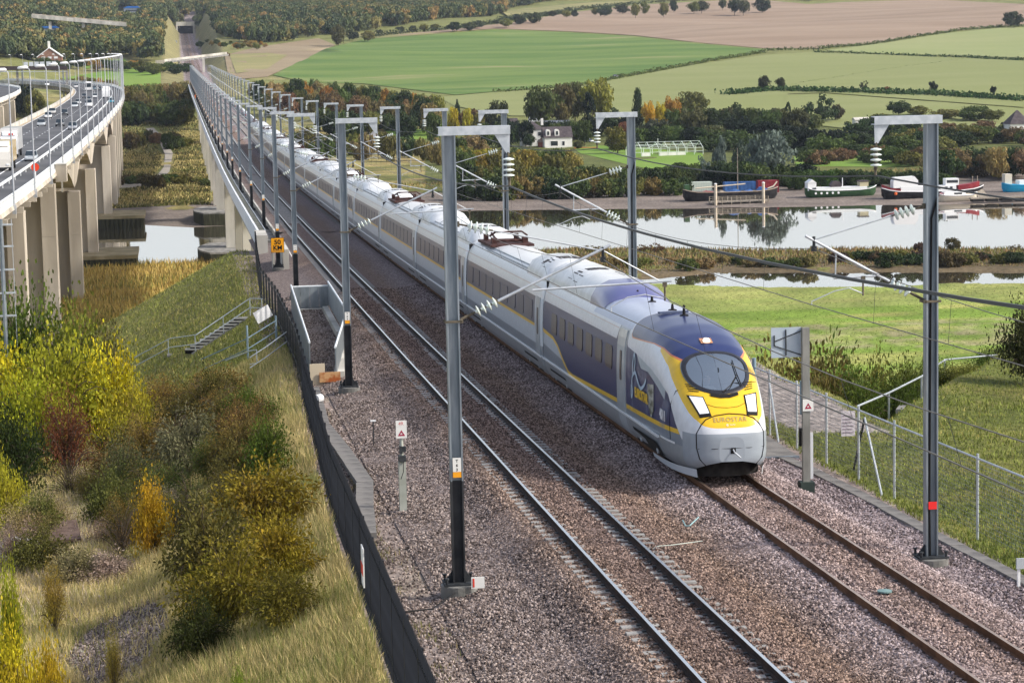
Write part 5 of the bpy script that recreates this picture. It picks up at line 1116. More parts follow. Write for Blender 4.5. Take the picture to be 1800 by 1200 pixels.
def mast(s, variant):
    """s=+1: arm reaches +X (left row); s=-1: right row. local origin at the base of the column"""
    t = thing('catenary_mast', '', 'catenary mast', (0, 0, 0), 'overhead line masts beside the ' + ('left' if s > 0 else 'right') + ' track')
    H = 10.18; w = .125; fl = .018
    b = MB()
    for sx in (-1, 1): b.box(sx * w - fl, sx * w + fl, -.13, .13, 2.4, H)
    b.box(-w + fl, w - fl, -.012, .012, 2.4, H); b.build('column', M['galv'], t, local=True)
    b = MB()
    for sx in (-1, 1): b.box(sx * w - fl, sx * w + fl, -.13, .13, .06, 2.399)
    b.box(-w + fl, w - fl, -.012, .012, .06, 2.399); b.build('column_foot', M['mast_dark'] if s > 0 else M['galv'], t, local=True)
    b = MB(); b.box(-.36, .36, -.3, .3, .02, .06)
    for sx in (-1, 1):
        for sy in (-1, 1): b.lathe([(.03, .06), (.03, .17), (.05, .17), (.05, .2)], 6, (sx * .3, sy * .24, 0))
        b.add([(sx * (w + fl), -.012, .06), (sx * .34, -.012, .06), (sx * (w + fl), -.012, .34), (sx * (w + fl), .012, .06), (sx * .34, .012, .06), (sx * (w + fl), .012, .34)], [(0, 1, 2), (5, 4, 3), (1, 4, 5, 2), (0, 3, 4, 1)])
    b.build('base_plate', M['steel_dark'], t, local=True)
    b = MB(); b.lathe([(.42, -.5), (.42, .0), (.39, .018)], 20); b.build('footing', M['concrete_grey'], t, local=True)
    b = MB(); b.box(*sorted((s * -.24, s * 1.38)), -.14, .14, H + .002, H + .02); b.box(*sorted((s * -.24, s * 1.38)), -.14, .14, H + .17, H + .19)
    b.box(*sorted((s * -.235, s * 1.375)), -.14, -.12, H + .02, H + .17); b.build('top_beam', M['galv_light'], t, local=True)
    b = MB(); y0, y1 = -.1, -.08; pts = [(s * 1.02, H), (s * 1.37, H), (s * 1.36, H - .42), (s * 1.28, H - .42)]
    b.add([(x, y0, z) for x, z in pts] + [(x, y1, z) for x, z in pts], [(0, 1, 2, 3), (7, 6, 5, 4), (0, 4, 5, 1), (1, 5, 6, 2), (2, 6, 7, 3), (3, 7, 4, 0)]); b.build('hanger_plate', M['galv_light'], t, local=True)
    b = MB(); b.tube((s * 1.32, -.09, H - .4), (s * 1.33, -.09, H - .56), .022, 6); b.tube((s * 1.33, -.09, H - .56), (s * 1.34, -.09, H - 1.02), .045, 8); b.tube((s * 1.34, -.09, H - 1.0), (s * 1.34, -.09, H - 1.16), .03, 6); o = b.build('insulator_string', M['link'], t, local=True); disc_set(o, (s * 1.33, -.09, H - 1.0), (s * 1.33, -.09, H - .52))
    # cantilever
    if s > 0: lo, tip, up, uend = (.17, 6.05), (3.62, 7.62), (.17, 8.2), (3.42, 7.50); reg = ((1.82, 6.66), (5.02, 6.76)); dr = (4.86, 6.70, 6.34); sa = [(4.86, 6.36), (4.4, 6.47), (4.0, 6.42), (3.62, 6.22), (3.62, 6.1)]; brace = ((3.45, 7.5), (4.72, 6.78)); mw = 3.45
    else: lo, tip, up, uend = (.17, 6.1), (2.98, 7.68), (.17, 8.28), (2.78, 7.58); reg = ((2.32, 6.68), (1.32, 6.70)); dr = (1.62, 6.68, 6.28); sa = [(1.62, 6.30), (1.95, 6.44), (2.3, 6.38), (2.84, 6.16), (2.84, 6.08)]; brace = ((2.26, 7.26), (2.28, 6.68)); mw = 2.78
    P = lambda a: (s * a[0], 0, a[1])
    lov, tipv = Vector(P(lo)), Vector(P(tip)); d = (tipv - lov).normalized()
    b = MB(); b.tube(lov, lov + d * .32, .035, 6); b.tube(lov + d * .3, lov + d * .98, .03, 6); b.box(-.2, .2, -.17, -.135, lo[1] - .05, lo[1] + .0); b.box(-.2, .2, .135, .17, lo[1] - .05, lo[1]); b.box(*sorted((s * .15, s * .22)), -.17, .17, lo[1] - .06, lo[1] + .01); o = b.build('lower_insulator', M['link'], t, local=True); disc_set(o, lov + d * .36, lov + d * .92, r=.132)
    b = MB(); b.tube(lov + d * .95, tipv, .034, 8); b.build('bracket_tube', M['galv_light'], t, local=True, smooth=True)
    upv, uev = Vector(P(up)), Vector(P(uend)); d2 = (uev - upv).normalized()
    b = MB(); b.tube(upv, upv + d2 * .8, .022, 6); b.box(*sorted((s * .13, s * .2)), -.06, .06, up[1] - .06, up[1] + .06); o = b.build('upper_insulator', M['link'], t, local=True); disc_set(o, upv + d2 * .2, upv + d2 * .72)
    b = MB(); b.tube(upv + d2 * .75, uev, .018, 6); b.build('stay_rod', M['galv_light'], t, local=True)
    b = MB(); b.tube(P(reg[0]), P(reg[1]), .025, 8); b.tube(P(brace[0]), P(brace[1]), .016, 6); b.build('registration_tube', M['galv_light'], t, local=True, smooth=True)
    b = MB(); b.box(*sorted((s * (dr[0] - .045), s * (dr[0] + .045))), -.045, .045, dr[1] - .07, dr[1] + .03); b.tube((s * dr[0], 0, dr[1]), (s * dr[0], 0, dr[2] - .03), .022, 6); b.build('drop_bracket', M['link'], t, local=True)
    b = MB(); b.path([P(a) for a in sa], .014, 6); b.build('steady_arm', M['galv_light'], t, local=True)
    b = MB(); b.tube((s * mw, 0, uend[1] + .08), (s * mw, 0, uend[1] - .25), .035, 6); b.obox((s * mw, 0, uend[1] - .2), .1, .14, .12); b.build('wire_clamp', M['steel_dark'], t, local=True)
    if s > 0:
        b = MB(); b.box(-.095, .095, -.155, -.145, 2.62, 2.94); pl = b.build('number_plate', M['plate_w'], t, local=True)
        b = MB(); b.box(-.095, .095, -.157, -.145, 2.49, 2.615); b.build('tally_plate', M['plate_y'], pl, local=True)
        mt = Matrix(((1, 0, 0, 0), (0, 0, 1, -.156), (0, 1, 0, 0), (0, 0, 0, 1)))
        for k, (tx, h_, sz) in enumerate((('T', 2.84, .085), ('6', 2.74, .085), ('3', 2.64, .085))): text_obj('numeral', tx, sz, M['black'], pl, mt @ Matrix.Translation((0, h_, .001)), extrude=.001, bold=.004, align='CENTER')
        text_obj('numeral', '025', .09, M['black'], pl, mt @ Matrix.Translation((0, 2.52, .003)), extrude=.001, bold=.003, align='CENTER')
    else:
        b = MB(); b.box(-.1, .1, -.155, -.143, 1.18, 1.36); b.build('red_plate', mat('red_plate', (0.75, 0.03, 0.03)), t, local=True)
        b = MB(); b.path([(-.03, -.05, 0.0), (-.05, -.06, 1.1), (-.04, -.05, 3), (-.02, -.05, 6), (.0, -.05, 8), (.16, -.1, 8.6)], .025, 5); b.build('cable', M['black'], t, local=True)
    return t
YL = [53.7, 93, 138, 161.7, 207.9, 241.5, 282.8, 321, 352, 387.7] + [388 + 35 * k for k in range(1, 24)]
YR = [54.1, 91.5, 128, 157, 191, 229, 265, 302, 339, 376] + [376 + 35 * k for k in range(1, 24)]
def xl(y): return float(np.interp(y, [53.7, 93, 138, 161.7, 190, 207.9, 400, 1300], [5.95, 6.2, 6.35, 6.3, 6.7, 7.0, 6.85, 6.85]))
def xr(y): return 17.18
LABL = ['tall grey mast nearest the camera on the left of the tracks, with white number plate', 'second mast from the camera on the left, standing beside the metal walled walkway', 'third mast from the camera on the left, behind the walkway wall', 'left row mast that carries the orange 50 KM board']
LABR = ['grey mast nearest the camera on the right, with a red plate near its foot', 'second mast on the right, seen just behind the nose of the train', 'third mast on the right, rising in front of the river bank left of the house', 'fourth mast on the right, mostly hidden behind the nearest left mast']
mL = mast(1, 0); mR = mast(-1, 0)
bases_l, bases_r = [], []
for row, ys, xf, proto, labs, far_, bases in (('L', YL, xl, mL, LABL, 'mast of the left row far along the viaduct', bases_l), ('R', YR, xr, mR, LABR, 'mast of the right row far along the viaduct behind the train', bases_r)):
    for i, y in enumerate(ys):
        lab = labs[i] if i < len(labs) else (f'{far_}, {nth(i)} from the camera' if i < 24 else far_ + ', among the last ones')
        p = (xf(y), y, rail_z(y) - (.40 if row == 'L' else .42))
        if row == 'L' and i > 3: p = (p[0], y, rail_z(y) - .33)
        bases.append(Vector(p))
        if i == 0: proto.location = p; proto['label'] = lab
        else: copy_tree(proto, p, label=lab)
def extrap(bases, y): p = bases[0]; return Vector((p.x, y, rail_z(y) - .25))
def catenary(b, p, q, sag, r, n=10):
    p = Vector(p); q = Vector(q); b.path([p + (q - p) * (k / n) - Vector((0, 0, sag * 4 * (k / n) * (1 - k / n))) for k in range(n + 1)], r, 4)
for bases, s, tx, who in ((bases_l, 1, XL, 'left'), (bases_r, -1, XR, 'right')):
    B = [extrap(bases, 14.0)] + bases
    b = MB()
    for i in range(len(B) - 1):
        off_ = Vector((s * 1.34, -.09, 10.18 - 1.16)); catenary(b, B[i] + off_, B[i + 1] + off_, .35 if i < 12 else .3, .024 if i < 3 else .018)
    tag(b.build('feeder_wire', M['wire']), 'thick dark feeder wire hung from the insulators of the ' + who + ' mast row', 'overhead wire')
    t = thing('overhead_wire', 'contact and carrier wires with thin droppers above the ' + who + ' track', 'overhead wire', (tx, 60, rail_z(60) + 6))
    cw = MB(); mw_ = MB(); dp = MB()
    hc = 6.1 if s > 0 else 6.08; hm = 7.3 if s > 0 else 7.38; cx_ = 3.62 if s > 0 else -2.84; mx_ = 3.45 if s > 0 else -2.78
    for i in range(len(B) - 1):
        p, q = B[i], B[i + 1]; cp, cq = p + Vector((cx_, 0, hc)), q + Vector((cx_, 0, hc)); mp_, mq = p + Vector((mx_, 0, hm)), q + Vector((mx_, 0, hm))
        n_ = 8
        sagv = -((rail_z((p.y + q.y) / 2) - (rail_z(p.y) + rail_z(q.y)) / 2))
        catenary(cw, cp, cq, sagv, .012 if i < 4 else .010, n_); catenary(mw_, mp_, mq, .62 + sagv, .010, 10)
        if i < 10:
            for k in range(1, n_):
                u = k / n_; a = cp + (cq - cp) * u - Vector((0, 0, sagv * 4 * u * (1 - u))); c_ = mp_ + (mq - mp_) * u - Vector((0, 0, (.62 + sagv) * 4 * u * (1 - u))); dp.tube(a, c_, .0045, 4)
    cw.build('contact_wire', M['copper'], t); mw_.build('carrier_wire', M['copper'], t); tag(dp.build('dropper', M['wire'], t), kind='stuff')
# orange 50 KM board on the fourth left mast
p = bases_l[3]; t = thing('distance_board', 'square orange board reading 50 KM fixed to a left row mast', 'sign', (p.x, p.y - .2, p.z + 1.5))
b = MB(); b.box(p.x - .46, p.x + .42, p.y - .19, p.y - .17, p.z + 1.02, p.z + 2.02); b.build('board', mat('board_orange', (0.90, 0.38, 0.01), None, rough=.5), t)
b = MB()
for a in ((-.46, -.44, 1.02, 2.02), (.40, .42, 1.02, 2.02), (-.44, .40, 1.02, 1.04), (-.44, .40, 2.0, 2.02)): b.box(p.x + a[0], p.x + a[1], p.y - .195, p.y - .19, p.z + a[2], p.z + a[3])
b.build('border', M['black'], t)
mt = Matrix(((1, 0, 0, -.02), (0, 0, 1, .004), (0, 1, 0, 0), (0, 0, 0, 1)))
text_obj('lettering', '50', .44, M['black'], t, mt @ Matrix.Translation((0, .08, 0)), extrude=.004, bold=.012, align='CENTER'); text_obj('lettering', 'KM', .42, M['black'], t, mt @ Matrix.Translation((0, -.29, 0)), extrude=.004, bold=.012, align='CENTER')
b = MB(); b.box(p.x - .4, p.x + .3, p.y - .193, p.y - .19, p.z + 1.1, p.z + 1.14); b.build('small_print', M['link'], t)
b = MB(); b.box(p.x - .55, p.x + .35, p.y - .35, p.y + .5, p.z - .1, p.z + 1.25)
# pale concrete plinth beside that mast
t = thing('concrete_block', 'pale upright concrete block beside the mast with the orange board', 'concrete block', (p.x + .5, p.y + 1.0, p.z))
b = MB(); b.box(p.x - .35, p.x - .2, p.y + .4, p.y + 2.0, p.z - .2, p.z + 1.2); b.box(p.x + .35, p.x + .75, p.y + .5, p.y + 9, p.z - .2, p.z + 1.15); b.build('plinth', M['concrete'], t)
b = MB()
for k in range(6): b.lathe([(.02, 0), (.12, .02), (.02, .06)], 8, (p.x + .9, p.y + 1 + k * 1.3, p.z + .7), (1, 0, 0))
b.build('cable_bracket', M['white_l'], t)
# ================================================================ trackside things, left
FENCE_L = [(3.72, 24), (3.75, 45), (3.8, 66), (4.25, 88), (4.62, 103), (4.66, 124), (4.35, 140), (4.8, 160), (5.3, 179)]
M['fence'] = mat('fence_dark_blue', (0.006, 0.008, 0.013), (0.014, 0.018, 0.026), 3, .55, .0)
def walk(poly, step):
    out = []; acc = 0.0
    for i in range(len(poly) - 1):
        a, b = Vector((*poly[i], 0)), Vector((*poly[i + 1], 0)); L_ = (b - a).length
        while acc <= L_: out.append((a + (b - a) * (acc / L_), math.atan2((b - a).y, (b - a).x))); acc += step
        acc -= L_
    return out
t = thing('palisade_fence', 'dark steel palisade fence along the left foot of the railway embankment', 'fence', (3.75, 45, rail_z(45) - .9))
fz = lambda x, y: max(hz(x, y), rail_z(y) - 1.0)
pale = None; rest = MB(); cnt = 0
pm_ = [(-.027, 0), (-.01, -.024), (.01, -.024), (.027, 0)]
for (p, a) in walk(FENCE_L, .2):
    z = fz(p.x, p.y)
    if p.y < 33: continue
    if cnt < 300:
        if pale is None:
            b = MB(); vs = []
            for zz in (-.05, 2.02): vs += [(u, v, zz) for u, v in pm_]
            vs += [(0, -.015, 2.12)]
            b.add(vs, [(0, 1, 5, 4), (1, 2, 6, 5), (2, 3, 7, 6), (4, 5, 8), (5, 6, 8), (6, 7, 8)]); pale = b.build('pale', M['fence'], t, local=True); o = pale
        else: o = pale.copy(); COL.objects.link(o); o.parent = t
        o.location = (p.x - t.location.x, p.y - t.location.y, z - t.location.z); o.rotation_euler = (0, 0, a)
    else:
        c_, s_ = math.cos(a), math.sin(a); rest.add([(p.x - .034 * c_, p.y - .034 * s_, z - .05), (p.x + .034 * c_, p.y + .034 * s_, z - .05), (p.x + .034 * c_, p.y + .034 * s_, z + 2.05), (p.x - .034 * c_, p.y - .034 * s_, z + 2.05)], [(0, 1, 2, 3)])
    cnt += 1
tag(rest.build('pale_run', M['fence'], t), kind='stuff')
W_ = walk(FENCE_L, 2.75)
post = None
for i, (p, a) in enumerate(W_):
    if p.y < 31: continue
    z = fz(p.x, p.y); b = MB(); b.obox((p.x + .05, p.y, z + .95), .06, .1, 2.0, a); b.build('post', M['fence'], t)
    if i + 1 < len(W_):
        q, _ = W_[i + 1]; zq = fz(q.x, q.y)
        for h_ in (.35, 1.75): b = MB(); b.tube((p.x + .03, p.y, z + h_), (q.x + .03, q.y, zq + h_), .03, 5); b.build('rail', M['fence'], t)
b = MB(); p = Vector((3.66, 51.5, fz(3.75, 51.5))); 
t2 = thing('warning_plate', 'narrow white and red warning plate hung on the palisade fence', 'sign', p)
b = MB(); b.box(3.60, 3.63, 51.2, 51.75, p.z + .9, p.z + 1.75); b.build('plate', M['plate_w'], t2); b = MB(); b.box(3.59, 3.598, 51.2, 51.75, p.z + 1.15, p.z + 1.4); b.build('red_band', mat('red_band', (.6, .05, .03)), t2)

def trough(label, poly, w=.42, dz=-.62):
    t = thing('cable_trough', label, 'cable trough', (poly[0][0], poly[0][1], rail_z(poly[0][1]) + dz)); lid = None
    for (p, a) in walk(poly, .95):
        if lid is None: b = MB(); b.box(.0, .935, -w / 2, w / 2, -.12, .05); lid = b.build('lid', M['trough'], t, local=True); o = lid
        else: o = lid.copy(); COL.objects.link(o); o.parent = t
        o.location = (p.x - t.location.x, p.y - t.location.y, max(rail_z(p.y) + dz, hz(p.x, p.y) + .03) - t.location.z + random.uniform(-.008, .008)); o.rotation_euler = (random.uniform(-.02, .02), .022 * math.sin(a), a)
    return t
M['trough'] = mat('weathered_trough', (0.14, 0.135, 0.13), (0.21, 0.2, 0.19), 2, .95, bump=.2)
trough('grey concrete cable trough bending along the left cess below the white triangle sign', [(4.9, 95), (4.62, 84), (4.88, 78), (5.08, 70.5), (4.75, 66.2), (4.5, 62.2)], .5)
trough('dark concrete cable trough running along the foot of the right hand wire fence', [(17.7, 76), (18.2, 69), (18.35, 64), (18.42, 58.5), (18.62, 51), (18.7, 42)], .36, -.60)

def triangle_sign(t, x, y, z, w, h_, red_num=None):
    b = MB(); b.box(x - w / 2, x + w / 2, y - .012, y, z, z + h_); b.build('plate', M['plate_w'], t)
    b = MB(); k = w * .34; cz_ = z + w * .28
    out = [(x - k, cz_ - k * .2), (x + k, cz_ - k * .2), (x, cz_ + k * 1.45)]; inn = [(x - k * .38, cz_ + k * .2), (x + k * .38, cz_ + k * .2), (x, cz_ + k * .78)]
    b.add([(a, y - .016, c_) for a, c_ in out + inn], [(0, 1, 4, 3), (1, 2, 5, 4), (2, 0, 3, 5)]); b.build('red_triangle', mat('sign_crimson', (0.32, 0.02, 0.06)), t)
p = Vector((5.76, 65.5, rail_z(65.5) - .55))
t = thing('marker_sign', 'white sign with red triangle on a grey post between left track and fence', 'sign', p)
b = MB(); b.prism([(p.x - .1, p.y - .09), (p.x + .1, p.y - .09), (p.x + .1, p.y + .09), (p.x - .1, p.y + .09)], 'z', p.z - .3, p.z + 1.28); b.build('post_base', M['post_c'] if 'post_c' in M else M.setdefault('post_c', mat('grey_post', (0.30, 0.32, 0.28), (0.40, 0.42, 0.38), 2, .8)), t)
b = MB(); b.tube((p.x, p.y, p.z + 1.28), (p.x, p.y, p.z + 2.3), .05, 8); b.build('pole', M['post_c'], t)
b = MB(); b.obox((p.x, p.y - .05, p.z + 1.36), .2, .22, .16); b.obox((p.x - .03, p.y - .05, p.z + 1.6), .08, .16, .2); b.obox((p.x + .06, p.y - .06, p.z + 1.62), .1, .1, .14); b.path([(p.x + .03, p.y - .14, p.z + 1.3), (p.x + .02, p.y - .15, p.z + 1.0), (p.x - .05, p.y - .14, p.z + .8)], .012, 5); b.build('junction_box', M['steel_dark'], t)
triangle_sign(t, p.x, p.y - .06, p.z + 1.92, .30, .32); b = MB(); b.box(p.x - .15, p.x + .15, p.y - .072, p.y - .06, p.z + 2.245, p.z + 2.41); b.build('number_plate', M['plate_w'], t)
text_obj('numeral', '49.', .13, mat('pale_red', (0.6, 0.12, 0.12)), t, Matrix(((1, 0, 0, 0), (0, 0, 1, -.075), (0, 1, 0, 2.285), (0, 0, 0, 1))), extrude=.001, align='CENTER')
t = thing('stake', 'thin steel stake with a white cap in the ballast behind the triangle sign', 'stake', (5.95, 78, rail_z(78) - .7)); b = MB(); b.tube((5.95, 78, rail_z(78) - .9), (5.95, 78, rail_z(78) + .2), .02, 6); b.build('rod', M['steel_dark'], t); b = MB(); b.box(5.86, 6.04, 77.95, 78.05, rail_z(78) + .2, rail_z(78) + .24); b.build('cap', M['white_paint'], t)

# metal walled walkway
M['sheet'] = mat('galvanised_sheet', (0.20, 0.23, 0.25), (0.30, 0.33, 0.35), 3, .5, .4, stretch=(1, 1, .3)); M['capping'] = mat('white_capping', (0.72, 0.76, 0.78), None, rough=.4)
t = thing('walkway_enclosure', 'sunken concrete walkway enclosed by grey sheet metal parapets beside the left track', 'walkway', (6, 112, rail_z(112) - .5))
zf = lambda y, d=0: rail_z(y) + d
A0, A1, A2, A3, A4 = (5.05, 99.5), (5.75, 131), (7.75, 131), (7.5, 113), (5.95, 97.0)
def wall(name, p, q, z0, z1, m_, th=.05, cap=None, n=1):
    for k in range(n):
        a = Vector((*p, 0)) + (Vector((*q, 0)) - Vector((*p, 0))) * (k / n); c_ = Vector((*p, 0)) + (Vector((*q, 0)) - Vector((*p, 0))) * ((k + .97) / n)
        b = MB(); d = (c_ - a).normalized(); nn = Vector((-d.y, d.x, 0)) * th / 2
        b.add([(a + nn) + Vector((0, 0, zf(a.y, z0))), (c_ + nn) + Vector((0, 0, zf(c_.y, z0))), (c_ - nn) + Vector((0, 0, zf(c_.y, z0))), (a - nn) + Vector((0, 0, zf(a.y, z0))), (a + nn) + Vector((0, 0, zf(a.y, z1))), (c_ + nn) + Vector((0, 0, zf(c_.y, z1))), (c_ - nn) + Vector((0, 0, zf(c_.y, z1))), (a - nn) + Vector((0, 0, zf(a.y, z1)))], [(0, 1, 2, 3), (7, 6, 5, 4), (0, 4, 5, 1), (1, 5, 6, 2), (2, 6, 7, 3), (3, 7, 4, 0)])
        b.build(name, m_, t)
wall('parapet_panel', A1, A2, -.55, .62, M['sheet'], n=4); wall('parapet_panel', A2, A3, -.35, .85, M['sheet'], n=9); wall('parapet_panel', A0, A1, -.75, .72, M['sheet'], n=13); wall('parapet_panel', A3, A4, -.45, .72, M['sheet'], n=5)
for p, q, z in ((A1, A2, .62), (A2, A3, .85), (A0, A1, .72), (A3, A4, .72)): b = MB(); b.tube((*p, zf(p[1], z + .04)), (*q, zf(q[1], z + .04)), .05, 6); b.build('handrail', M['capping'], t)
wall('kerb_block', (7.45, 129), (7.25, 114.5), -.95, -.28, M['concrete'], .3, n=5); wall('kerb_block', (7.3, 113), (6.15, 98), -1.1, -.35, M['concrete'], .42, n=3); wall('kerb_block', (5.9, 130.3), (7.5, 130.3), -.95, -.5, M['concrete'], .3)
b = MB()
n_ = 14
for k in range(n_):
    y0 = 97 + k * 2.35; y1 = y0 + 2.3; xa0 = np.interp(y0, [97, 131], [5.0, 5.8]); xb0 = np.interp(y0, [97, 113, 131], [6.0, 7.3, 7.6]); z0, z1 = zf(y0, -.82), zf(y1, -.82)
    bb = MB(); bb.add([(xa0, y0, z0), (xb0, y0, z0), (xb0 + .05, y1, z1), (xa0 + .05, y1, z1), (xa0, y0, z0 - .2), (xb0, y0, z0 - .2), (xb0 + .05, y1, z1 - .2), (xa0 + .05, y1, z1 - .2)], [(0, 1, 2, 3), (4, 5, 1, 0), (7, 6, 5, 4), (5, 6, 2, 1), (7, 3, 2, 6)]); bb.build('floor_slab', M['trough'], t)
for k in range(12): # bolts on the left wall outside
    pass
t = thing('board', 'cream coloured sheet standing at the lower end of the sunken walkway', 'board', (5.1, 96.8, zf(97, -.8))); b = MB(); b.obox((5.2, 97.0, zf(97, -.35)), .62, .06, .95, .1); b.build('sheet', mat('cream_board', (0.55, 0.48, 0.36)), t)
t = thing('board', 'rust orange sheet lying across the lower end of the sunken walkway', 'board', (5.65, 97.0, zf(97, -.6))); b = MB(); b.obox((5.7, 96.9, zf(97, -.42)), .85, .07, .4, .05); b.build('sheet', mat('rusty_board', (0.55, 0.33, 0.16), (0.36, 0.10, 0.03), 4, .9, ramp=(.4, .6)), t)
t = thing('cable_reel', 'small white drum by the trough just below the sunken walkway', 'drum', (4.85, 90, zf(90, -.6))); b = MB(); b.tube((4.75, 90, zf(90, -.45)), (4.95, 90.2, zf(90, -.45)), .16, 10); b.build('drum', M['white_paint'], t)

# embankment stairs at left
M['pipe'] = mat('galvanised_pipe', (0.40, 0.45, 0.48), (0.52, 0.56, 0.6), 3, .4, .4); M['pipe_b'] = mat('blue_grey_pipe', (0.20, 0.29, 0.36), (0.28, 0.37, 0.43), 3, .5, .3)
S0 = gp(432, 560); S1 = gp(338, 620)
t = thing('outdoor_stairs', 'concrete steps with twin pipe handrail going down the left embankment', 'stairs', S0)
n_ = 11; Dv = (S1 - S0) / n_; side = Vector((Dv.y, -Dv.x, 0)).normalized() * -1
if side.y < 0: side = -side
fwd = Vector((Dv.x, Dv.y, 0)).normalized()
for k in range(n_):
    p = S0 + Dv * (k + .5); b = MB(); a = math.atan2(fwd.y, fwd.x); b.obox((p.x, p.y, p.z + .12), 1.0, .34, .08, -.1); b.build('tread', M['concrete'], t)
    b = MB(); b.obox((p.x, p.y + .1, p.z - .02), 1.0, .3, .2, -.1); b.build('dark_gap', M['black'], t)  # black block drawn as the dark gap under each tread
for s_ in (-1, 1):
    b = MB(); q0 = S0 + side * .62 * s_; q1 = S1 + side * .62 * s_; b.tube(q0, q1, .09, 4); b.build('stringer', M['concrete_grey'], t)
HR = [gp(462, 556), gp(440, 555), gp(346, 619), gp(300, 624), gp(232, 660)]
off_s = side * .7
for h_ in (.95, .45):
    pts = [p + off_s * .0 + Vector((0, 0, h_)) for p in HR]; b = MB(); b.path(pts, .028, 6); b.build('handrail', M['pipe'], t)
for a, b_ in ((0, 1), (1, 2), (2, 3), (3, 4)):
    for u in ((0.0, .5) if a in (1,) else (0.05,)):
        p = HR[a] + (HR[b_] - HR[a]) * u; b = MB(); b.tube(p + Vector((0, 0, -.2)), p + Vector((0, 0, .96)), .026, 6); b.build('handrail_post', M['pipe'], t)
b = MB(); b.obox((HR[3] + Vector((.3, -.2, .02))), 1.0, 1.0, .08); b.build('landing', M['trough'], t)
# lower pipe railing
t = thing('pipe_railing', 'blue grey pipe railing on the left embankment below the stairs', 'railing', gp(436, 640))
A_ = [gp(486, 600), gp(436, 632), gp(392, 652), gp(355, 668)]
for h_ in (1.0, .5):
    b = MB(); b.path([p + Vector((0, 0, h_)) for p in A_], .026, 6); b.build('rail', M['pipe_b'], t)
for p, hh_ in ((A_[1], 1.6), (A_[0], 1.25)): b = MB(); b.tube(p - Vector((0, 0, .2)), p + Vector((0, 0, hh_)), .05, 6); b.build('post', M['pipe_b'], t)
t = thing('pipe_railing', 'short hooped pipe railing near the foot of the blue post on the embankment', 'railing', gp(445, 655))
q = [gp(398, 662), gp(440, 648), gp(452, 646)]; b = MB(); b.path([q[0] + Vector((0, 0, .75)), q[1] + Vector((0, 0, .8)), q[2] + Vector((0, 0, .8)), q[2] + Vector((0, 0, .2)), q[1] + Vector((0, 0, .2))], .03, 6); b.build('hoop', M['pipe'], t)
t = thing('pipe_railing', 'grey pipe railing between the embankment railings and the dark fence', 'railing', gp(500, 620))
q = [gp(506, 612), gp(470, 640), gp(440, 660)]
for h_ in (.8, .35): b = MB(); b.path([p + Vector((0, 0, h_)) for p in q], .024, 6); b.build('rail', M['pipe'], t)
b = MB(); b.tube(q[0], q[0] + Vector((0, 0, 1.0)), .03, 6); b.build('post', M['pipe'], t)
pw = gp(463, 578); t = thing('sign', 'blank white panel leaning on the embankment railing by the fence', 'sign', pw); b = MB(); b.obox(pw + Vector((0, 0, .75)), .9, .03, .62, .35, ry=-.45); b.build('panel', M['white_paint'], t)
pw = gp(368, 676); t = thing('litter', 'scrap of white plastic caught in the brown scrub below the stairs', 'litter', pw); b = MB(); b.add([pw + Vector(v) for v in ((-.2, 0, .25), (.22, -.05, .3), (.25, .1, .12), (-.15, .12, .1), (.0, .02, .36))], [(0, 1, 4), (1, 2, 4), (2, 3, 4), (3, 0, 4)]); b.build('sheet', M['white_paint'], t)
# pole with step brackets at the left picture edge
p = Vector(at_y(9, 560, 118)); p.z = hz(p.x, p.y); t = thing('step_pole', 'grey pole with step brackets at the left picture edge in front of the motorway', 'pole', p)
zt = at_y(6, 385, 118)[2]; b = MB(); b.tube(p, (p.x, p.y, zt), .1, 8); b.build('pole', M['galv'], t)
for k, py in enumerate((395, 433, 474, 515, 555)):
    z = at_y(9, py, 118)[2]; b = MB(); b.box(p.x - .25, p.x + .55, p.y - .06, p.y + .06, z - .04, z + .04); b.build('step_bracket', M['galv_light'], t)
b = MB(); b.tube((p.x + .5, p.y, zt), (p.x + .53, p.y, p.z + .5), .015, 5); b.build('guard_wire', M['galv_light'], t)
# rubble in the rough grass
pr = gp(108, 948); t = thing('plank_slab', 'rusty brown flat slab propped over dark stones in the rough grass at left', 'slab', pr); b = MB(); b.obox(pr + Vector((0, 0, .28)), 1.15, 2.6, .09, .1, rx=.05); b.build('slab', mat('rusty_slab', (0.085, 0.055, 0.045), (0.15, 0.105, 0.085), 3, .9, bump=.4), t); b = MB(); b.obox(pr + Vector((.1, 0, .08)), .8, 1.6, .34, .15); b.build('support', M['black'], t)
pr = gp(28, 972); t = thing('boulder', 'pale grey concrete lump half buried at the left picture edge beside the brown slab', 'rock', pr)
import bmesh
bm = bmesh.new(); bmesh.ops.create_icosphere(bm, subdivisions=3, radius=1.0)
for v in bm.verts: v.co += v.normal * (math.sin(v.co.x * 5) * math.cos(v.co.y * 4 + 1) * .1 + random.uniform(-.03, .03)); v.co = Vector((v.co.x * .75, v.co.y * 1.8, v.co.z * .32))
me = bpy.data.meshes.new('lump'); bm.to_mesh(me); bm.free(); me.materials.append(M['concrete_grey'] if False else mat('pale_lump', (0.17, 0.175, 0.17), (0.30, 0.30, 0.29), 2, .9, bump=.3)); o = bpy.data.objects.new('lump', me); COL.objects.link(o); o.parent = t; o.location = (0, 0, .1)

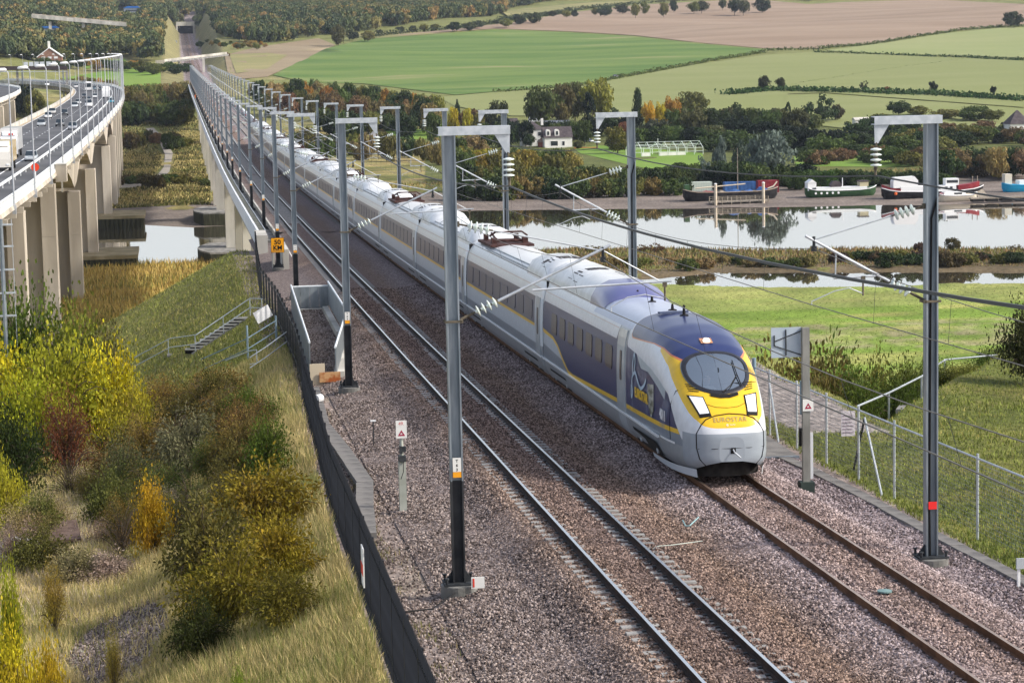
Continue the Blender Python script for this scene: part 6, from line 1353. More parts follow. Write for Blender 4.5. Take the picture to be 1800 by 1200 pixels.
# ================================================================ right side
t = thing('wire_fence', 'chain link fence with steel posts and top rail along the right of the line', 'fence', (19.3, 60, hz(19.3, 60)))
FR = [(18.9, 84), (19.1, 76), (19.3, 66), (19.5, 58), (19.7, 50), (19.85, 42)]
WR = walk(FR, 3.3); gz = lambda x, y: rail_z(y) - .62
meshw = MB(); HF = 1.95
for i, (p, a) in enumerate(WR):
    z = gz(p.x, p.y); b = MB(); b.tube((p.x, p.y, z - .2), (p.x, p.y, z + HF + .12), .035, 6); b.build('post', M['pipe'], t)
    if i + 1 < len(WR):
        q = WR[i + 1][0]; zq = gz(q.x, q.y)
        b = MB(); b.tube((p.x, p.y, z + HF), (q.x, q.y, zq + HF), .028, 6); b.build('top_rail', M['pipe'], t)
        for k in range(1, 17): meshw.tube((p.x, p.y, z + HF * k / 17), (q.x, q.y, zq + HF * k / 17), .0055, 3)
        n_ = 26
        for k in range(n_):
            u = k / n_; v = min(1, (k + 5) / n_); a0 = p.lerp(q, u); a1 = p.lerp(q, v); meshw.tube((a0.x, a0.y, z + (zq - z) * u), (a1.x, a1.y, z + (zq - z) * v + HF), .004, 3)
tag(meshw.build('wire_mesh', M['galv'], t), kind='stuff')
for y0, x0 in ((66.9, 19.28), (77.5, 19.06)):
    for dy in (-2.1, 2.1) if y0 < 70 else (-1.7,):
        b = MB(); zz = gz(x0, y0); b.tube((x0, y0, zz + HF - .15), (x0 + (.25 if dy > 0 else -.1), y0 + dy, zz - .15), .035, 6); b.build('brace', M['pipe'] if dy < 0 else M['steel_dark'], t)
b = MB(); zz = gz(19.2, 78); b.tube((18.98, 79.2, zz - .2), (18.98, 79.2, zz + HF + .3), .07, 8); b.build('gate_post', M['pipe_b'], t)
p = (19.25, 68.9, gz(19.3, 69)); t = thing('notice', 'small white notice with grey printed lines hung on the right hand fence', 'sign', p)
b = MB(); b.box(19.13, 19.55, 68.86, 68.88, p[2] + 1.0, p[2] + 1.75); b.build('plate', mat('notice_plate', (0.62, 0.58, 0.62)), t)
b = MB()
for k in range(6): b.box(19.17, 19.5 - .05 * (k % 2), 68.845, 68.86, p[2] + 1.1 + k * .1, p[2] + 1.13 + k * .1)
b.build('printed_line', mat('grey_print', (0.3, 0.25, 0.3)), t)
# right sign post
p = Vector((17.04, 65.0, rail_z(65) - .5)); t = thing('marker_sign', 'tall weathered post with square grey sign back, right of the train nose', 'sign', p)
b = MB(); b.prism([(p.x - .1, p.y - .08), (p.x + .1, p.y - .08), (p.x + .1, p.y + .08), (p.x - .1, p.y + .08)], 'z', p.z, p.z + 4.55); b.build('post', mat('weathered_post', (0.16, 0.16, 0.15), (0.25, 0.25, 0.235), 3, .8, stretch=(1, 1, .3)), t)
b = MB(); b.box(p.x - .95, p.x - .1, p.y + .09, p.y + .11, p.z + 3.72, p.z + 4.56); b.build('sign_panel', mat('sign_back_grey', (0.36, 0.43, 0.5), (0.42, 0.48, 0.55), 1.5, .5), t)
b = MB(); b.tube((p.x - .86, p.y + .075, p.z + 4.18), (p.x - .1, p.y + .075, p.z + 4.45), .016, 5); b.tube((p.x - .86, p.y + .075, p.z + 4.06), (p.x - .1, p.y + .075, p.z + 3.78), .016, 5); b.box(p.x - .55, p.x - .52, p.y + .06, p.y + .088, p.z + 3.78, p.z + 4.5); b.box(p.x - .88, p.x - .85, p.y + .06, p.y + .088, p.z + 4.05, p.z + 4.35); b.build('back_bracing', M['steel_dark'], t)
b = MB(); b.box(p.x - .13, p.x + .15, p.y + .085, p.y + .15, p.z + 2.1, p.z + 3.05); b.build('rear_panel', M['pipe_b'], t)
triangle_sign(t, p.x + .04, p.y - .1, p.z + 2.22, .30, .33)
b = MB(); b.box(p.x + .11, p.x + .19, p.y - .06, p.y - .03, p.z + .3, p.z + 1.6); b.build('cable_guard', mat('guard_white', (.55, .57, .6)), t); b = MB(); b.box(p.x - .14, p.x - .04, p.y + .1, p.y + .25, p.z + 1.2, p.z + 1.7); b.build('cable_box', M['black'], t)
b = MB(); b.prism([(p.x - .2, p.y - .18), (p.x + .2, p.y - .18), (p.x + .2, p.y + .18), (p.x - .2, p.y + .18)], 'z', p.z - .2, p.z + .22); b.build('foot', mat('dark_green_foot', (0.035, 0.05, 0.045)), t)
t = thing('metal_grid', 'dark grey metal walkway plate on the ground beside the train nose', 'grating', (17.6, 74, rail_z(74) - .6)); b = MB(); b.box(16.95, 18.5, 71.5, 76.2, rail_z(74) - .62, rail_z(74) - .5); b.build('plate', M['trough'], t); b = MB(); b.box(16.94, 18.51, 71.4, 71.5, rail_z(74) - .66, rail_z(74) - .48); b.build('edge', M['galv'], t)
p = Vector((18.3, 51.2, rail_z(51) - .62)); t = thing('marker_post', 'short white marker post at the edge of the right hand cable trough', 'post', p); b = MB(); b.box(p.x - .03, p.x + .03, p.y - .03, p.y + .03, p.z, p.z + .62); b.build('stake', M['white_paint'], t); b = MB(); b.obox((p.x + .03, p.y - .04, p.z + .55), .2, .05, .24); b.build('head', mat('marker_grey', (.42, .45, .48)), t)
# handrail and landing leading down the right embankment
HP = [(23.8, 84), (27.5, 92), (31.5, 100.5), (35.3, 109), (38.6, 109.5)]
t = thing('pipe_railing', 'long sloping pipe handrail on the right embankment, level at its far end', 'railing', (24, 84, hz(24, 84)))
zt = [at_y(px, py, y)[2] for (px, py), (x, y) in zip(((1513, 716), (1570, 690), (1630, 661), (1690, 631), (1770, 622)), HP)]
b = MB(); b.path([(x, y, z) for (x, y), z in zip(HP, zt)], .04, 6); b.build('rail', M['pipe'], t)
for i, ((x, y), z) in enumerate(zip(HP, zt)): b = MB(); b.tube((x, y, hz(x, y) - .1), (x, y, z), .04, 6); b.build('post', M['pipe'], t)
p = Vector(at_y(1690, 695, 104)); t = thing('concrete_slab', 'pale flat concrete slab end at the top of the right embankment under the railing', 'slab', p)
b = MB(); b.obox((p.x, p.y, p.z), 2.6, 3.2, .15, -.35, rx=-.05); b.build('slab', M['concrete'], t); b = MB(); b.obox((p.x - 1.6, p.y - 1.5, p.z - .55), 3.4, 4.5, .7, -.35, rx=-.08); b.build('side_wall', M['concrete_grey'], t)
# oddments between the tracks
def hose(label, pts, r, col):
    t_ = MB(); P = [Vector((x, y, rail_z(y) + dz)) for x, y, dz in pts]; t_.path(P, r, 5); tag(t_.build('hose', mat('hose_paint', col)), label, 'hose')
pa = [at_z(px, py, rail_z(58) - .15) for px, py in ((1200, 913), (1205, 924), (1212, 924), (1228, 907))]
hose('loop of pale blue hose lying in the ballast between the tracks', [(p[0], p[1], -.14) for p in pa], .018, (0.25, 0.4, 0.42))
pa = [at_z(px, py, rail_z(55) - .12) for px, py in ((1155, 960), (1180, 958), (1215, 953), (1235, 950))]
hose('thin pale cable crossing from the left track over the ballast', [(p[0], p[1], -.10) for p in pa], .012, (0.5, 0.55, 0.5))
pc = at_z(1555, 1040, rail_z(49) - .12); t = thing('lid', 'small round teal lid lying between the rusty rails', 'lid', (pc[0], pc[1], rail_z(pc[1]) - .1)); b = MB(); b.lathe([(.16, 0), (.16, .03), (.02, .05)], 14, (pc[0], pc[1], rail_z(pc[1]) - .11)); b.build('disc', mat('teal_lid', (0.16, 0.25, 0.25)), t)
p = bases_l[0]; t = thing('notice', 'white notice plate with red mark at the foot of the nearest left mast', 'sign', (p.x + .4, p.y - .5, p.z)); b = MB(); b.obox((p.x + .38, p.y - .46, p.z + .12), .3, .02, .26); b.build('plate', M['plate_w'], t); b = MB(); b.obox((p.x + .28, p.y - .475, p.z + .12), .04, .006, .2); b.build('red_bolt', mat('red_mark', (.6, .05, .03)), t)
b = MB(); q = [(4.4, 52.2, -.66), (5.2, 52.4, -.66), (5.8, 53.2, -.5)]; b.path([Vector((x, y, rail_z(y) + dz)) for x, y, dz in q], .02, 5); tag(b.build('cable', M['black']), 'black cable trailing from the foot of the nearest left mast', 'cable')
# ================================================================ far things
def on(px, py): return gp(px, py)
M['slate'] = mat('roof_slate', (0.055, 0.045, 0.05), (0.09, 0.075, 0.08), .8, .8); M['render_w'] = mat('white_render', (0.74, 0.73, 0.70), (0.80, 0.79, 0.77), .6, .9); M['brick'] = mat('red_brick', (0.30, 0.08, 0.05), (0.36, 0.12, 0.08), 2, .9); M['pane'] = mat('window_pane', (0.03, 0.035, 0.045), None, rough=.1); M['tarp'] = mat('blue_sheeting', (0.03, 0.09, 0.25), (0.05, 0.14, 0.36), .5, .6); M['wood'] = mat('weathered_wood', (0.22, 0.19, 0.15), (0.34, 0.3, 0.25), 2, .9)
def house(name, label, px0, px1, py_base, wall_h, depth, roof_h, wall_m, roof_m, wins=(), cat='house', hip=False, chimneys=(), rz=0.0, base_z=None, dy=0.0):
    p0, p1 = on(px0, py_base), on(px1, py_base); y = (p0.y + p1.y) / 2 + dy; x0 = at_y(px0, py_base, y)[0]; x1 = at_y(px1, py_base, y)[0]; z = at_y((px0 + px1) / 2, py_base, y)[2]; w = x1 - x0
    t = thing(name, label, cat, ((x0 + x1) / 2, y, z), None, rz)
    b = MB(); b.box(-w / 2, w / 2, 0, depth, -1.5, wall_h); b.build('wall', wall_m, t, local=True)
    b = MB(); e = .35; i_ = depth / 2 if hip else 0
    vs = [(-w / 2 - e, -e, wall_h), (w / 2 + e, -e, wall_h), (w / 2 + e, depth + e, wall_h), (-w / 2 - e, depth + e, wall_h), (-w / 2 - e + i_, depth / 2, wall_h + roof_h), (w / 2 + e - i_, depth / 2, wall_h + roof_h)]
    b.add(vs, [(0, 1, 5, 4), (2, 3, 4, 5), (1, 2, 5), (3, 0, 4), (3, 2, 1, 0)]); rf = b.build('roof', roof_m, t, local=True)
    for cx in chimneys: b = MB(); b.box(cx * w - .45, cx * w + .45, depth / 2 - .4, depth / 2 + .4, wall_h + roof_h * .5, wall_h + roof_h + 1.1); b.build('chimney', wall_m if wall_m is not M['render_w'] else M['render_w'], rf, local=True)
    for (u, zc, ww, hh) in wins:
        b = MB(); b.box(u * w - ww / 2 - .12, u * w + ww / 2 + .12, -.09, -.02, zc - hh / 2 - .12, zc + hh / 2 + .12); f = b.build('window', M['white_paint'] if wall_m is not M['render_w'] else M['render_w'], t, local=True)
        b = MB(); b.box(u * w - ww / 2, u * w + ww / 2, -.11, -.092, zc - hh / 2, zc + hh / 2); b.build('pane', M['pane'], f, local=True)
    return t, w
h1, w1 = house('cottage', 'white two storey left wing of the riverside cottage with dark tiled roof', 919, 957, 257, 6.2, 8, 3.0, M['render_w'], M['slate'], [(.28, 4.6, 1.1, 1.5), (.28, 1.6, 1.2, 1.7), (-.3, 1.5, 1.0, 1.3)], hip=True, chimneys=(.48,))
h2, w2 = house('cottage', 'lower white cottage wing with two round topped dormers, right of the two storey wing', 957.5, 1006, 259, 3.6, 8, 4.0, M['render_w'], M['slate'], [(-.15, 1.4, 2.6, 1.9), (.18, 1.4, .9, 1.6)], hip=False)
for u in (-.36, -.04):
    b = MB(); b.box(u * w2 - .85, u * w2 + .85, .3, 3, 4.3, 5.9); b.lathe([(.02, -.0), (.85, 0), (.85, 2.6), (.02, 2.6)], 14, (u * w2, .32, 5.9), (0, 1, 0)); d = b.build('dormer', M['render_w'], h2, local=True); b = MB(); b.box(u * w2 - .42, u * w2 + .42, .24, .29, 4.6, 6.0); b.build('pane', M['pane'], d, local=True)
b = MB(); b.box(-w2 / 2, w2 * .25, -3.2, -2.9, -.4, .7); b.build('garden_wall', M['render_w'], h2, local=True)
house('outhouse', 'small brown hipped shed roof in front of the cottage', 948, 963, 257, 1.5, 4, 2.0, M['brick'], mat('tan_roof', (.26, .17, .12)), cat='shed', hip=True, dy=-6)
house('barn', 'long grey slate roofed building behind the cottage', 956, 1003, 246, 4.5, 9, 3.2, M['render_w'], mat('blue_slate', (.10, .115, .145), (.14, .155, .18), 1, .7), cat='barn', dy=22)
house('shed', 'flat shed under bright blue sheeting behind the grey roofed building', 950, 980, 228, 2.6, 6, .9, M['render_w'], M['tarp'], cat='shed', dy=30)
house('bungalow', 'red brick bungalow with dark roof left of the white cottage', 857, 911, 237, 2.9, 8, 3.6, M['brick'], M['slate'], [(-.4, 1.7, 2.4, 1.6), (.06, 1.7, 2.8, 1.4), (.42, 1.6, 1.6, 1.2)], hip=False)
house('house', 'white rendered house with steep dark roof at the right picture edge', 1776, 1812, 243, 5.2, 8, 5.0, M['render_w'], M['slate'], [(-.1, 1.6, 1.2, 1.3)], hip=True)
house('shed', 'small blue painted hut among the bushes left of the white cottage', 705, 716, 189, 2.2, 3, .8, M['tarp'], M['slate'], cat='hut')
house('shed', 'low pale roof showing above the dark hedge right of the greenhouse frame', 1504, 1528, 222, 2.6, 5, 1.0, M['render_w'], M['concrete'], cat='shed')
def far_car(px, py, c, label, kind='car', rz=1.3, dz=0): p = on(px, py); return car((p.x, p.y, p.z + dz), rz, c, label, kind, 'vehicles parked near the cottages')
far_car(1023, 243, SILVER, 'silver estate car parked right of the white cottage', 'estate', .5); far_car(1036, 250, (.45, .48, .52), 'grey car parked in front of the silver estate by the cottage drive', 'car', .4); far_car(1178, 246, WHITE, 'white van parked behind the greenhouse frame', 'van', 1.45); far_car(1196, 247, (.7, .72, .74), 'white pickup standing right of the white van behind the greenhouse', 'pickup', 1.6); far_car(1012, 246, DK, 'dark car in the shade beside the cottage gable', 'small', .9)
p = on(941, 216); t = thing('caravan', 'white caravan parked behind the two storey cottage', 'caravan', p); b = MB(); b.loft([[(x, -1.1, z), (x, 1.1, z)] for x, z in ((-2.9, .5), (-3.0, 1.6), (-2.4, 2.5), (2.3, 2.55), (3.0, 1.8), (2.9, .5))], closed=False); b.add([(x, s, z) for s in (-1.1,) for x, z in ((-2.9, .5), (-3.0, 1.6), (-2.4, 2.5), (2.3, 2.55), (3.0, 1.8), (2.9, .5))], [(0, 5, 4, 3, 2, 1)]); b.build('body', M['white_paint'], t, local=True); b = MB(); b.box(-2.2, -.8, -1.13, -1.11, 1.3, 2.0); b.box(.6, 1.9, -1.13, -1.11, 1.3, 2.0); b.build('window', M['pane'], t, local=True); b = MB(); b.lathe([(.1, -.1), (.32, -.1), (.32, .1), (.1, .1)], 10, (0, -1.05, .32), (0, 1, 0)); b.build('wheel', M['rubber'], t, local=True)
# greenhouse frame
p0, p1 = on(1112, 276), on(1236, 276); y0 = p0.y; x0, x1 = p0.x, at_y(1236, 276, y0)[0]; z0 = p0.z; t = thing('greenhouse', 'pale unglazed greenhouse frame standing on the bright lawn', 'greenhouse', (x0, y0, z0)); GH = mat('greenhouse_frame', (0.60, 0.68, 0.62), (0.68, 0.75, 0.70), 1, .6)
n_ = 9; dp_ = 12.0
def gbay(x): return [(x, y0, z0), (x, y0, z0 + 2.6), (x, y0 + dp_ / 2, z0 + 4.6), (x, y0 + dp_, z0 + 2.6), (x, y0 + dp_, z0)]
for k in range(n_): b = MB(); b.path(gbay(x0 + (x1 - x0) * k / (n_ - 1)), .12, 4); b.build('frame', GH, t)
for u, h_ in ((0, 2.6), (.25, 3.6), (.5, 4.6), (.75, 3.6), (1, 2.6), (0, 1.4)): b = MB(); b.tube((x0, y0 + dp_ * u, z0 + h_), (x1, y0 + dp_ * u, z0 + h_), .10, 4); b.build('purlin', GH, t)
for k in (1, 3, 4, 5): b = MB(); xa = x0 + (x1 - x0) * (k + .05) / (n_ - 1); xb = x0 + (x1 - x0) * (k + .95) / (n_ - 1); b.box(xa, xb, y0 - .15, y0 - .05, z0, z0 + 1.25); b.build('side_panel', M['render_w'], t)
b = MB(); xm = x0 + (x1 - x0) * .36; b.path([(xm - 4, y0 - .1, z0 + 2.6), (xm, y0 - .1, z0 + 4.4), (xm + 4, y0 - .1, z0 + 2.6)], .13, 4); b.tube((xm, y0, z0 + 4.4), (xm, y0, z0 + 6.0), .12, 4); b.build('porch_gable', GH, t)
# picnic strip of orange on the lawn
p = on(1030, 261); t = thing('flower_bed', 'narrow orange flower bed along the lawn right of the cottage', 'flower bed', p); b = MB(); b.box(-4.5, 4.5, -.5, .5, -.2, .45); b.build('bed', mat('orange_bed', (.5, .17, .07), (.4, .2, .08), 2, .9), t, local=True)

# ---------------------------------------------------------------- boats and moorings
def barge(label, px0, px1, py, hull_c, deck_c, rub_c, hh=1.9, bow=1.0, cat='barge', name='barge', zoff=0.35):
    p0, p1 = on(px0, py), on(px1, py); y = (p0.y + p1.y) / 2; xa, xb = at_y(px0, py, y)[0], at_y(px1, py, y)[0]; z = at_y((px0 + px1) / 2, py, y)[2]; Lb = xb - xa
    t = thing(name, label, cat, ((xa + xb) / 2, y, z)); hw = 2.3; R = []
    for u, wv, sh in ((-.5, .12, .9), (-.49, .45, .85), (-.44, .8, .5), (-.36, 1, .2), (-.1, 1, 0), (.25, 1, .05), (.38, .95, .3), (.45, .6, .6), (.49, .25, .85), (.5, .08, .95)):
        k = sh * bow; R.append([(u * Lb * (.93 if abs(u) > .46 else .97), -hw * wv * .75, 0), (u * Lb, -hw * wv, hh * .5), (u * Lb * 1.01, -hw * wv, hh + k), (u * Lb * 1.01, hw * wv, hh + k), (u * Lb, hw * wv, hh * .5), (u * Lb * .95, hw * wv * .75, 0)])
    b = MB(); b.loft(R); b.build('hull', hull_c, t, local=True, smooth=True)
    b = MB(); b.path([(r[2][0], r[2][1] - .04, r[2][2] - .06) for r in R], .12, 5); b.build('rubbing_strake', rub_c, t, local=True)
    return t, Lb, hh
BLK = mat('black_hull', (0.012, 0.012, 0.016), (0.03, 0.028, 0.03), 1, .5); GRN = mat('green_hull', (0.03, 0.075, 0.032), (0.045, 0.10, 0.042), .8, .5); MAR = mat('maroon_paint', (0.20, 0.02, 0.03), (0.27, 0.035, 0.045), 1, .5); WHT = M['white_paint']; CY = mat('cyan_paint', (0.02, 0.35, 0.62))
t, Lb, hh = barge('long black barge heaped with blue tarpaulins, leftmost of the moored boats', 1201, 1366, 351, BLK, None, mat('tan_strake', (.35, .28, .22)), 2.1)
for x0_, x1_, c_, z_ in ((-.05, .12, M['tarp'], .9), (.14, .25, M['tarp'], .7), (.27, .41, M['tarp'], 1.3), (-.32, -.16, MAR, .6), (-.14, -.06, M['wood'], .7)):
    b = MB(); n_ = 7; b.loft([[(Lb * (x0_ + (x1_ - x0_) * k / n_), s * 1.5 * (1 - .3 * u), hh - .2 + z_ * math.sin(math.pi * min(1, max(0, (k + .3) / (n_ + .6)))) * u * random.uniform(.8, 1.1)) for s, u in ((-1, 0), (-1, .7), (-.4, 1), (.4, 1), (1, .7), (1, 0))] for k in range(n_ + 1)]); b.build('covered_heap', c_, t, local=True)
b = MB(); b.tube((-Lb * .38, -1.2, hh + 1.1), (Lb * .15, -1.2, hh + 1.9), .16, 6); b.build('spar', mat('pale_spar', (.6, .52, .4)), t, local=True); b = MB(); b.box(-Lb * .49, -Lb * .44, -1, 1, hh, hh + 2.0); b.build('deck_box', GRN, t, local=True); b = MB(); b.path([(Lb * .4, 0, hh + .5), (Lb * .46, 0, hh + 1.0), (Lb * .5, 0, hh + 2.2)], .2, 5); b.build('bow_timber', mat('cream_paint', (.7, .62, .5)), t, local=True); b = MB(); b.tube((Lb * .08, 0, hh), (Lb * .08, 0, hh + 11), .13, 6, 0, .06); b.build('mast', M['wood'], t, local=True)
t, Lb, hh = barge('dark green houseboat barge with white deckhouse, second from the left', 1415, 1539, 345, GRN, None, WHT, 1.7)
b = MB(); b.box(-Lb * .42, Lb * .36, -1.5, 1.5, hh - .1, hh + .75); b.build('cabin_trunk', WHT, t, local=True); b = MB(); b.box(-Lb * .48, -Lb * .36, -1.5, 1.5, hh, hh + 2.0); b.prism([(-Lb * .485, hh + 2), (-Lb * .355, hh + 2), (-Lb * .42, hh + 2.9)], 'y', -1.6, 1.6); b.build('wheelhouse', WHT, t, local=True)
b = MB(); b.box(-Lb * .14, Lb * .0, -1.0, 1.0, hh + .752, hh + 1.3); b.prism([(-Lb * .15, hh + 1.3), (Lb * .01, hh + 1.3), (-Lb * .03, hh + 2.2), (-Lb * .11, hh + 2.2)], 'y', -1.1, 1.1); b.build('canopy', M['slate'], t, local=True); b = MB(); b.box(Lb * .26, Lb * .38, -1.3, 1.3, hh + .752, hh + 1.9); b.build('aft_cabin', mat('buff_cabin', (.5, .45, .3)), t, local=True); b = MB(); b.box(Lb * .25, Lb * .39, -1.4, 1.4, hh + 1.902, hh + 2.2); b.build('aft_roof', M['slate'], t, local=True); b = MB(); b.tube((Lb * .03, 0, hh), (Lb * .03, 0, hh + 3.0), .12, 5); b.build('mast', WHT, t, local=True)
for k in range(5): b = MB(); b.lathe([(.02, -.02), (.3, -.02), (.3, .04), (.02, .04)], 10, (-Lb * (.38 - k * .08), -2.33, hh * .62), (0, -1, 0)); b.build('porthole', WHT, t, local=True)
t, Lb, hh = barge('black hulled barge with maroon bow and white cabin, third from the left', 1550, 1727, 347, BLK, None, WHT, 1.7, 1.2)
b = MB(); b.box(-Lb * .33, Lb * .22, -1.5, 1.5, hh, hh + 1.3); cb = b.build('cabin', WHT, t, local=True)
for k in (-.02, .05, .12, .17): b = MB(); b.box(Lb * k - .35, Lb * k + .35, -1.56, -1.51, hh + .5, hh + 1.0); b.build('window', M['pane'], t, local=True)
b = MB(); b.box(Lb * .12, Lb * .25, -1.2, 1.2, hh + 1.302, hh + 3.0); b.build('wheelhouse', WHT, t, local=True); b = MB(); b.box(Lb * .13, Lb * .24, -1.24, -1.21, hh + 1.9, hh + 2.6); b.build('wheelhouse_window', M['pane'], t, local=True)
b = MB(); b.loft([[(Lb * u, -1.6 * w_, hh + .0), (Lb * u, -1.6 * w_, hh + h_), (Lb * u, 1.6 * w_, hh + h_), (Lb * u, 1.6 * w_, hh)] for u, w_, h_ in ((.24, 1, 1.2), (.36, .9, 1.5), (.46, .5, 2.1))]); b.build('fore_cover', MAR, t, local=True); b = MB(); b.loft([[(Lb * u, -1.7 * w_, hh - .1), (Lb * u, -1.7 * w_, hh + h_), (Lb * u, 1.7 * w_, hh + h_), (Lb * u, 1.7 * w_, hh - .1)] for u, w_, h_ in ((-.5, .3, 1.9), (-.42, .8, 1.0), (-.33, 1, .7))]); b.build('stern_cover', MAR, t, local=True); b = MB(); b.lathe([(.05, -.4), (.38, -.2), (.38, .2), (.05, .4)], 10, (-Lb * .39, -2.45, hh * .8)); b.build('fender', mat('orange_fender', (.75, .16, .05)), t, local=True)
b = MB(); b.loft([[(-Lb * .4 + x, -1.4, hh + 1), (-Lb * .4 + x, -1.4, hh + 1 + z), (-Lb * .4 + x, 1.4, hh + 1 + z), (-Lb * .4 + x, 1.4, hh + 1)] for x, z in ((0, 1.6), (.4, 2.6), (5.5, 2.8), (6.4, 1.8))]); b.build('covered_cabin', WHT, t, local=True)
t, Lb, hh = barge('low cream motor boat lying in front of the black and maroon barge', 1647, 1716, 353, mat('cream_hull', (.62, .56, .46)), None, WHT, 1.5, .7, 'boat', 'boat')
b = MB(); b.box(-Lb * .35, Lb * .2, -1.2, 1.2, hh, hh + .8); b.build('cabin', WHT, t, local=True); b = MB(); b.box(-Lb * .49, -Lb * .4, -1.3, 1.3, hh - .2, hh + .6); b.build('stern_box', MAR, t, local=True); b = MB(); b.box(-Lb * .1, Lb * .1, -1.26, -1.21, hh + .2, hh + .6); b.build('window', M['pane'], t, local=True)
t, Lb, hh = barge('bright blue boat with white cabin, rightmost at the picture edge', 1762, 1850, 336, CY, None, CY, 1.8, .6, 'boat', 'boat')
b = MB(); b.box(-Lb * .2, Lb * .4, -1.5, 1.5, hh, hh + 1.1); b.build('cabin', WHT, t, local=True); b = MB(); b.box(-Lb * .48, -Lb * .34, -1.2, 1.2, hh, hh + 2.8); b.build('wheelhouse', mat('buff_cabin2', (.62, .58, .48)), t, local=True); b = MB(); b.box(-Lb * .02, Lb * .06, -1.56, -1.51, hh + .4, hh + .8); b.build('window', M['pane'], t, local=True)
# jetty, piles, skips
p0 = on(1250, 357); y = p0.y - 3; xa, xb = at_y(1250, 357, y)[0], at_y(1347, 357, y)[0]; t = thing('jetty', 'ramshackle timber landing stage below the black barge', 'jetty', ((xa + xb) / 2, y, -12))
for k in range(22): x = xa + (xb - xa) * k / 21; b = MB(); b.box(x - .3, x + .28, y - 2.2, y + 2.2, -11.2 + random.uniform(-.05, .05), -11.05); b.build('plank', M['wood'], t)
for s in (-2.1, 2.1):
    for h_ in (-10.5, -10.0): b = MB(); b.tube((xa, y + s, h_), (xb, y + s, h_), .07, 4); b.build('rail', M['wood'], t)
for k in range(7):
    x = xa + (xb - xa) * k / 6
    for s in (-2.1, 2.1): b = MB(); b.tube((x, y + s, -13), (x, y + s, -9.9), .12, 5); b.build('post', M['wood'], t)
for px, lab in ((1258, 'tall pale mooring pile at the left end of the timber landing stage'), (1342, 'tall pale mooring pile at the right end of the timber landing stage')):
    p = at_y(px, 355, y - 2.6); t = thing('mooring_pile', lab, 'pile', (p[0], p[1], -12)); b = MB(); b.tube((p[0], p[1], -13.5), (p[0], p[1], -6.6), .38, 8); b.build('pile', mat('pale_pile', (.55, .47, .36), (.65, .57, .46), 1, .9), t); b = MB(); b.lathe([(.42, 0), (.42, .12), (.1, .3)], 8, (p[0], p[1], -6.6)); b.build('cap', WHT, t)
p0 = on(1705, 356); xa, xb = at_y(1705, 356, p0.y - 2)[0], at_y(1830, 352, p0.y - 2)[0]; t = thing('jetty', 'low dark floating walkway on the mud at right below the cream boat', 'jetty', ((xa + xb) / 2, p0.y - 2, p0.z)); b = MB(); b.box(xa, xb, p0.y - 3, p0.y - 1, -10.9, -10.6); b.build('deck', M['wood'], t)
for k in range(5): x = xa + (xb - xa) * (k + .5) / 5; b = MB(); b.box(x - 1.4, x + 1.4, p0.y - 3.1, p0.y - .9, -11.6, -10.902); b.build('float', M['black'], t)
def crate(name, label, px, py, sx, sy, sz, m_, cat): p = on(px, py); t = thing(name, label, cat, p); b = MB(); b.loft([[(-sx / 2, -sy / 2, z), (sx / 2, -sy / 2, z), (sx / 2, sy / 2, z), (-sx / 2, sy / 2, z)] for z in (-.6, sz)]); b.build('body', m_, t, local=True); b = MB(); [b.box(-sx / 2 + sx * k / 8 - .06, -sx / 2 + sx * k / 8 + .06, -sy / 2 - .08, -sy / 2 - .002, 0, sz) for k in range(9)]; b.build('rib', m_, t, local=True)
crate('shipping_container', 'blue container on the bank behind the black barge', 1300, 338, 8.5, 2.6, 2.8, M['tarp'], 'container'); crate('shipping_container', 'dark red container on the bank right of the blue one', 1349, 338, 5.5, 2.6, 3.2, MAR, 'container'); crate('shipping_container', 'pale green and white container on the bank left of the blue one', 1232, 338, 5.5, 2.6, 2.8, mat('pale_container', (.5, .56, .5)), 'container')
p0 = on(1722, 345); t = thing('gangway', 'short grey wooden gangway at the bow of the black and maroon barge', 'gangway', p0); b = MB(); b.add([(-1.3, -2.5, .0), (1.6, -2.5, .0), (.4, 3, 3.2), (-.9, 3, 3.2), (-1.3, -2.5, -.3), (1.6, -2.5, -.3), (.4, 3, 2.9), (-.9, 3, 2.9)], [(0, 1, 2, 3), (4, 5, 1, 0), (5, 6, 2, 1), (7, 4, 0, 3)]); b.build('ramp', M['wood'], t, local=True); b = MB(); b.tube((-.9, 3, 0), (-.9, 3, 5), .12, 5); b.tube((.4, 3, 0), (.4, 3, 5), .12, 5); b.build('post', M['wood'], t, local=True)

# ---------------------------------------------------------------- bridges and buildings up the valley
t = thing('overbridge', 'pale road bridge crossing the railway at the far end of the viaduct', 'bridge', (12, 1500, 22))
P0, P1 = at_y(288, 109, 1500), at_y(398, 96, 1530); b = MB(); d = Vector(P1) - Vector(P0)
def bridge_beam(b, P0, P1, w, z0, z1): P0, P1 = Vector(P0), Vector(P1); n = Vector((-(P1 - P0).y, (P1 - P0).x, 0)).normalized() * w / 2; b.add([P0 - n + Vector((0, 0, z0)), P1 - n + Vector((0, 0, z0)), P1 + n + Vector((0, 0, z0)), P0 + n + Vector((0, 0, z0)), P0 - n + Vector((0, 0, z1)), P1 - n + Vector((0, 0, z1)), P1 + n + Vector((0, 0, z1)), P0 + n + Vector((0, 0, z1))], [(3, 2, 1, 0), (4, 5, 6, 7), (0, 1, 5, 4), (1, 2, 6, 5), (2, 3, 7, 6), (3, 0, 4, 7)])
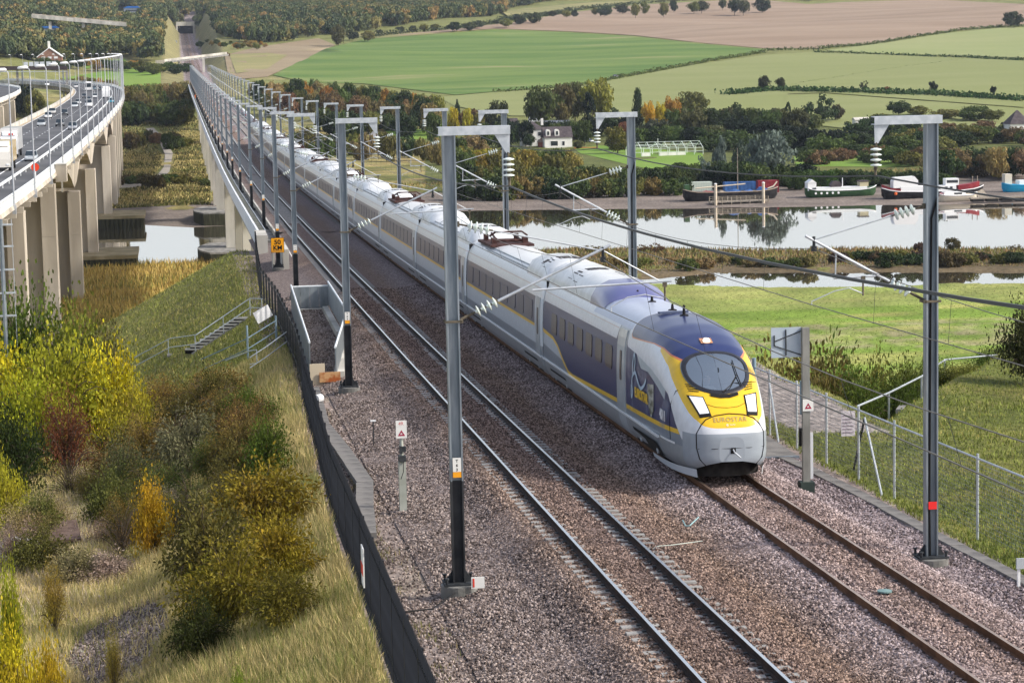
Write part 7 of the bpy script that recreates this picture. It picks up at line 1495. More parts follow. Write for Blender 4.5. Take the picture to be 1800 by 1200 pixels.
bridge_beam(b, P0, P1, 5.0, -.8, .3); b.build('deck', M['concrete_grey'], t); b = MB(); bridge_beam(b, Vector(P0) + Vector((.2, -2.7, 0)), Vector(P1) + Vector((.2, -2.7, 0)), .3, -.9, 1.5); b.build('parapet', M['concrete'], t); b = MB(); bridge_beam(b, Vector(P0) + Vector((.2, 2.7, 0)), Vector(P1) + Vector((.2, 2.7, 0)), .3, -.9, 1.5); b.build('parapet', M['concrete'], t)
for px in (315, 358): p = at_y(px, 118, 1508); b = MB(); b.box(p[0] - .7, p[0] + .7, 1506, 1510, rail_z(1508) - 2, P0[2] + (P1[2] - P0[2]) * ((px - 288) / 110) - .8); b.build('pier', M['concrete'], t)
b = MB(); b.box(P0[0] - 5, P0[0] + .5, 1494, 1506, P0[2] - 9, P0[2] + 1.0); b.build('abutment', M['concrete_warm'], t)
t = thing('portal', 'pale concrete portal across the railway far up the valley', 'bridge', (10, 2440, 45)); P0, P1 = at_y(310, 56, 2440), at_y(342, 56, 2440); zr = rail_z(2440); b = MB(); b.box(P0[0], P1[0], 2438, 2446, zr + 7.5, zr + 11.5); b.build('lintel', M['concrete'], t)
for x in (P0[0], P1[0] - 1.5): b = MB(); b.box(x, x + 1.5, 2438, 2446, zr - 1, zr + 7.5); b.build('wall', M['concrete'], t)
b = MB(); b.box(P0[0] + 1.5, P1[0] - 1.5, 2447, 2448, zr - 1, zr + 7.5); b.build('shade_panel', M['black'], t)  # black sheet standing for the shade under the far bridge
t = thing('cabin_block', 'pale trackside equipment building left of the railway beyond the bridge', 'building', at_y(303, 82, 2050)); p = at_y(303, 82, 2050); b = MB(); b.box(p[0] - 4, p[0] + 4, 2050, 2056, p[2] - 2, p[2] + 4.4); b.build('wall', mat('pale_blue_grey', (.45, .5, .58)), t); b = MB(); b.box(p[0] - 4.2, p[0] + 4.2, 2049.8, 2056.2, p[2] + 4.402, p[2] + 5.0); b.build('roof', M['concrete'], t)
YB = gp(140, 78).y
t = thing('road_bridge', 'long pale bridge crossing high above the wooded valley at top left', 'bridge', at_y(140, 36, YB)); P0, P1 = Vector(at_y(56, 28, YB)), Vector(at_y(222, 43, YB)); b = MB(); bridge_beam(b, P0, P1, 9, -1.2, 0); b.build('deck', M['concrete_grey'], t); b = MB(); bridge_beam(b, P0 + Vector((0, -4.7, 0)), P1 + Vector((0, -4.7, 0)), .4, -1.6, .9); b.build('parapet', M['concrete'], t); b = MB(); bridge_beam(b, P0 + Vector((0, 4.7, 0)), P1 + Vector((0, 4.7, 0)), .4, -1.6, 1.6); b.build('parapet', M['concrete_warm'], t)
for px in (88, 146): p = at_y(px, 36, YB); b = MB(); b.box(p[0] - 1, p[0] + 1, YB - 3, YB + 3, p[2] - 20, p[2] - 1.0); b.build('pier', M['concrete'], t)
# far road with parked cars: pale strip between the woods
for k, (pts) in enumerate(([(424, 20), (440, 13), (455, 16), (440, 24)], [(205, 36), (218, 28), (236, 22), (240, 26), (222, 36)])): drape('road', pts, mat('far_road', (.30, .31, .34), (.38, .39, .42), .05, .9, world=True), 1.2)
def shed_far(label, px, py, Y, w, h_, roof_m, wall_m, name='warehouse', rh=1.6, cat='building'):
    p = at_y(px, py, Y); t = thing(name, label, cat, p); b = MB(); b.box(-w / 2, w / 2, 0, w * .5, -6, h_); b.build('wall', wall_m, t, local=True); b = MB(); b.prism([(-w / 2 - .5, h_), (w / 2 + .5, h_), (w * .3, h_ + rh), (-w * .3, h_ + rh)], 'y', -.5, w * .5 + .5); b.build('roof', roof_m, t, local=True)
    b = MB(); b.box(-w * .4, w * .4, -.15, -.02, h_ * .25, h_ * .55); b.build('window_band', M['pane'], t, local=True); return t
bp_ = mat('bright_blue_roof', (.02, .12, .42), (.03, .16, .5), .3, .5); gw_ = mat('grey_cladding', (.2, .23, .28), (.28, .31, .36), .3, .7)
shed_far('blue roofed building under the long valley bridge at top left', 87, 62, gp(87, 66).y, 15, 5, bp_, gw_); shed_far('blue roofed building in the woods above the car park at top', 233, 22, gp(233, 34).y, 16, 4, bp_, gw_)
_ch = gp(88, 119)
t = thing('chapel', 'small brick gabled building with white bargeboards and a chimney, above the motorway', 'building', _ch); p = _ch; w = 14.0; b = MB(); b.prism([(-w / 2, -4), (w / 2, -4), (w / 2, 6.2), (0, 11.4), (-w / 2, 6.2)], 'y', 0, 14); b.build('wall', mat('brown_brick', (.24, .13, .09), (.3, .17, .12), 1, .9), t, local=True)
b = MB(); [b.add([(s * (w / 2 + .6), -.4, 5.8), (0, -.4, 11.3), (0, -.4, 11.9), (s * (w / 2 + .6), -.4, 6.4), (s * (w / 2 + .6), 14, 5.8), (0, 14, 11.3), (0, 14, 11.9), (s * (w / 2 + .6), 14, 6.4)], [(0, 1, 2, 3), (3, 2, 6, 7), (7, 6, 5, 4)]) for s in (-1, 1)]; rf = b.build('roof', M['white_paint'], t, local=True); b = MB(); b.box(-.9, .5, 2, 3, 10, 15.5); b.build('chimney', M['render_w'], rf, local=True)
for u, z_ in ((-3.6, 5.2), (0, 5.2), (3.6, 5.2), (-3.2, 2.2), (3.2, 2.2)): b = MB(); b.box(u - 1.1, u + 1.1, -.12, -.02, z_, z_ + 1.2); b.build('window', M['white_paint'], t, local=True)
# motorway sign gantry and dark overbridge behind the bend
y = 1130; t = thing('footbridge', 'dark bridge deck crossing the motorway behind the bend', 'bridge', at_y(55, 121, y)); P0, P1 = Vector(at_y(-40, 121, y)), Vector(at_y(118, 120, y)); b = MB(); bridge_beam(b, P0, P1, 4, -.8, 1.0); b.build('deck', mat('dark_brown_steel', (.04, .03, .03), (.06, .045, .045), 1, .7), t); b = MB(); b.tube(P0 + Vector((0, -2.1, -1.5)), P1 + Vector((0, -2.1, -1.5)), .15, 5); b.build('lower_chord', M['galv_light'], t)
for px in (30, 117): p = at_y(px, 121, y); b = MB(); b.box(p[0] - .5, p[0] + .5, y - .5, y + .5, hz(p[0], y), p[2] - .8); b.build('pier', M['concrete_grey'], t)
t = thing('sign_gantry', 'row of six pale sign boards seen from behind above the dark bridge', 'sign gantry', at_y(75, 114, y + 6)); y += 6
for k in range(6): xa, xb = at_y(41.5 + k * 9.5 + (2 if k > 3 else 0), 112, y)[0], at_y(49 + k * 9.5 + (2 if k > 3 else 0), 112, y)[0]; za, zb = at_y(60, 117, y)[2], at_y(60, 109, y)[2]; b = MB(); b.box(xa, xb, y, y + .15, za, zb); b.build('sign_board', mat('sign_back', (.5, .54, .58), (.58, .62, .66), .4, .5) if k == 0 else bpy.data.materials['sign_back'], t)
xa, xb = at_y(38, 112, y)[0], at_y(110, 112, y)[0]; b = MB(); b.box(xa, xb, y + .16, y + .6, za - .6, za - .1); b.build('beam', M['galv'], t)
for x in (xa, xb): b = MB(); b.box(x - .3, x + .3, y, y + .6, hz(x, y), za - .1); b.build('leg', M['galv'], t)
_q = gp(1084, 137); car((_q.x, _q.y, _q.z + .3), 1.3, WHITE, 'small white car on the hedge line between the green and pale fields', 'estate', None)
# the little figure in orange on the viaduct walkway
p = Vector((6.85, 905, rail_z(905) - .35)); p = Vector((at_y(334, 153, 905)[0] - .2, 905, rail_z(905) - .35)); t = thing('person', 'person in orange high visibility clothing standing on the far viaduct walkway', 'person', (6.8, 905, p.z))
J = [(0, 0, .95), (0, 0, 1.25), (0, 0, 1.45), (.22, 0, 1.4), (.3, -.05, 1.1), (.28, -.15, .88), (-.22, 0, 1.4), (-.3, -.05, 1.1), (-.28, -.15, .88), (.1, 0, .5), (.11, .02, .06), (-.1, .05, .5), (-.13, .1, .06)]
me = bpy.data.meshes.new('body'); me.from_pydata(J, [(0, 1), (1, 2), (2, 3), (3, 4), (4, 5), (2, 6), (6, 7), (7, 8), (0, 9), (9, 10), (0, 11), (11, 12)], []); o = bpy.data.objects.new('body', me); COL.objects.link(o); o.parent = t; o.modifiers.new('skin', 'SKIN')
for i, v in enumerate(me.skin_vertices[0].data): v.radius = ((.15, .17, .1, .07, .06, .05, .07, .06, .05, .09, .07, .09, .07)[i],) * 2; v.use_root = (i == 0)
o.modifiers.new('sub', 'SUBSURF').levels = 1; me.materials.append(mat('hi_vis_orange', (.85, .22, .03), None, rough=.7)); b = MB(); b.lathe([(.02, -.13), (.09, -.05), (.1, .04), (.06, .12), (.01, .14)], 8, (0, 0, 1.64)); b.build('head', mat('skin_far', (.5, .32, .25)), t, local=True)
# ================================================================ trees
LEAF = objcol_mat('foliage'); BARK = mat('bark', (0.06, 0.045, 0.035), (0.11, 0.085, 0.065), 4, .95, stretch=(1, 1, .2))
def crown_mesh(name, seed, n, kind='round', leaf=.07, quads=None):
    r = np.random.default_rng(seed); C = []
    nc = {'round': 46, 'tall': 40, 'cone': 46, 'bush': 38, 'loose': 34, 'lite': 16}[kind]
    while len(C) < nc:
        p = r.uniform(-1, 1, 3); d = np.linalg.norm(p)
        if d > 1 or d < .35: continue
        if kind in ('round', 'lite'): c = np.array([p[0] * .78, p[1] * .78, .60 + p[2] * .36]); s = r.uniform(.17, .30)
        elif kind == 'tall': c = np.array([p[0] * .62 * (1 - .35 * max(p[2], 0)), p[1] * .62, .55 + p[2] * .42]); s = r.uniform(.15, .26)
        elif kind == 'cone': z = .08 + .9 * r.random() ** 1.3; k = (1 - z) * .95 + .06; a = r.uniform(0, 6.28); c = np.array([math.cos(a) * k * .8, math.sin(a) * k * .8, z]); s = r.uniform(.12, .2) * (.5 + .8 * (1 - z))
        elif kind == 'bush': c = np.array([p[0] * .85, p[1] * .85, .42 + p[2] * .42]); s = r.uniform(.16, .30)
        else: c = np.array([p[0] * .9, p[1] * .9, .55 + p[2] * .45]); s = r.uniform(.10, .22)
        C.append((c, s))
    per = n // nc; V = []; F = []
    cs = np.repeat(np.array([c for c, _ in C]), per, 0); ss = np.repeat(np.array([s for _, s in C]), per)
    d = r.normal(size=(len(cs), 3)); d /= np.linalg.norm(d, axis=1)[:, None]; rad = ss * r.uniform(.55, 1.08, len(cs))
    off_ = d * rad[:, None]; off_[:, 2] *= .62; P = cs + off_; P[:, 2] = np.clip(P[:, 2], .01, 1.02)
    nrm = d + r.normal(size=d.shape) * .65; nrm[:, 2] += .25; nrm /= np.linalg.norm(nrm, axis=1)[:, None]
    up = r.normal(size=d.shape); a = np.cross(nrm, up); a /= np.linalg.norm(a, axis=1)[:, None]; b = np.cross(nrm, a)
    L_ = leaf * r.uniform(.6, 1.35, len(cs)); a *= L_[:, None]; b *= (L_ * r.uniform(.45, .8, len(cs)))[:, None]
    V = np.stack([P - a, P - b * .9, P + a, P + b], 1).reshape(-1, 3); Fc = np.arange(len(V)).reshape(-1, 4)
    me = bpy.data.meshes.new(name); me.vertices.add(len(V)); me.vertices.foreach_set('co', V.astype(np.float32).ravel()); me.loops.add(Fc.size); me.loops.foreach_set('vertex_index', Fc.ravel().astype(np.int32)); me.polygons.add(len(Fc)); me.polygons.foreach_set('loop_start', np.arange(0, Fc.size, 4, dtype=np.int32)); me.polygons.foreach_set('loop_total', np.full(len(Fc), 4, dtype=np.int32)); me.update(calc_edges=True); me.materials.append(LEAF); return me
def trunk_mesh(seed):
    r = random.Random(seed); b = MB(); b.path([(0, 0, -.06), (.01, 0, .15), (r.uniform(-.03, .03), r.uniform(-.03, .03), .35), (0, 0, .62)], [.045, .032, .024, .01], 7)
    for k in range(6): a = r.uniform(0, 6.28); z = r.uniform(.2, .42); b.path([(0, 0, z), (math.cos(a) * .25, math.sin(a) * .25, z + .15), (math.cos(a) * .5, math.sin(a) * .5, z + .32)], [.018, .012, .005], 5)
    o = b.build('trunk_tmp', BARK, None, smooth=True); me = o.data; bpy.data.objects.remove(o); return me
CR = {'round': [crown_mesh('crown', s, 2600, 'round', .062) for s in (1, 2, 3)], 'tall': [crown_mesh('crown', s, 2200, 'tall', .055) for s in (4, 5)], 'cone': [crown_mesh('crown', s, 2400, 'cone', .05) for s in (6,)], 'bush': [crown_mesh('crown', s, 2000, 'bush', .075) for s in (7, 8, 9)], 'loose': [crown_mesh('crown', s, 1100, 'loose', .07) for s in (10,)], 'lite': [crown_mesh('crown', s, 640, 'lite', .11) for s in (21, 22)]}
TR = [trunk_mesh(1), trunk_mesh(2)]
DG = (.036, .058, .020); MG = (.070, .100, .026); OL = (.140, .140, .036); YG = (.26, .25, .035); YE = (.44, .36, .03); OR = (.34, .19, .035); BR = (.16, .10, .05); GB = (.12, .155, .13); BK = (.012, .022, .011); RB = (.20, .085, .045); TN = (.24, .19, .075)
def jit(c, k=.18): f = random.uniform(1 - k, 1 + k); return tuple(min(1, v * f * random.uniform(.93, 1.07)) for v in c)
def plant(name, label, cat, base, w, h, kind, col, group=None, trunk=True):
    t = thing(name, label, cat, base, group, random.uniform(0, 6.28)); t.scale = (w, w, h)
    c = bpy.data.objects.new('crown' if trunk else 'foliage', random.choice(CR[kind])); COL.objects.link(c); c.parent = t; c.color = (*col, 1)
    if trunk: k = bpy.data.objects.new('trunk', random.choice(TR)); COL.objects.link(k); k.parent = t; k.scale = (min(1, .6 * h / max(w, .1)), min(1, .6 * h / max(w, .1)), 1)
    return t
def tree(px, ytop, Y, wpx, kind, col, label, group=None, name='tree', cat='tree', base=None, trunk=True):
    p = at_y(px, ytop, Y); g = hz(p[0], Y); h = max(p[2] - g, 1.0); return plant(name, label, cat, (p[0], Y, g - .15), wpx / 2 * Y / FPX, h, kind, col, group, trunk)
# ---- trees behind the cottages and along the field foot: one call each
for a in [(950, 152, 985, 78, 'round', jit(MG), 'dark rounded tree at the left end of the tall group behind the cottage'), (985, 150, 1000, 70, 'round', (.10, .085, .03), 'brownish green tree behind the slate roofed building'),
          (1010, 146, 1015, 60, 'round', (.085, .09, .03), 'olive tree just left of the tall yellow green tree'), (1050, 138, 1005, 72, 'round', (.22, .22, .035), 'tallest tree with bright yellow green top behind the cottages'),
          (1035, 160, 960, 58, 'cone', BK, 'broad black green conifer right of the cottage roofs'), (1075, 190, 955, 60, 'tall', DG, 'dark tree under the yellow green tree at its right'), (1121, 156, 985, 30, 'tall', DG, 'slim dark tree standing above the others right of the yellow green tree'),
          (1140, 178, 965, 30, 'round', (.50, .30, .03), 'small bright orange tree in the belt above the greenhouse'), (1160, 180, 968, 24, 'round', YE, 'small golden yellow tree next to the orange one'), (1180, 170, 975, 40, 'round', OR, 'tawny tree between the golden tree and the big olive tree'),
          (1215, 162, 985, 76, 'round', (.12, .125, .035), 'big olive green tree above the greenhouse'), (1110, 198, 930, 60, 'round', BK, 'black green rounded tree below the orange tree'), (1252, 192, 945, 60, 'round', DG, 'dark green tree right below the big olive tree'), (1292, 180, 1000, 44, 'tall', DG, 'dark upright tree on the skyline of the belt right of the olive tree'),
          (1322, 196, 1010, 60, 'round', jit(DG), 'low dark tree right of the upright dark tree'), (1365, 190, 1010, 60, 'round', (.07, .075, .03), 'dull green tree left of the ragged dark tree'), (1385, 178, 985, 26, 'cone', DG, 'narrow pointed dark tree left of the ragged tree'), (1442, 165, 985, 76, 'loose', DG, 'ragged dark tree with spreading branches below the dark field bank'),
          (1472, 184, 990, 30, 'round', (.07, .06, .035), 'small dark round tree at the right of the ragged tree'), (1420, 200, 950, 70, 'round', (.10, .12, .035), 'yellowish green tree under the ragged tree'), (1580, 177, 1000, 52, 'round', DG, 'dark round topped tree behind the beam of the nearest right mast'),
          (1615, 186, 1000, 50, 'round', OL, 'olive tree touching the right end of the mast beam'), (1660, 192, 985, 70, 'round', (.17, .16, .045), 'yellowish tree right of the nearest right mast'), (1712, 186, 975, 70, 'round', MG, 'mid green rounded tree right of the yellowish tree'),
          (1745, 192, 970, 50, 'round', (.11, .12, .035), 'olive green tree left of the white house at the edge'), (1762, 214, 950, 18, 'cone', BK, 'small dark conifer beside the white house at the edge'), (1545, 196, 960, 60, 'bush', OL, 'rounded olive tree under the arm of the nearest right mast'), (1595, 226, 900, 84, 'round', (.05, .08, .022), 'large rounded green tree left of the nearest right mast'),
          (1690, 222, 900, 80, 'round', OL, 'broad olive tree in the lower belt right of the nearest right mast'), (1650, 246, 860, 50, 'bush', jit(MG), 'green bush low behind the nearest right mast'), (1745, 232, 880, 50, 'round', (.06, .075, .025), 'dull dark green tree below the white house'),
          (1150, 210, 890, 74, 'round', (.065, .075, .045), 'grey green dome shaped tree behind the greenhouse left part'), (1252, 220, 880, 62, 'round', (.10, .11, .045), 'grey olive dome shaped tree right of the parked van'), (1300, 205, 900, 60, 'round', BK, 'black green tree mass right of the dome shaped trees'), (1345, 214, 890, 80, 'round', BK, 'second black green tree mass above the silvery willow'), (1395, 220, 895, 60, 'round', BK, 'black green tree left of the clipped dark hedge'),
          (1085, 224, 835, 58, 'round', (.13, .12, .025), 'round headed olive tree alone on the lawn left of the greenhouse'), (1096, 215, 870, 30, 'round', RB, 'rust red tree behind the lone lawn tree'), (1265, 240, 668, 44, 'tall', GB, 'silvery blue poplar right of the greenhouse'), (1232, 274, 655, 50, 'loose', GB, 'thin silvery poplar in front of the greenhouse right end'), (1302, 248, 672, 44, 'tall', (.08, .11, .08), 'grey green poplar between the two silvery trees'), (1352, 232, 655, 100, 'round', GB, 'large silvery blue willow above the black barge'),
          (930, 236, 895, 26, 'round', DG, 'dark green round bush tree at the corner of the two storey cottage'), (1017, 247, 880, 24, 'round', (.08, .085, .03), 'small olive tree at the right end of the lower cottage wing'),
          (872, 178, 975, 52, 'round', (.05, .06, .025), 'dark low tree left of the tall group behind the bungalow'), (830, 186, 985, 60, 'bush', BR, 'purplish brown shrubby tree between two yellow trees'), (795, 190, 940, 26, 'round', YE, 'bright yellow tree left of the nearest left mast top'), (822, 192, 935, 26, 'round', (.40, .36, .035), 'bright yellow green tree seen behind the nearest mast beam'), (804, 176, 1000, 14, 'tall', DG, 'small dark tree alone at the edge of the pale field'),
          (742, 172, 985, 50, 'round', DG, 'dark tree left of the right row mast tops near the yellow tree'), (765, 168, 990, 44, 'round', (.19, .20, .04), 'yellow green tree behind the mast tops left of the bright yellow tree'), (715, 196, 940, 44, 'round', DG, 'dark green tree behind the bright meadow strip'), (760, 196, 930, 40, 'round', MG, 'green tree at the right end of the bright meadow strip'),
          (850, 216, 900, 44, 'round', MG, 'green tree directly left of the red brick bungalow'), (840, 200, 930, 30, 'round', (.16, .15, .04), 'yellowish small tree above the bungalow'),
          (1343, 133, gp(1343, 160).y, 26, 'round', (.035, .04, .018), 'dark round tree, left of the pair on the field bank'), (1372, 136, gp(1372, 158).y, 22, 'round', (.04, .045, .02), 'dark round tree, right of the pair on the field bank'), (1519, 141, gp(1519, 159).y, 17, 'loose', (.04, .05, .02), 'thin leaning tree on the field bank'), (1560, 150, gp(1560, 160).y, 12, 'bush', RB, 'small reddish shrub on the field bank'), (1640, 143, gp(1640, 164).y, 20, 'round', BK, 'dark round tree right of the reddish shrub on the field bank'), (1746, 151, gp(1746, 166).y, 14, 'round', BK, 'small dark round tree at the right of the field bank'),
          (1782, 21, gp(1782, 50).y, 46, 'round', (.04, .055, .025), 'dense round clump of trees at the top right edge of the brown field'), (594, 44, gp(594, 82).y, 34, 'round', (.10, .095, .035), 'large lone tree at the left corner of the green crop field'), (400, 90, gp(400, 100).y, 10, 'bush', BR, 'small dark bush at the right end of the far road bridge')]:
    tree(*a)
hedge_lab = []
def band(n, xs, ys, Ys, ws, kinds, cols, label, group, name='tree', cat='tree', trunk=True):
    for i in range(n):
        u = (i + random.uniform(.2, .8)) / n; x = xs[0] + (xs[1] - xs[0]) * u; y = np.interp(u, np.linspace(0, 1, len(ys)), ys) + random.uniform(-3, 3)
        Y, wp = random.uniform(*Ys), random.uniform(*ws) * (1.3 if x > 780 else 1.1)
        for _ in range(14):
            p = at_y(x, y, Y); h = p[2] - hz(p[0], Y); d = wp * Y / FPX
            if h > 1.25 * d: Y *= 1.02; wp *= 1.03
            elif h < .45 * d: Y *= .985
            else: break
        tree(x, y, Y, wp, random.choice(kinds), jit(random.choice(cols), .25), f'{label}, {nth(i)} from left', group, name, cat, trunk=trunk)
band(26, (440, 770), (140, 142, 150, 166), (1015, 1075), (22, 40), ('round', 'bush'), (OL, OR, TN, MG, (.2, .15, .04), DG), 'tree in the autumn coloured belt under the green crop field', 'trees of the belt under the green crop field')
band(20, (470, 760), (158, 160, 172, 182), (930, 1000), (22, 40), ('round', 'bush'), (OL, TN, DG, BR, (.12, .11, .04)), 'shrubby tree in the lower belt behind the right mast tops', 'shrubby trees behind the right mast tops')
band(14, (560, 700), (184, 190, 196), (880, 920), (24, 40), ('bush',), (MG, OL, DG), 'dull green bush above the straw meadow', 'bushes above the straw meadow', 'bush', 'bush', False)
band(24, (800, 1010), (258, 262, 262, 264), (690, 715), (34, 56), ('bush', 'round'), ((.20, .17, .045), OL, MG, (.24, .18, .04), YG), 'yellowish bush on the slope below the cottages', 'bushes on the slope below the cottages', 'bush', 'bush', False)
band(26, (800, 1200), (284, 284, 288, 292), (645, 670), (34, 60), ('bush',), (MG, OL, DG, (.14, .13, .035), MG), 'green bush in the thicket behind the river bank', 'bushes in the thicket behind the river bank', 'bush', 'bush', False)
band(24, (795, 1210), (306, 304, 306, 306), (622, 638), (30, 50), ('bush',), (MG, DG, OL, DG, (.16, .12, .04)), 'low dark bush along the top of the river bank', 'bushes along the top of the river bank', 'bush', 'bush', False)
band(20, (1190, 1420), (286, 284, 290), (640, 665), (36, 60), ('bush', 'round'), (DG, BK, MG), 'dark tree behind the moored black barge', 'trees behind the black barge', trunk=True)
band(16, (1405, 1640), (256, 256, 258), (812, 822), (36, 56), ('bush', 'round'), (MG, OL, BR, DG), 'bush behind the green houseboat', 'bushes behind the green houseboat', 'bush', 'bush', False)
band(20, (1395, 1660), (294, 296, 298), (630, 650), (34, 50), ('bush',), (DG, MG, (.05, .09, .02)), 'low leafy bush right behind the green houseboat', 'low bushes behind the green houseboat', 'bush', 'bush', False)
band(16, (1640, 1830), (262, 258, 262), (645, 675), (44, 70), ('bush', 'round'), (BR, OL, (.14, .10, .045), DG, TN), 'brownish bush on the bank at the right edge', 'brownish bushes on the bank at the right edge', 'bush', 'bush', False)
tree(1753, 292, 655, 40, 'round', (.30, .27, .03), 'round yellow green tree on the bank above the blue boat')
band(16, (1400, 1560), (224, 224, 224), (818, 832), (26, 34), ('bush',), (BK,), 'clipped black green hedge tree beside the ragged tree', 'clipped dark hedge trees', trunk=False, name='hedge', cat='hedge')
band(10, (1500, 1800), (200, 208, 216), (910, 935), (34, 56), ('round', 'bush'), (OL, DG, MG, BR), 'tree in the belt at the foot of the pale field', 'trees at the foot of the pale field')
band(16, (1180, 1420), (192, 192, 194), (930, 955), (34, 50), ('round',), (DG, MG, (.08, .08, .03)), 'tree of the dark belt above the silvery willow', 'trees of the dark belt above the willow')
band(16, (870, 1030), (205, 215, 215), (905, 960), (30, 44), ('round', 'bush'), (BK, DG, MG), 'dark tree close behind the cottage roofs', 'dark trees close behind the cottage roofs')
band(14, (470, 840), (226, 230, 236), (790, 850), (30, 50), ('bush', 'round'), (MG, OL, TN, DG), 'bush scattered on the rough ground behind the thicket', 'bushes scattered behind the thicket', 'bush', 'bush', False)
band(24, (1260, 1700), (230, 232, 234), (825, 850), (36, 60), ('bush', 'round'), (DG, MG, OL), 'tree behind the bright strip of lawn above the barges', 'trees behind the lawn strip above the barges')
band(14, (1600, 1830), (220, 222, 226), (830, 860), (40, 60), ('bush', 'round'), (OL, DG, BR, MG), 'tree between the white edge house and the brown bank bushes', 'trees below the white edge house')
band(14, (1080, 1300), (226, 222, 228), (860, 885), (30, 50), ('bush', 'round'), (BK, DG, MG), 'dark shrubby tree just behind the greenhouse', 'dark shrubs just behind the greenhouse')
# left of the railway: scrub between the two viaducts
band(22, (212, 328), (152, 150, 140), (1110, 1200), (26, 46), ('round', 'bush'), (OL, MG, (.20, .16, .05), TN), 'tree in the scrub between the two viaducts', 'trees in the scrub between the viaducts')
band(20, (204, 330), (176, 182, 176), (1035, 1060), (30, 50), ('round', 'bush'), (MG, MG, OL, DG), 'dark tree at the lower edge of the scrub between the viaducts', 'dark trees at the lower edge of the scrub')
band(16, (204, 330), (232, 226, 236), (930, 1020), (16, 34), ('bush',), (OL, BR, MG, (.12, .10, .04)), 'low bush on the marsh meadow between the viaducts', 'low bushes on the marsh meadow', 'bush', 'bush', False)
band(14, (202, 365), (308, 300, 312), (700, 760), (18, 40), ('bush',), (OL, MG, (.10, .08, .03)), 'low bush on the bank beyond the river between the viaducts', 'low bushes on the bank between the viaducts', 'bush', 'bush', False)
band(14, (15, 62), (156, 152, 160), (900, 1000), (20, 34), ('round',), (DG, BK, OL), 'dark tree in the gap between the motorway decks', 'trees between the motorway decks')
band(14, (0, 130), (76, 82, 84), (_ch[1] + 25, _ch[1] + 120), (24, 40), ('round',), (DG, MG, OL, (.05, .06, .02)), 'tree around the brick gabled building', 'trees around the brick building')
band(20, (70, 330), (104, 106, 112), (1480, 1640), (22, 38), ('round',), (DG, MG, OL, DG, OR), 'tree along the edge of the wood beyond the motorway', 'trees along the edge of the wood beyond the motorway')
band(14, (105, 200), (134, 132, 138), (1150, 1220), (14, 24), ('bush',), (TN, OL, OR), 'tan bush behind the motorway bend', 'bushes behind the motorway bend', 'bush', 'bush', False)
band(14, (350, 470), (70, 72, 74), (2000, 2150), (12, 24), ('round', 'tall'), (OL, OR, MG, (.24, .17, .05)), 'tree along the edge of the far wood right of the railway', 'trees along the far wood edge')
band(30, (610, 1350), (57, 34, 6, -5), (2050, 2300), (12, 30), ('round',), ((.045, .06, .028), (.06, .07, .03), OL), 'tree of the hedge row on the crest of the ploughed field', 'trees of the crest hedge row')
# river margin shrubs on the near side
for a in [(1130, 428, 465, 34, 'loose', (.13, .085, .045), 'twiggy brown shrub at the water edge right of the train'), (1155, 425, 462, 30, 'loose', (.15, .09, .05), 'reddish brown shrub at the water edge left of the second right mast'), (1040, 430, 470, 40, 'loose', (.10, .08, .04), 'bare brown shrub at the water edge above the train roof'), (1617, 421, 448, 24, 'bush', (.075, .045, .03), 'dark maroon shrub at the water edge left of the nearest right mast'), (1675, 417, 446, 36, 'round', (.09, .08, .035), 'small spreading tree at the water edge right of the nearest right mast'), (1785, 428, 442, 30, 'loose', (.16, .14, .07), 'thin pale shrub at the water edge near the picture edge')]:
    tree(*a, name='shrub', cat='shrub')
band(18, (1460, 1800), (436, 437, 440), (436, 446), (22, 46), ('bush',), ((.06, .04, .03), DG, OL, (.08, .06, .03)), 'low dark scrub on the spit between river and channel', 'scrub bushes on the river spit', 'bush', 'bush', False)
band(12, (1060, 1440), (446, 448, 446), (438, 455), (22, 40), ('bush',), (TN, OL, MG), 'reedy green bush on the river spit beyond the train nose', 'reedy bushes on the river spit', 'bush', 'bush', False)
# ---- hedges as strips
def hedge(label, pix, height, width, col, dens=9):
    P = [gp(*p) for p in pix]; V = []; r = RNG
    for i in range(len(P) - 1):
        a, b = P[i], P[i + 1]; L_ = (b - a).length; n = int(L_ * dens)
        u = r.random(n); x = a.x + (b.x - a.x) * u + r.normal(size=n) * width * .4; y = a.y + (b.y - a.y) * u + r.normal(size=n) * width * .4
        z = terrain(x, y) + r.random(n) ** .8 * height * (.7 + .3 * np.sin(u * 40)); V.append(np.stack([x, y, z], -1))
    V = np.concatenate(V); n = len(V); d = r.normal(size=(n, 3)); a = np.cross(d, r.normal(size=(n, 3))); a /= np.linalg.norm(a, axis=1)[:, None]; b = np.cross(d, a); b /= np.linalg.norm(b, axis=1)[:, None]; s = r.uniform(.35, .8, n)[:, None] * min(1.2, height * .45)
    Q = np.stack([V - a * s, V - b * s * .7, V + a * s, V + b * s * .7], 1).reshape(-1, 3); o = quick_mesh('hedge', Q, np.arange(n * 4).reshape(-1, 4), LEAF); o.color = (*col, 1); return tag(o, label, 'hedge')
hedge('low hedge between the green crop field and the pale field below it', [(870, 163), (1000, 154), (1090, 138), (1220, 114), (1345, 93)], 2.2, 3, (.10, .13, .035), 7)
hedge('hedge line climbing along the lower edge of the ploughed field at right', [(1345, 90), (1440, 87), (1540, 77), (1650, 60), (1760, 48), (1800, 47)], 2.2, 3, (.09, .12, .035), 7)
hedge('thin dark hedge crossing the pale fields from the gateway', [(1432, 93), (1560, 97), (1700, 102), (1800, 107)], 2.0, 3, (.035, .07, .02), 8)
hedge('broad dark green bank with hedge across the pale fields', [(1280, 167), (1350, 160), (1450, 162), (1640, 167), (1800, 178)], 2.6, 7, (.035, .075, .02), 22)
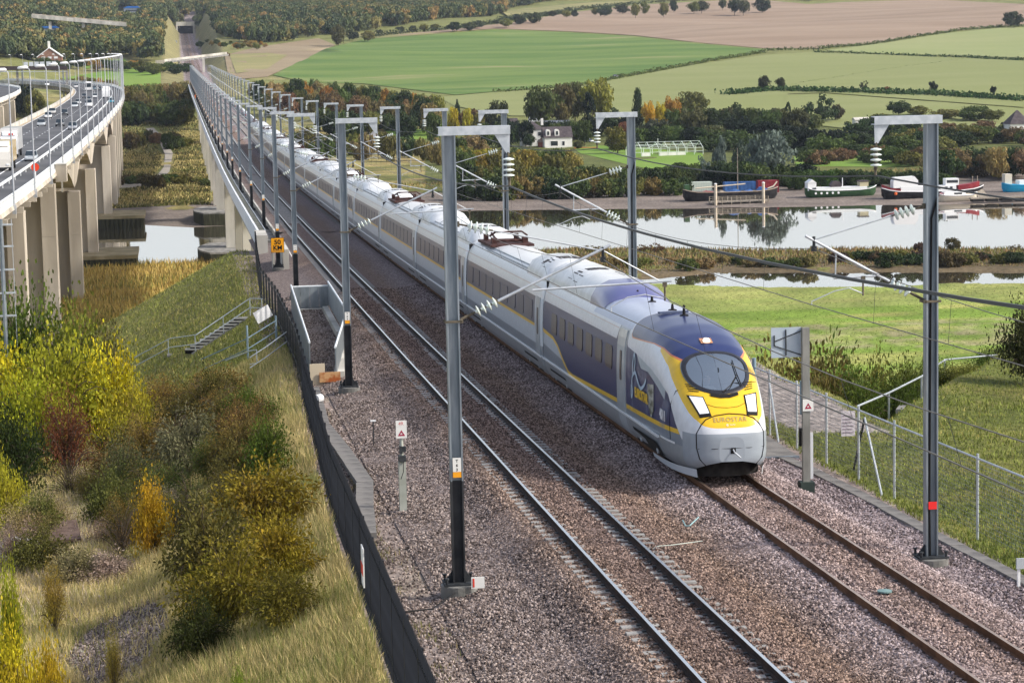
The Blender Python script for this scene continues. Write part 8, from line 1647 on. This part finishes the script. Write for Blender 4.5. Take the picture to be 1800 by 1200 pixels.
hedge('faint low field edge rising to the right across the pale field', [(1385, 152), (1500, 132), (1640, 112), (1700, 103)], .7, 2, (.14, .17, .05), 3)
hedge('dark hedge on the crest above the ploughed field', [(640, 68), (720, 58), (800, 52), (880, 40), (1000, 20), (1130, 7), (1260, 0)], 4.0, 6, (.045, .06, .025), 8)
# ---- far woods, beyond counting
m, nt, N, L, b = newmat('woodland_leaves'); b.inputs['Roughness'].default_value = .7; b.inputs['Specular IOR Level'].default_value = .2
oi = N.new('ShaderNodeObjectInfo'); cr = N.new('ShaderNodeValToRGB'); e = cr.color_ramp.elements; e[0].color = (.040, .060, .028, 1); e[1].color = (.27, .17, .06, 1)
for p_, c_ in ((.35, (.07, .095, .034, 1)), (.6, (.10, .12, .042, 1)), (.78, (.14, .135, .048, 1)), (.9, (.21, .18, .055, 1))): q = e.new(p_); q.color = c_
L.new(oi.outputs['Random'], cr.inputs[0]); ge = N.new('ShaderNodeNewGeometry'); hs = N.new('ShaderNodeHueSaturation'); mr = N.new('ShaderNodeMapRange'); mr.inputs['To Min'].default_value = .65; mr.inputs['To Max'].default_value = 1.35; L.new(ge.outputs['Random Per Island'], mr.inputs[0]); L.new(mr.outputs[0], hs.inputs['Value']); L.new(cr.outputs[0], hs.inputs['Color']); L.new(hs.outputs[0], b.inputs['Base Color'])
wood_src = []
for i, (px, py) in enumerate(((150, 98), (480, 66))):
    me = CR['lite'][i]; me.materials.clear(); me.materials.append(m); p = gp(px, py); t = thing('tree', ['round tree standing at the edge of the wood below the long valley bridge', 'round tree at the edge of the far wood above the stubble field'][i], 'tree', p, None); t.scale = (5.5, 5.5, 10); c = bpy.data.objects.new('crown', me); COL.objects.link(c); c.parent = t; k = bpy.data.objects.new('trunk', TR[0]); COL.objects.link(k); k.parent = t; wood_src.append(c)
HOLES = [[(gp(*q).x, gp(*q).y) for q in hq] for hq in ([(64, 54), (110, 54), (112, 86), (62, 86)], [(198, 18), (252, 18), (248, 46), (200, 46)], [(420, 10), (458, 8), (460, 30), (424, 28)], [(134, 52), (172, 50), (174, 68), (134, 70)])]
def wood(name, pix, n, wr=(5, 8.5), hr=(9, 14), src=0):
    P = [gp(max(-90, px), py) for px, py in pix]; poly = [(p.x, p.y) for p in P]; xs = [p[0] for p in poly]; ys = [p[1] for p in poly]
    x = RNG.uniform(min(xs), max(xs), n * 6); y = RNG.uniform(min(ys), max(ys), n * 6); k = inside(x, y, poly) & ~((np.abs(x - XC) < 24) & (y < 2450))
    for hp_ in HOLES: k &= ~inside(x, y, hp_)
    x, y = x[k][:n], y[k][:n]; pts = np.stack([x, y, terrain(x, y) - .5], -1)
    def inst(N, L):
        n_ = N.new('GeometryNodeObjectInfo'); n_.inputs['Object'].default_value = wood_src[src]; n_.inputs['As Instance'].default_value = True; n_.transform_space = 'ORIGINAL'; return n_.outputs['Geometry']
    o = gn_scatter(name, pts, m, inst, (wr[0], wr[0], hr[0]), (wr[1], wr[1], hr[1])); md = o.modifiers[0].node_group
    for nd in md.nodes:
        if nd.bl_idname == 'FunctionNodeRandomValue' and nd.inputs[1].default_value[0] > 6.2 and abs(nd.inputs[1].default_value[2] - 6.28) < .01 and nd.inputs['Seed'].default_value == 0: nd.inputs[1].default_value = (0, 0, 6.28)
    return tag(o, kind='stuff')
wood('woodland', [(-60, -20), (338, -20), (336, 30), (322, 52), (306, 64), (298, 98), (270, 112), (222, 100), (150, 106), (60, 104), (-60, 108)], 5200)
wood('woodland', [(346, -20), (346, 60), (362, 78), (450, 78), (580, 62), (700, 48), (860, 30), (900, 14), (1040, -4), (1040, -20)], 6500, src=1)
wood('woodland', [(1040, -22), (1040, -3), (1340, -5), (1420, 3), (1500, -2), (1700, -6), (1830, -6), (1830, -24)], 1600, (5, 8), (7, 11), src=1)
drape('path', [(256, 226), (270, 225), (292, 248), (304, 270), (298, 302), (280, 322), (240, 330), (200, 331), (200, 325), (240, 322), (272, 314), (288, 294), (290, 272), (280, 250)], mat('pale_track', (.30, .27, .23), (.36, .33, .29), .3, .95, world=True), .12)
drape('path', [(640, 220), (652, 219), (668, 236), (672, 250), (720, 252), (720, 258), (660, 256), (650, 240)], mat('grey_lane', (.26, .26, .28), (.32, .32, .34), .3, .95, world=True), .12)
# ================================================================ near scrub and grass
LEAF_N = objcol_mat('near_leaves', .5, .55, .3, .035)
def near_bush(seed, n, L_, W_, droop, stems=46):
    """unit bush: stems arching out of one root, leaves along them"""
    r = np.random.default_rng(seed); P = []; D = []
    sb = MB()
    for k in range(stems):
        a = r.uniform(0, 6.28); reach = r.uniform(.25, 1.0); top = r.uniform(.45, 1.0) * (1.08 - .45 * reach); t = np.linspace(.0, 1, 7)
        c = np.stack([np.cos(a + .5 * t) * reach * t ** 1.1, np.sin(a + .5 * t) * reach * t ** 1.1, top * (1 - (1 - t) ** 1.7) - .18 * reach * t ** 3], -1); sb.path([tuple(p) for p in c], [.014 * (1 - .8 * u) for u in t], 4)
        m_ = n // stems; u = r.uniform(.22, 1, m_) ** .8; q = np.stack([np.interp(u, t, c[:, i]) for i in range(3)], -1); sp = r.normal(size=(m_, 3)) * (.045 + .06 * u[:, None]); q = q + sp
        d = sp / (np.linalg.norm(sp, axis=1)[:, None] + 1e-6) + np.array([math.cos(a), math.sin(a), .1]) * .5; d[:, 2] -= droop; P.append(q); D.append(d)
    P = np.concatenate(P); D = np.concatenate(D); D /= np.linalg.norm(D, axis=1)[:, None]; P[:, 2] = np.maximum(P[:, 2], .015)
    s = np.cross(D, r.normal(size=D.shape)); s /= np.linalg.norm(s, axis=1)[:, None]; k = r.uniform(.6, 1.3, len(P))[:, None]
    Q = np.stack([P, P + D * L_ * k * .45 + s * W_ * k, P + D * L_ * k, P + D * L_ * k * .45 - s * W_ * k], 1).reshape(-1, 3)
    o = quick_mesh('leaves', Q, np.arange(len(Q)).reshape(-1, 4), LEAF_N); me = o.data; bpy.data.objects.remove(o); s_ = sb.build('stems', BARK); ms = s_.data; bpy.data.objects.remove(s_); return me, ms
NB_ = {'broad': [near_bush(s, 8000, .040, .020, .1) for s in (31, 32)], 'narrow': [near_bush(s, 8000, .070, .0145, .45) for s in (33, 34)], 'fine': [near_bush(s, 7500, .030, .013, .0) for s in (35,)], 'bare': [near_bush(36, 1800, .03, .006, .2)]}
def scrub(px, ytop, Y, wpx, kind, col, label, group=None, hmax=None):
    p = at_y(px, ytop, Y); g = hz(p[0], Y); h = max(p[2] - g, .5); w = wpx / 2 * Y / FPX
    t = thing('bush', label, 'bush', (p[0], Y, g - .05), group, random.uniform(0, 6.28)); t.scale = (w, w, h); me, ms = random.choice(NB_[kind])
    a = bpy.data.objects.new('foliage', me); COL.objects.link(a); a.parent = t; a.color = (*col, 1); b = bpy.data.objects.new('stem', ms); COL.objects.link(b); b.parent = t
YL_ = (.50, .43, .02); YG_ = (.29, .31, .02); GR_ = (.09, .13, .02); OB_ = (.22, .155, .04); OD_ = (.12, .105, .028)
for a in [(40, 486, 119, 210, 'broad', GR_, 'tall leafy green tree bush at the left edge in front of the motorway piers'), (120, 520, 117, 190, 'broad', (.15, .17, .025), 'tall yellowish bush hiding the feet of the motorway piers'), (10, 560, 108, 230, 'broad', YL_, 'bright yellow leaved bush at the left picture edge'), (95, 572, 106, 230, 'broad', (.30, .30, .025), 'big bright yellow green bush at left centre of the thicket'), (180, 590, 107, 170, 'broad', YL_, 'bright yellow bush at the right end of the tall thicket'), (222, 650, 100, 120, 'broad', (.34, .30, .03), 'lower golden bush right of the tall thicket'), (40, 640, 98, 200, 'broad', YG_, 'green yellow bush low in front of the tall thicket'), (170, 520, 122, 130, 'fine', OD_, 'dull twiggy bush behind the yellow bushes near the pier foot'),
          (112, 662, 96, 120, 'fine', (.16, .055, .03), 'rusty red brown bush in front of the yellow thicket'), (20, 690, 92, 150, 'broad', (.03, .045, .012), 'dark shaded green bush at the foot of the thicket by the left edge'), (285, 640, 108, 130, 'fine', OB_, 'brown scrub bush just below the stair foot'), (345, 655, 100, 130, 'fine', OD_, 'dull olive scrub below the embankment railing'), (400, 668, 94, 140, 'fine', OB_, 'brownish scrub bush left of the white litter'), (440, 668, 90, 110, 'broad', GR_, 'green bush beside the dark fence below the railings'), (255, 700, 94, 150, 'fine', OB_, 'tawny brown scrub in the middle of the left slope'), (330, 715, 86, 170, 'narrow', (.15, .145, .075), 'greyish green leafy bush in the middle of the left slope'), (425, 715, 81, 150, 'fine', OB_, 'brown olive bush above the largest bush'), (468, 720, 76, 120, 'broad', GR_, 'dark green bush pressed against the palisade fence'), (215, 740, 88, 100, 'fine', (.11, .12, .05), 'small grey green bush above the dry grass'), (265, 825, 73, 90, 'broad', (.42, .28, .02), 'small orange yellow bush left of the largest bush'),  # thicket foot bush: interior shade put into its dark leaf colour
          (455, 795, 67, 230, 'narrow', (.22, .165, .02), 'upper part of the big olive brown bush by the fence'), (360, 855, 64, 190, 'narrow', OD_, 'dark olive bush on the left flank of the big bush by the fence'), (480, 885, 60, 190, 'narrow', (.26, .20, .02), 'yellowish olive bush in front of the big bush by the fence'), (400, 940, 58, 230, 'narrow', (.19, .155, .02), 'large olive bush with drooping leaves, nearest of the cluster by the fence'), (500, 985, 55, 170, 'narrow', (.17, .15, .022), 'olive bush nearest to the fence in the foreground'), (350, 1040, 56, 130, 'narrow', (.05, .06, .015), 'low bush coloured dark for shade at the foot of the big bush cluster'),  # lowest bush carries the big bush's shadow side in its dark leaf colour
          (30, 1062, 53, 150, 'broad', (.42, .33, .02), 'golden yellow rounded bush in the bottom left corner'), (70, 1090, 51, 100, 'broad', (.40, .29, .02), 'smaller golden bush beside the corner bush'), (8, 775, 82, 80, 'broad', (.36, .34, .03), 'small yellow bush at the left edge above the grey slab'), (14, 965, 60, 54, 'broad', YG_, 'thin pale green sapling at the left edge below the boulder'), (425, 1150, 48, 60, 'broad', (.20, .26, .04), 'bright green sapling at the bottom edge'), (90, 965, 66, 60, 'fine', (.30, .22, .04), 'small yellow flowered weed below the brown slab'), (195, 1075, 57, 40, 'fine', (.32, .26, .05), 'tiny yellow weed on the pale rubble heap')]:
    scrub(*a)
_rs = sorted((random.uniform(1335, 1800), random.uniform(100, 124)) for _ in range(26))
for i, (px, Y) in enumerate(_rs):
    yt = np.interp(px, [1335, 1450, 1640, 1800], [618, 606, 628, 590]) + random.uniform(-4, 26); p = at_y(px, yt, Y); h = p[2] - hz(p[0], Y)
    scrub(px, yt, Y, max(110, h * .8 * FPX / Y), random.choice(['broad', 'fine', 'broad', 'narrow']), jit(random.choice([GR_, (.11, .14, .025), OD_, (.17, .17, .035)])), f'leafy green bush below the right embankment, {nth(i)} from left', 'bushes below the right embankment')
scrub(1812, 505, 90, 150, 'broad', (.05, .055, .02), 'dark leafy bush cut by the right picture edge above the embankment')
_ls = sorted((random.uniform(-10, 330), random.uniform(72, 96)) for _ in range(24))
for i, (px, Y) in enumerate(_ls):
    g = hz((px - 307.5) / FPX * Y, Y); yt = 66 + .021 * (900 - px) + (CZ - g - random.uniform(.7, 1.5)) / Y * FPX
    scrub(px, yt, Y, random.uniform(70, 130), random.choice(['fine', 'narrow', 'bare', 'bare']), jit(random.choice([OB_, OD_, (.30, .25, .12), (.34, .26, .20), (.13, .13, .035)])), f'low tangled weed bush in the rough grass at left, {nth(i)} from left', 'low weed bushes at left')
_sp = sorted((random.uniform(185, 292.5 + 2.9 * FPX / Y), Y) for Y in [random.uniform(70, 104) for _ in range(30)])
for i, (px, Y) in enumerate(_sp):
    g = hz((px - 307.5) / FPX * Y, Y); yt = 66 + .021 * (900 - px) + (CZ - g - random.uniform(1.1, 2.2)) / Y * FPX
    scrub(px, yt, Y, random.uniform(90, 150), random.choice(['fine', 'fine', 'narrow', 'bare']), jit(random.choice([OB_, OD_, (.16, .10, .035), (.10, .12, .03)])), f'tangled brown and olive scrub bush on the left slope, {nth(i)} from left', 'scrub bushes on the left slope')
def grass(name, n, X, Y, hfun, colfun, w=.014, keep=None, lean=.35):
    r = RNG; y = np.exp(r.uniform(np.log(Y[0]), np.log(Y[1]), n)); x = r.uniform(X[0], X[1], n) if not callable(X) else X(y, r)
    if keep is not None: k = keep(x, y); x, y = x[k], y[k]
    n = len(x); z = terrain(x, y); h = hfun(x, y, r); a = r.uniform(0, 6.28, n); ww = w * r.uniform(.6, 1.6, n); lx, ly = r.normal(size=n) * lean * h, r.normal(size=n) * lean * h
    V = np.stack([np.stack([x - np.cos(a) * ww, y - np.sin(a) * ww, z - .03], -1), np.stack([x + np.cos(a) * ww, y + np.sin(a) * ww, z - .03], -1), np.stack([x + lx, y + ly, z + h], -1)], 1).reshape(-1, 3); c_ = np.repeat(colfun(x, y, r), 3, 0)
    o = quick_mesh(name, V, np.arange(n * 3).reshape(-1, 3), M['blade'], col=c_); return tag(o, kind='stuff')
m, nt, N, L, b = newmat('grass_blade'); b.inputs['Roughness'].default_value = .7; b.inputs['Specular IOR Level'].default_value = .2; at = N.new('ShaderNodeVertexColor'); at.layer_name = 'Col'; L.new(at.outputs[0], b.inputs['Base Color']); M['blade'] = m
def mixcols(cols, ws, r, k=.22):
    W = np.stack(ws, -1); W = np.maximum(W, 1e-4); W = W / W.sum(1)[:, None]; pick = (r.random(len(W))[:, None] > np.cumsum(W, 1)).sum(1).clip(0, len(cols) - 1); return np.array(cols)[pick] * r.uniform(1 - k, 1 + k, (len(W), 1))
heapd = lambda x, y: np.hypot((x + 2.0) / 1.6, (y - 62.5) / 5.0)
lc = lambda x, y, r: mixcols([(.66, .53, .25), (.24, .27, .07), (.52, .43, .36), (.42, .36, .14)], [np.clip(vnoise(x, y, 2.4) + .55, 0, 1) ** 1.5 * 1.5, np.clip(vnoise(x + 40, y, 3.1) + .45, 0, 1) ** 1.5 * 1.3, 1.6 * np.exp(-np.hypot((x + 4.4) / 1.6, (y - 82) / 9) ** 2), np.full(len(x), .35)], r)
lx_ = lambda y, r: r.uniform(-.085 * y - 1.5, np.interp(y, [p[1] for p in FENCE_L], [p[0] for p in FENCE_L]) - .1, len(y))
grass('grass', 230000, lx_, (41, 112), lambda x, y, r: (.14 + .38 * np.clip(vnoise(x, y, 2.0) + .5, 0, 1)) * r.uniform(.5, 1.25, len(x)), lc, .009, lambda x, y: (heapd(x, y) > .8) | (RNG.random(len(x)) < .12))
grass('grass', 50000, lambda y, r: r.uniform(-.07 * y - 1, 5.0, len(y)), (108, 200), lambda x, y, r: .07 + .14 * r.random(len(x)), lambda x, y, r: mixcols([(.24, .26, .06), (.36, .32, .11), (.15, .17, .035)], [np.clip(vnoise(x, y, 4) + .6, 0, 1), np.clip(vnoise(x + 9, y, 6) + .4, 0, 1), np.full(len(x), .4)], r), .03, lambda x, y: (np.abs((x - S0.x) * Dv.y - (y - S0.y) * Dv.x) / math.hypot(Dv.x, Dv.y) > .9) | (x > S0.x + .6) | (x < S1.x - .4))
grass('grass', 90000, lambda y, r: 18.95 + r.random(len(y)) * np.maximum(.37 * y - 14, 1.5), (42, 118), lambda x, y, r: .04 + .13 * r.random(len(x)) * np.clip(vnoise(x, y, 2) + .8, 0, 1.3), lambda x, y, r: mixcols([(.19, .23, .04), (.30, .27, .08), (.12, .15, .03)], [np.clip(vnoise(x, y, 3) + .6, 0, 1), np.clip(vnoise(x + 9, y, 2) + .25, 0, 1), np.full(len(x), .4)], r), .018, lambda x, y: ~((x > 19.9) & (x < 22.8) & (y > 76)))
grass('trackside_weeds', 16000, lambda y, r: np.where(r.random(len(y)) < .6, r.normal(17.45, .22, len(y)), r.normal(4.6, .35, len(y))), (42, 170), lambda x, y, r: .05 + .14 * r.random(len(x)), lambda x, y, r: mixcols([(.15, .15, .05), (.25, .2, .1)], [np.ones(len(x)), np.ones(len(x))], r), .012, lambda x, y: (vnoise(x * 2, y, 2.2) > .08) & (x > 3.9))
grass('marsh_grass', 30000, lambda y, r: r.uniform(.11 * y, .40 * y, len(y)), (225, 395), lambda x, y, r: .04 + .09 * r.random(len(x)), lambda x, y, r: mixcols([(.17, .25, .035), (.24, .26, .07), (.30, .25, .12), (.12, .19, .03)], [np.clip(vnoise(x * .4, y, 6) + .6, 0, 1), np.clip(vnoise(x * .4 + 9, y, 8) + .45, 0, 1), np.clip(vnoise(x * .3, y + 50, 7) - .05, 0, 1), np.full(len(x), .3)], r), .09, lambda x, y: y < np.interp(x, _cn_x, _cn_y) - 5)
grass('reeds', 50000, lambda y, r: r.uniform(-.075 * y - 2, 12, len(y)), (215, 476), lambda x, y, r: .5 + .9 * r.random(len(x)), lambda x, y, r: mixcols([(.42, .31, .085), (.20, .20, .05), (.34, .24, .08)], [np.clip(vnoise(x, y, 9) + .7, 0, 1), np.clip(vnoise(x + 9, y, 12) + .2, 0, 1), np.full(len(x), .3)], r), .10, lambda x, y: terrain(x, y) > -11.8, .25)
grass('reeds', 40000, lambda y, r: r.uniform(.13 * y, .40 * y, len(y)), (385, 478), lambda x, y, r: (.15 + .75 * r.random(len(x))) * np.clip((y - np.interp(x, _cf_x, _cf_y)) / 22, .25, 1), lambda x, y, r: mixcols([(.27, .20, .085), (.15, .16, .04), (.22, .13, .06)], [np.clip(vnoise(x * .4, y, 6) + .5, 0, 1), np.clip(vnoise(x * .3 + 9, y, 6) + .5, 0, 1), np.full(len(x), .3)], r), .12, lambda x, y: (terrain(x, y) > -11.9) & (y > np.interp(x, _cf_x, _cf_y) + 4), .25)
grass('reeds', 34000, lambda y, r: r.uniform(-.02 * y, .40 * y, len(y)), (590, 700), lambda x, y, r: .4 + .8 * r.random(len(x)), lambda x, y, r: mixcols([(.32, .24, .10), (.20, .20, .06)], [np.clip(vnoise(x, y, 9) + .6, 0, 1), np.clip(vnoise(x + 9, y, 12) + .4, 0, 1)], r), .14, lambda x, y: terrain(x, y) > -10.75, .25)
PTH = [(gp(*q).x, gp(*q).y) for q in ((250, 222), (275, 222), (297, 248), (309, 272), (302, 306), (282, 326), (200, 336), (200, 322), (240, 318), (268, 310), (283, 292), (284, 272), (274, 250))]
grass('scrub_grass', 30000, lambda y, r: r.uniform(-.045 * y, .012 * y, len(y)), (640, 1050), lambda x, y, r: .3 + .6 * r.random(len(x)), lambda x, y, r: mixcols([(.36, .30, .12), (.12, .125, .035), (.09, .08, .03)], [np.clip(vnoise(x, y, 16) + .5, 0, 1), np.clip(vnoise(x + 9, y, 12) + .35, 0, 1), np.clip(vnoise(x + 5, y, 20) + .2, 0, 1)], r), .26, lambda x, y: ~inside(x, y, PTH), .3)
pr = np.stack([RNG.normal(-2.0, 1.0, 9000), RNG.normal(62.5, 3.2, 9000)], -1); pr = np.stack([pr[:, 0], pr[:, 1], terrain(pr[:, 0], pr[:, 1]) + .01], -1); tag(gn_scatter('rubble_stones', pr, M['stone'], stone_inst, (.02, .02, .015), (.075, .06, .045)), kind='stuff')
# thin air haze over the whole valley
hb_ = MB(); hb_.box(-2200, 3200, -150, 5600, -16, 260); hm = bpy.data.materials.new('haze_air'); hm.use_nodes = True; nt = hm.node_tree; nt.nodes.remove(nt.nodes['Principled BSDF']); pv = nt.nodes.new('ShaderNodeVolumePrincipled'); pv.inputs['Color'].default_value = (.72, .82, 1.0, 1); pv.inputs['Density'].default_value = .00004; pv.inputs['Anisotropy'].default_value = .2; nt.links.new(pv.outputs[0], nt.nodes['Material Output'].inputs['Volume'])
tag(hb_.build('haze', hm), kind='stuff')
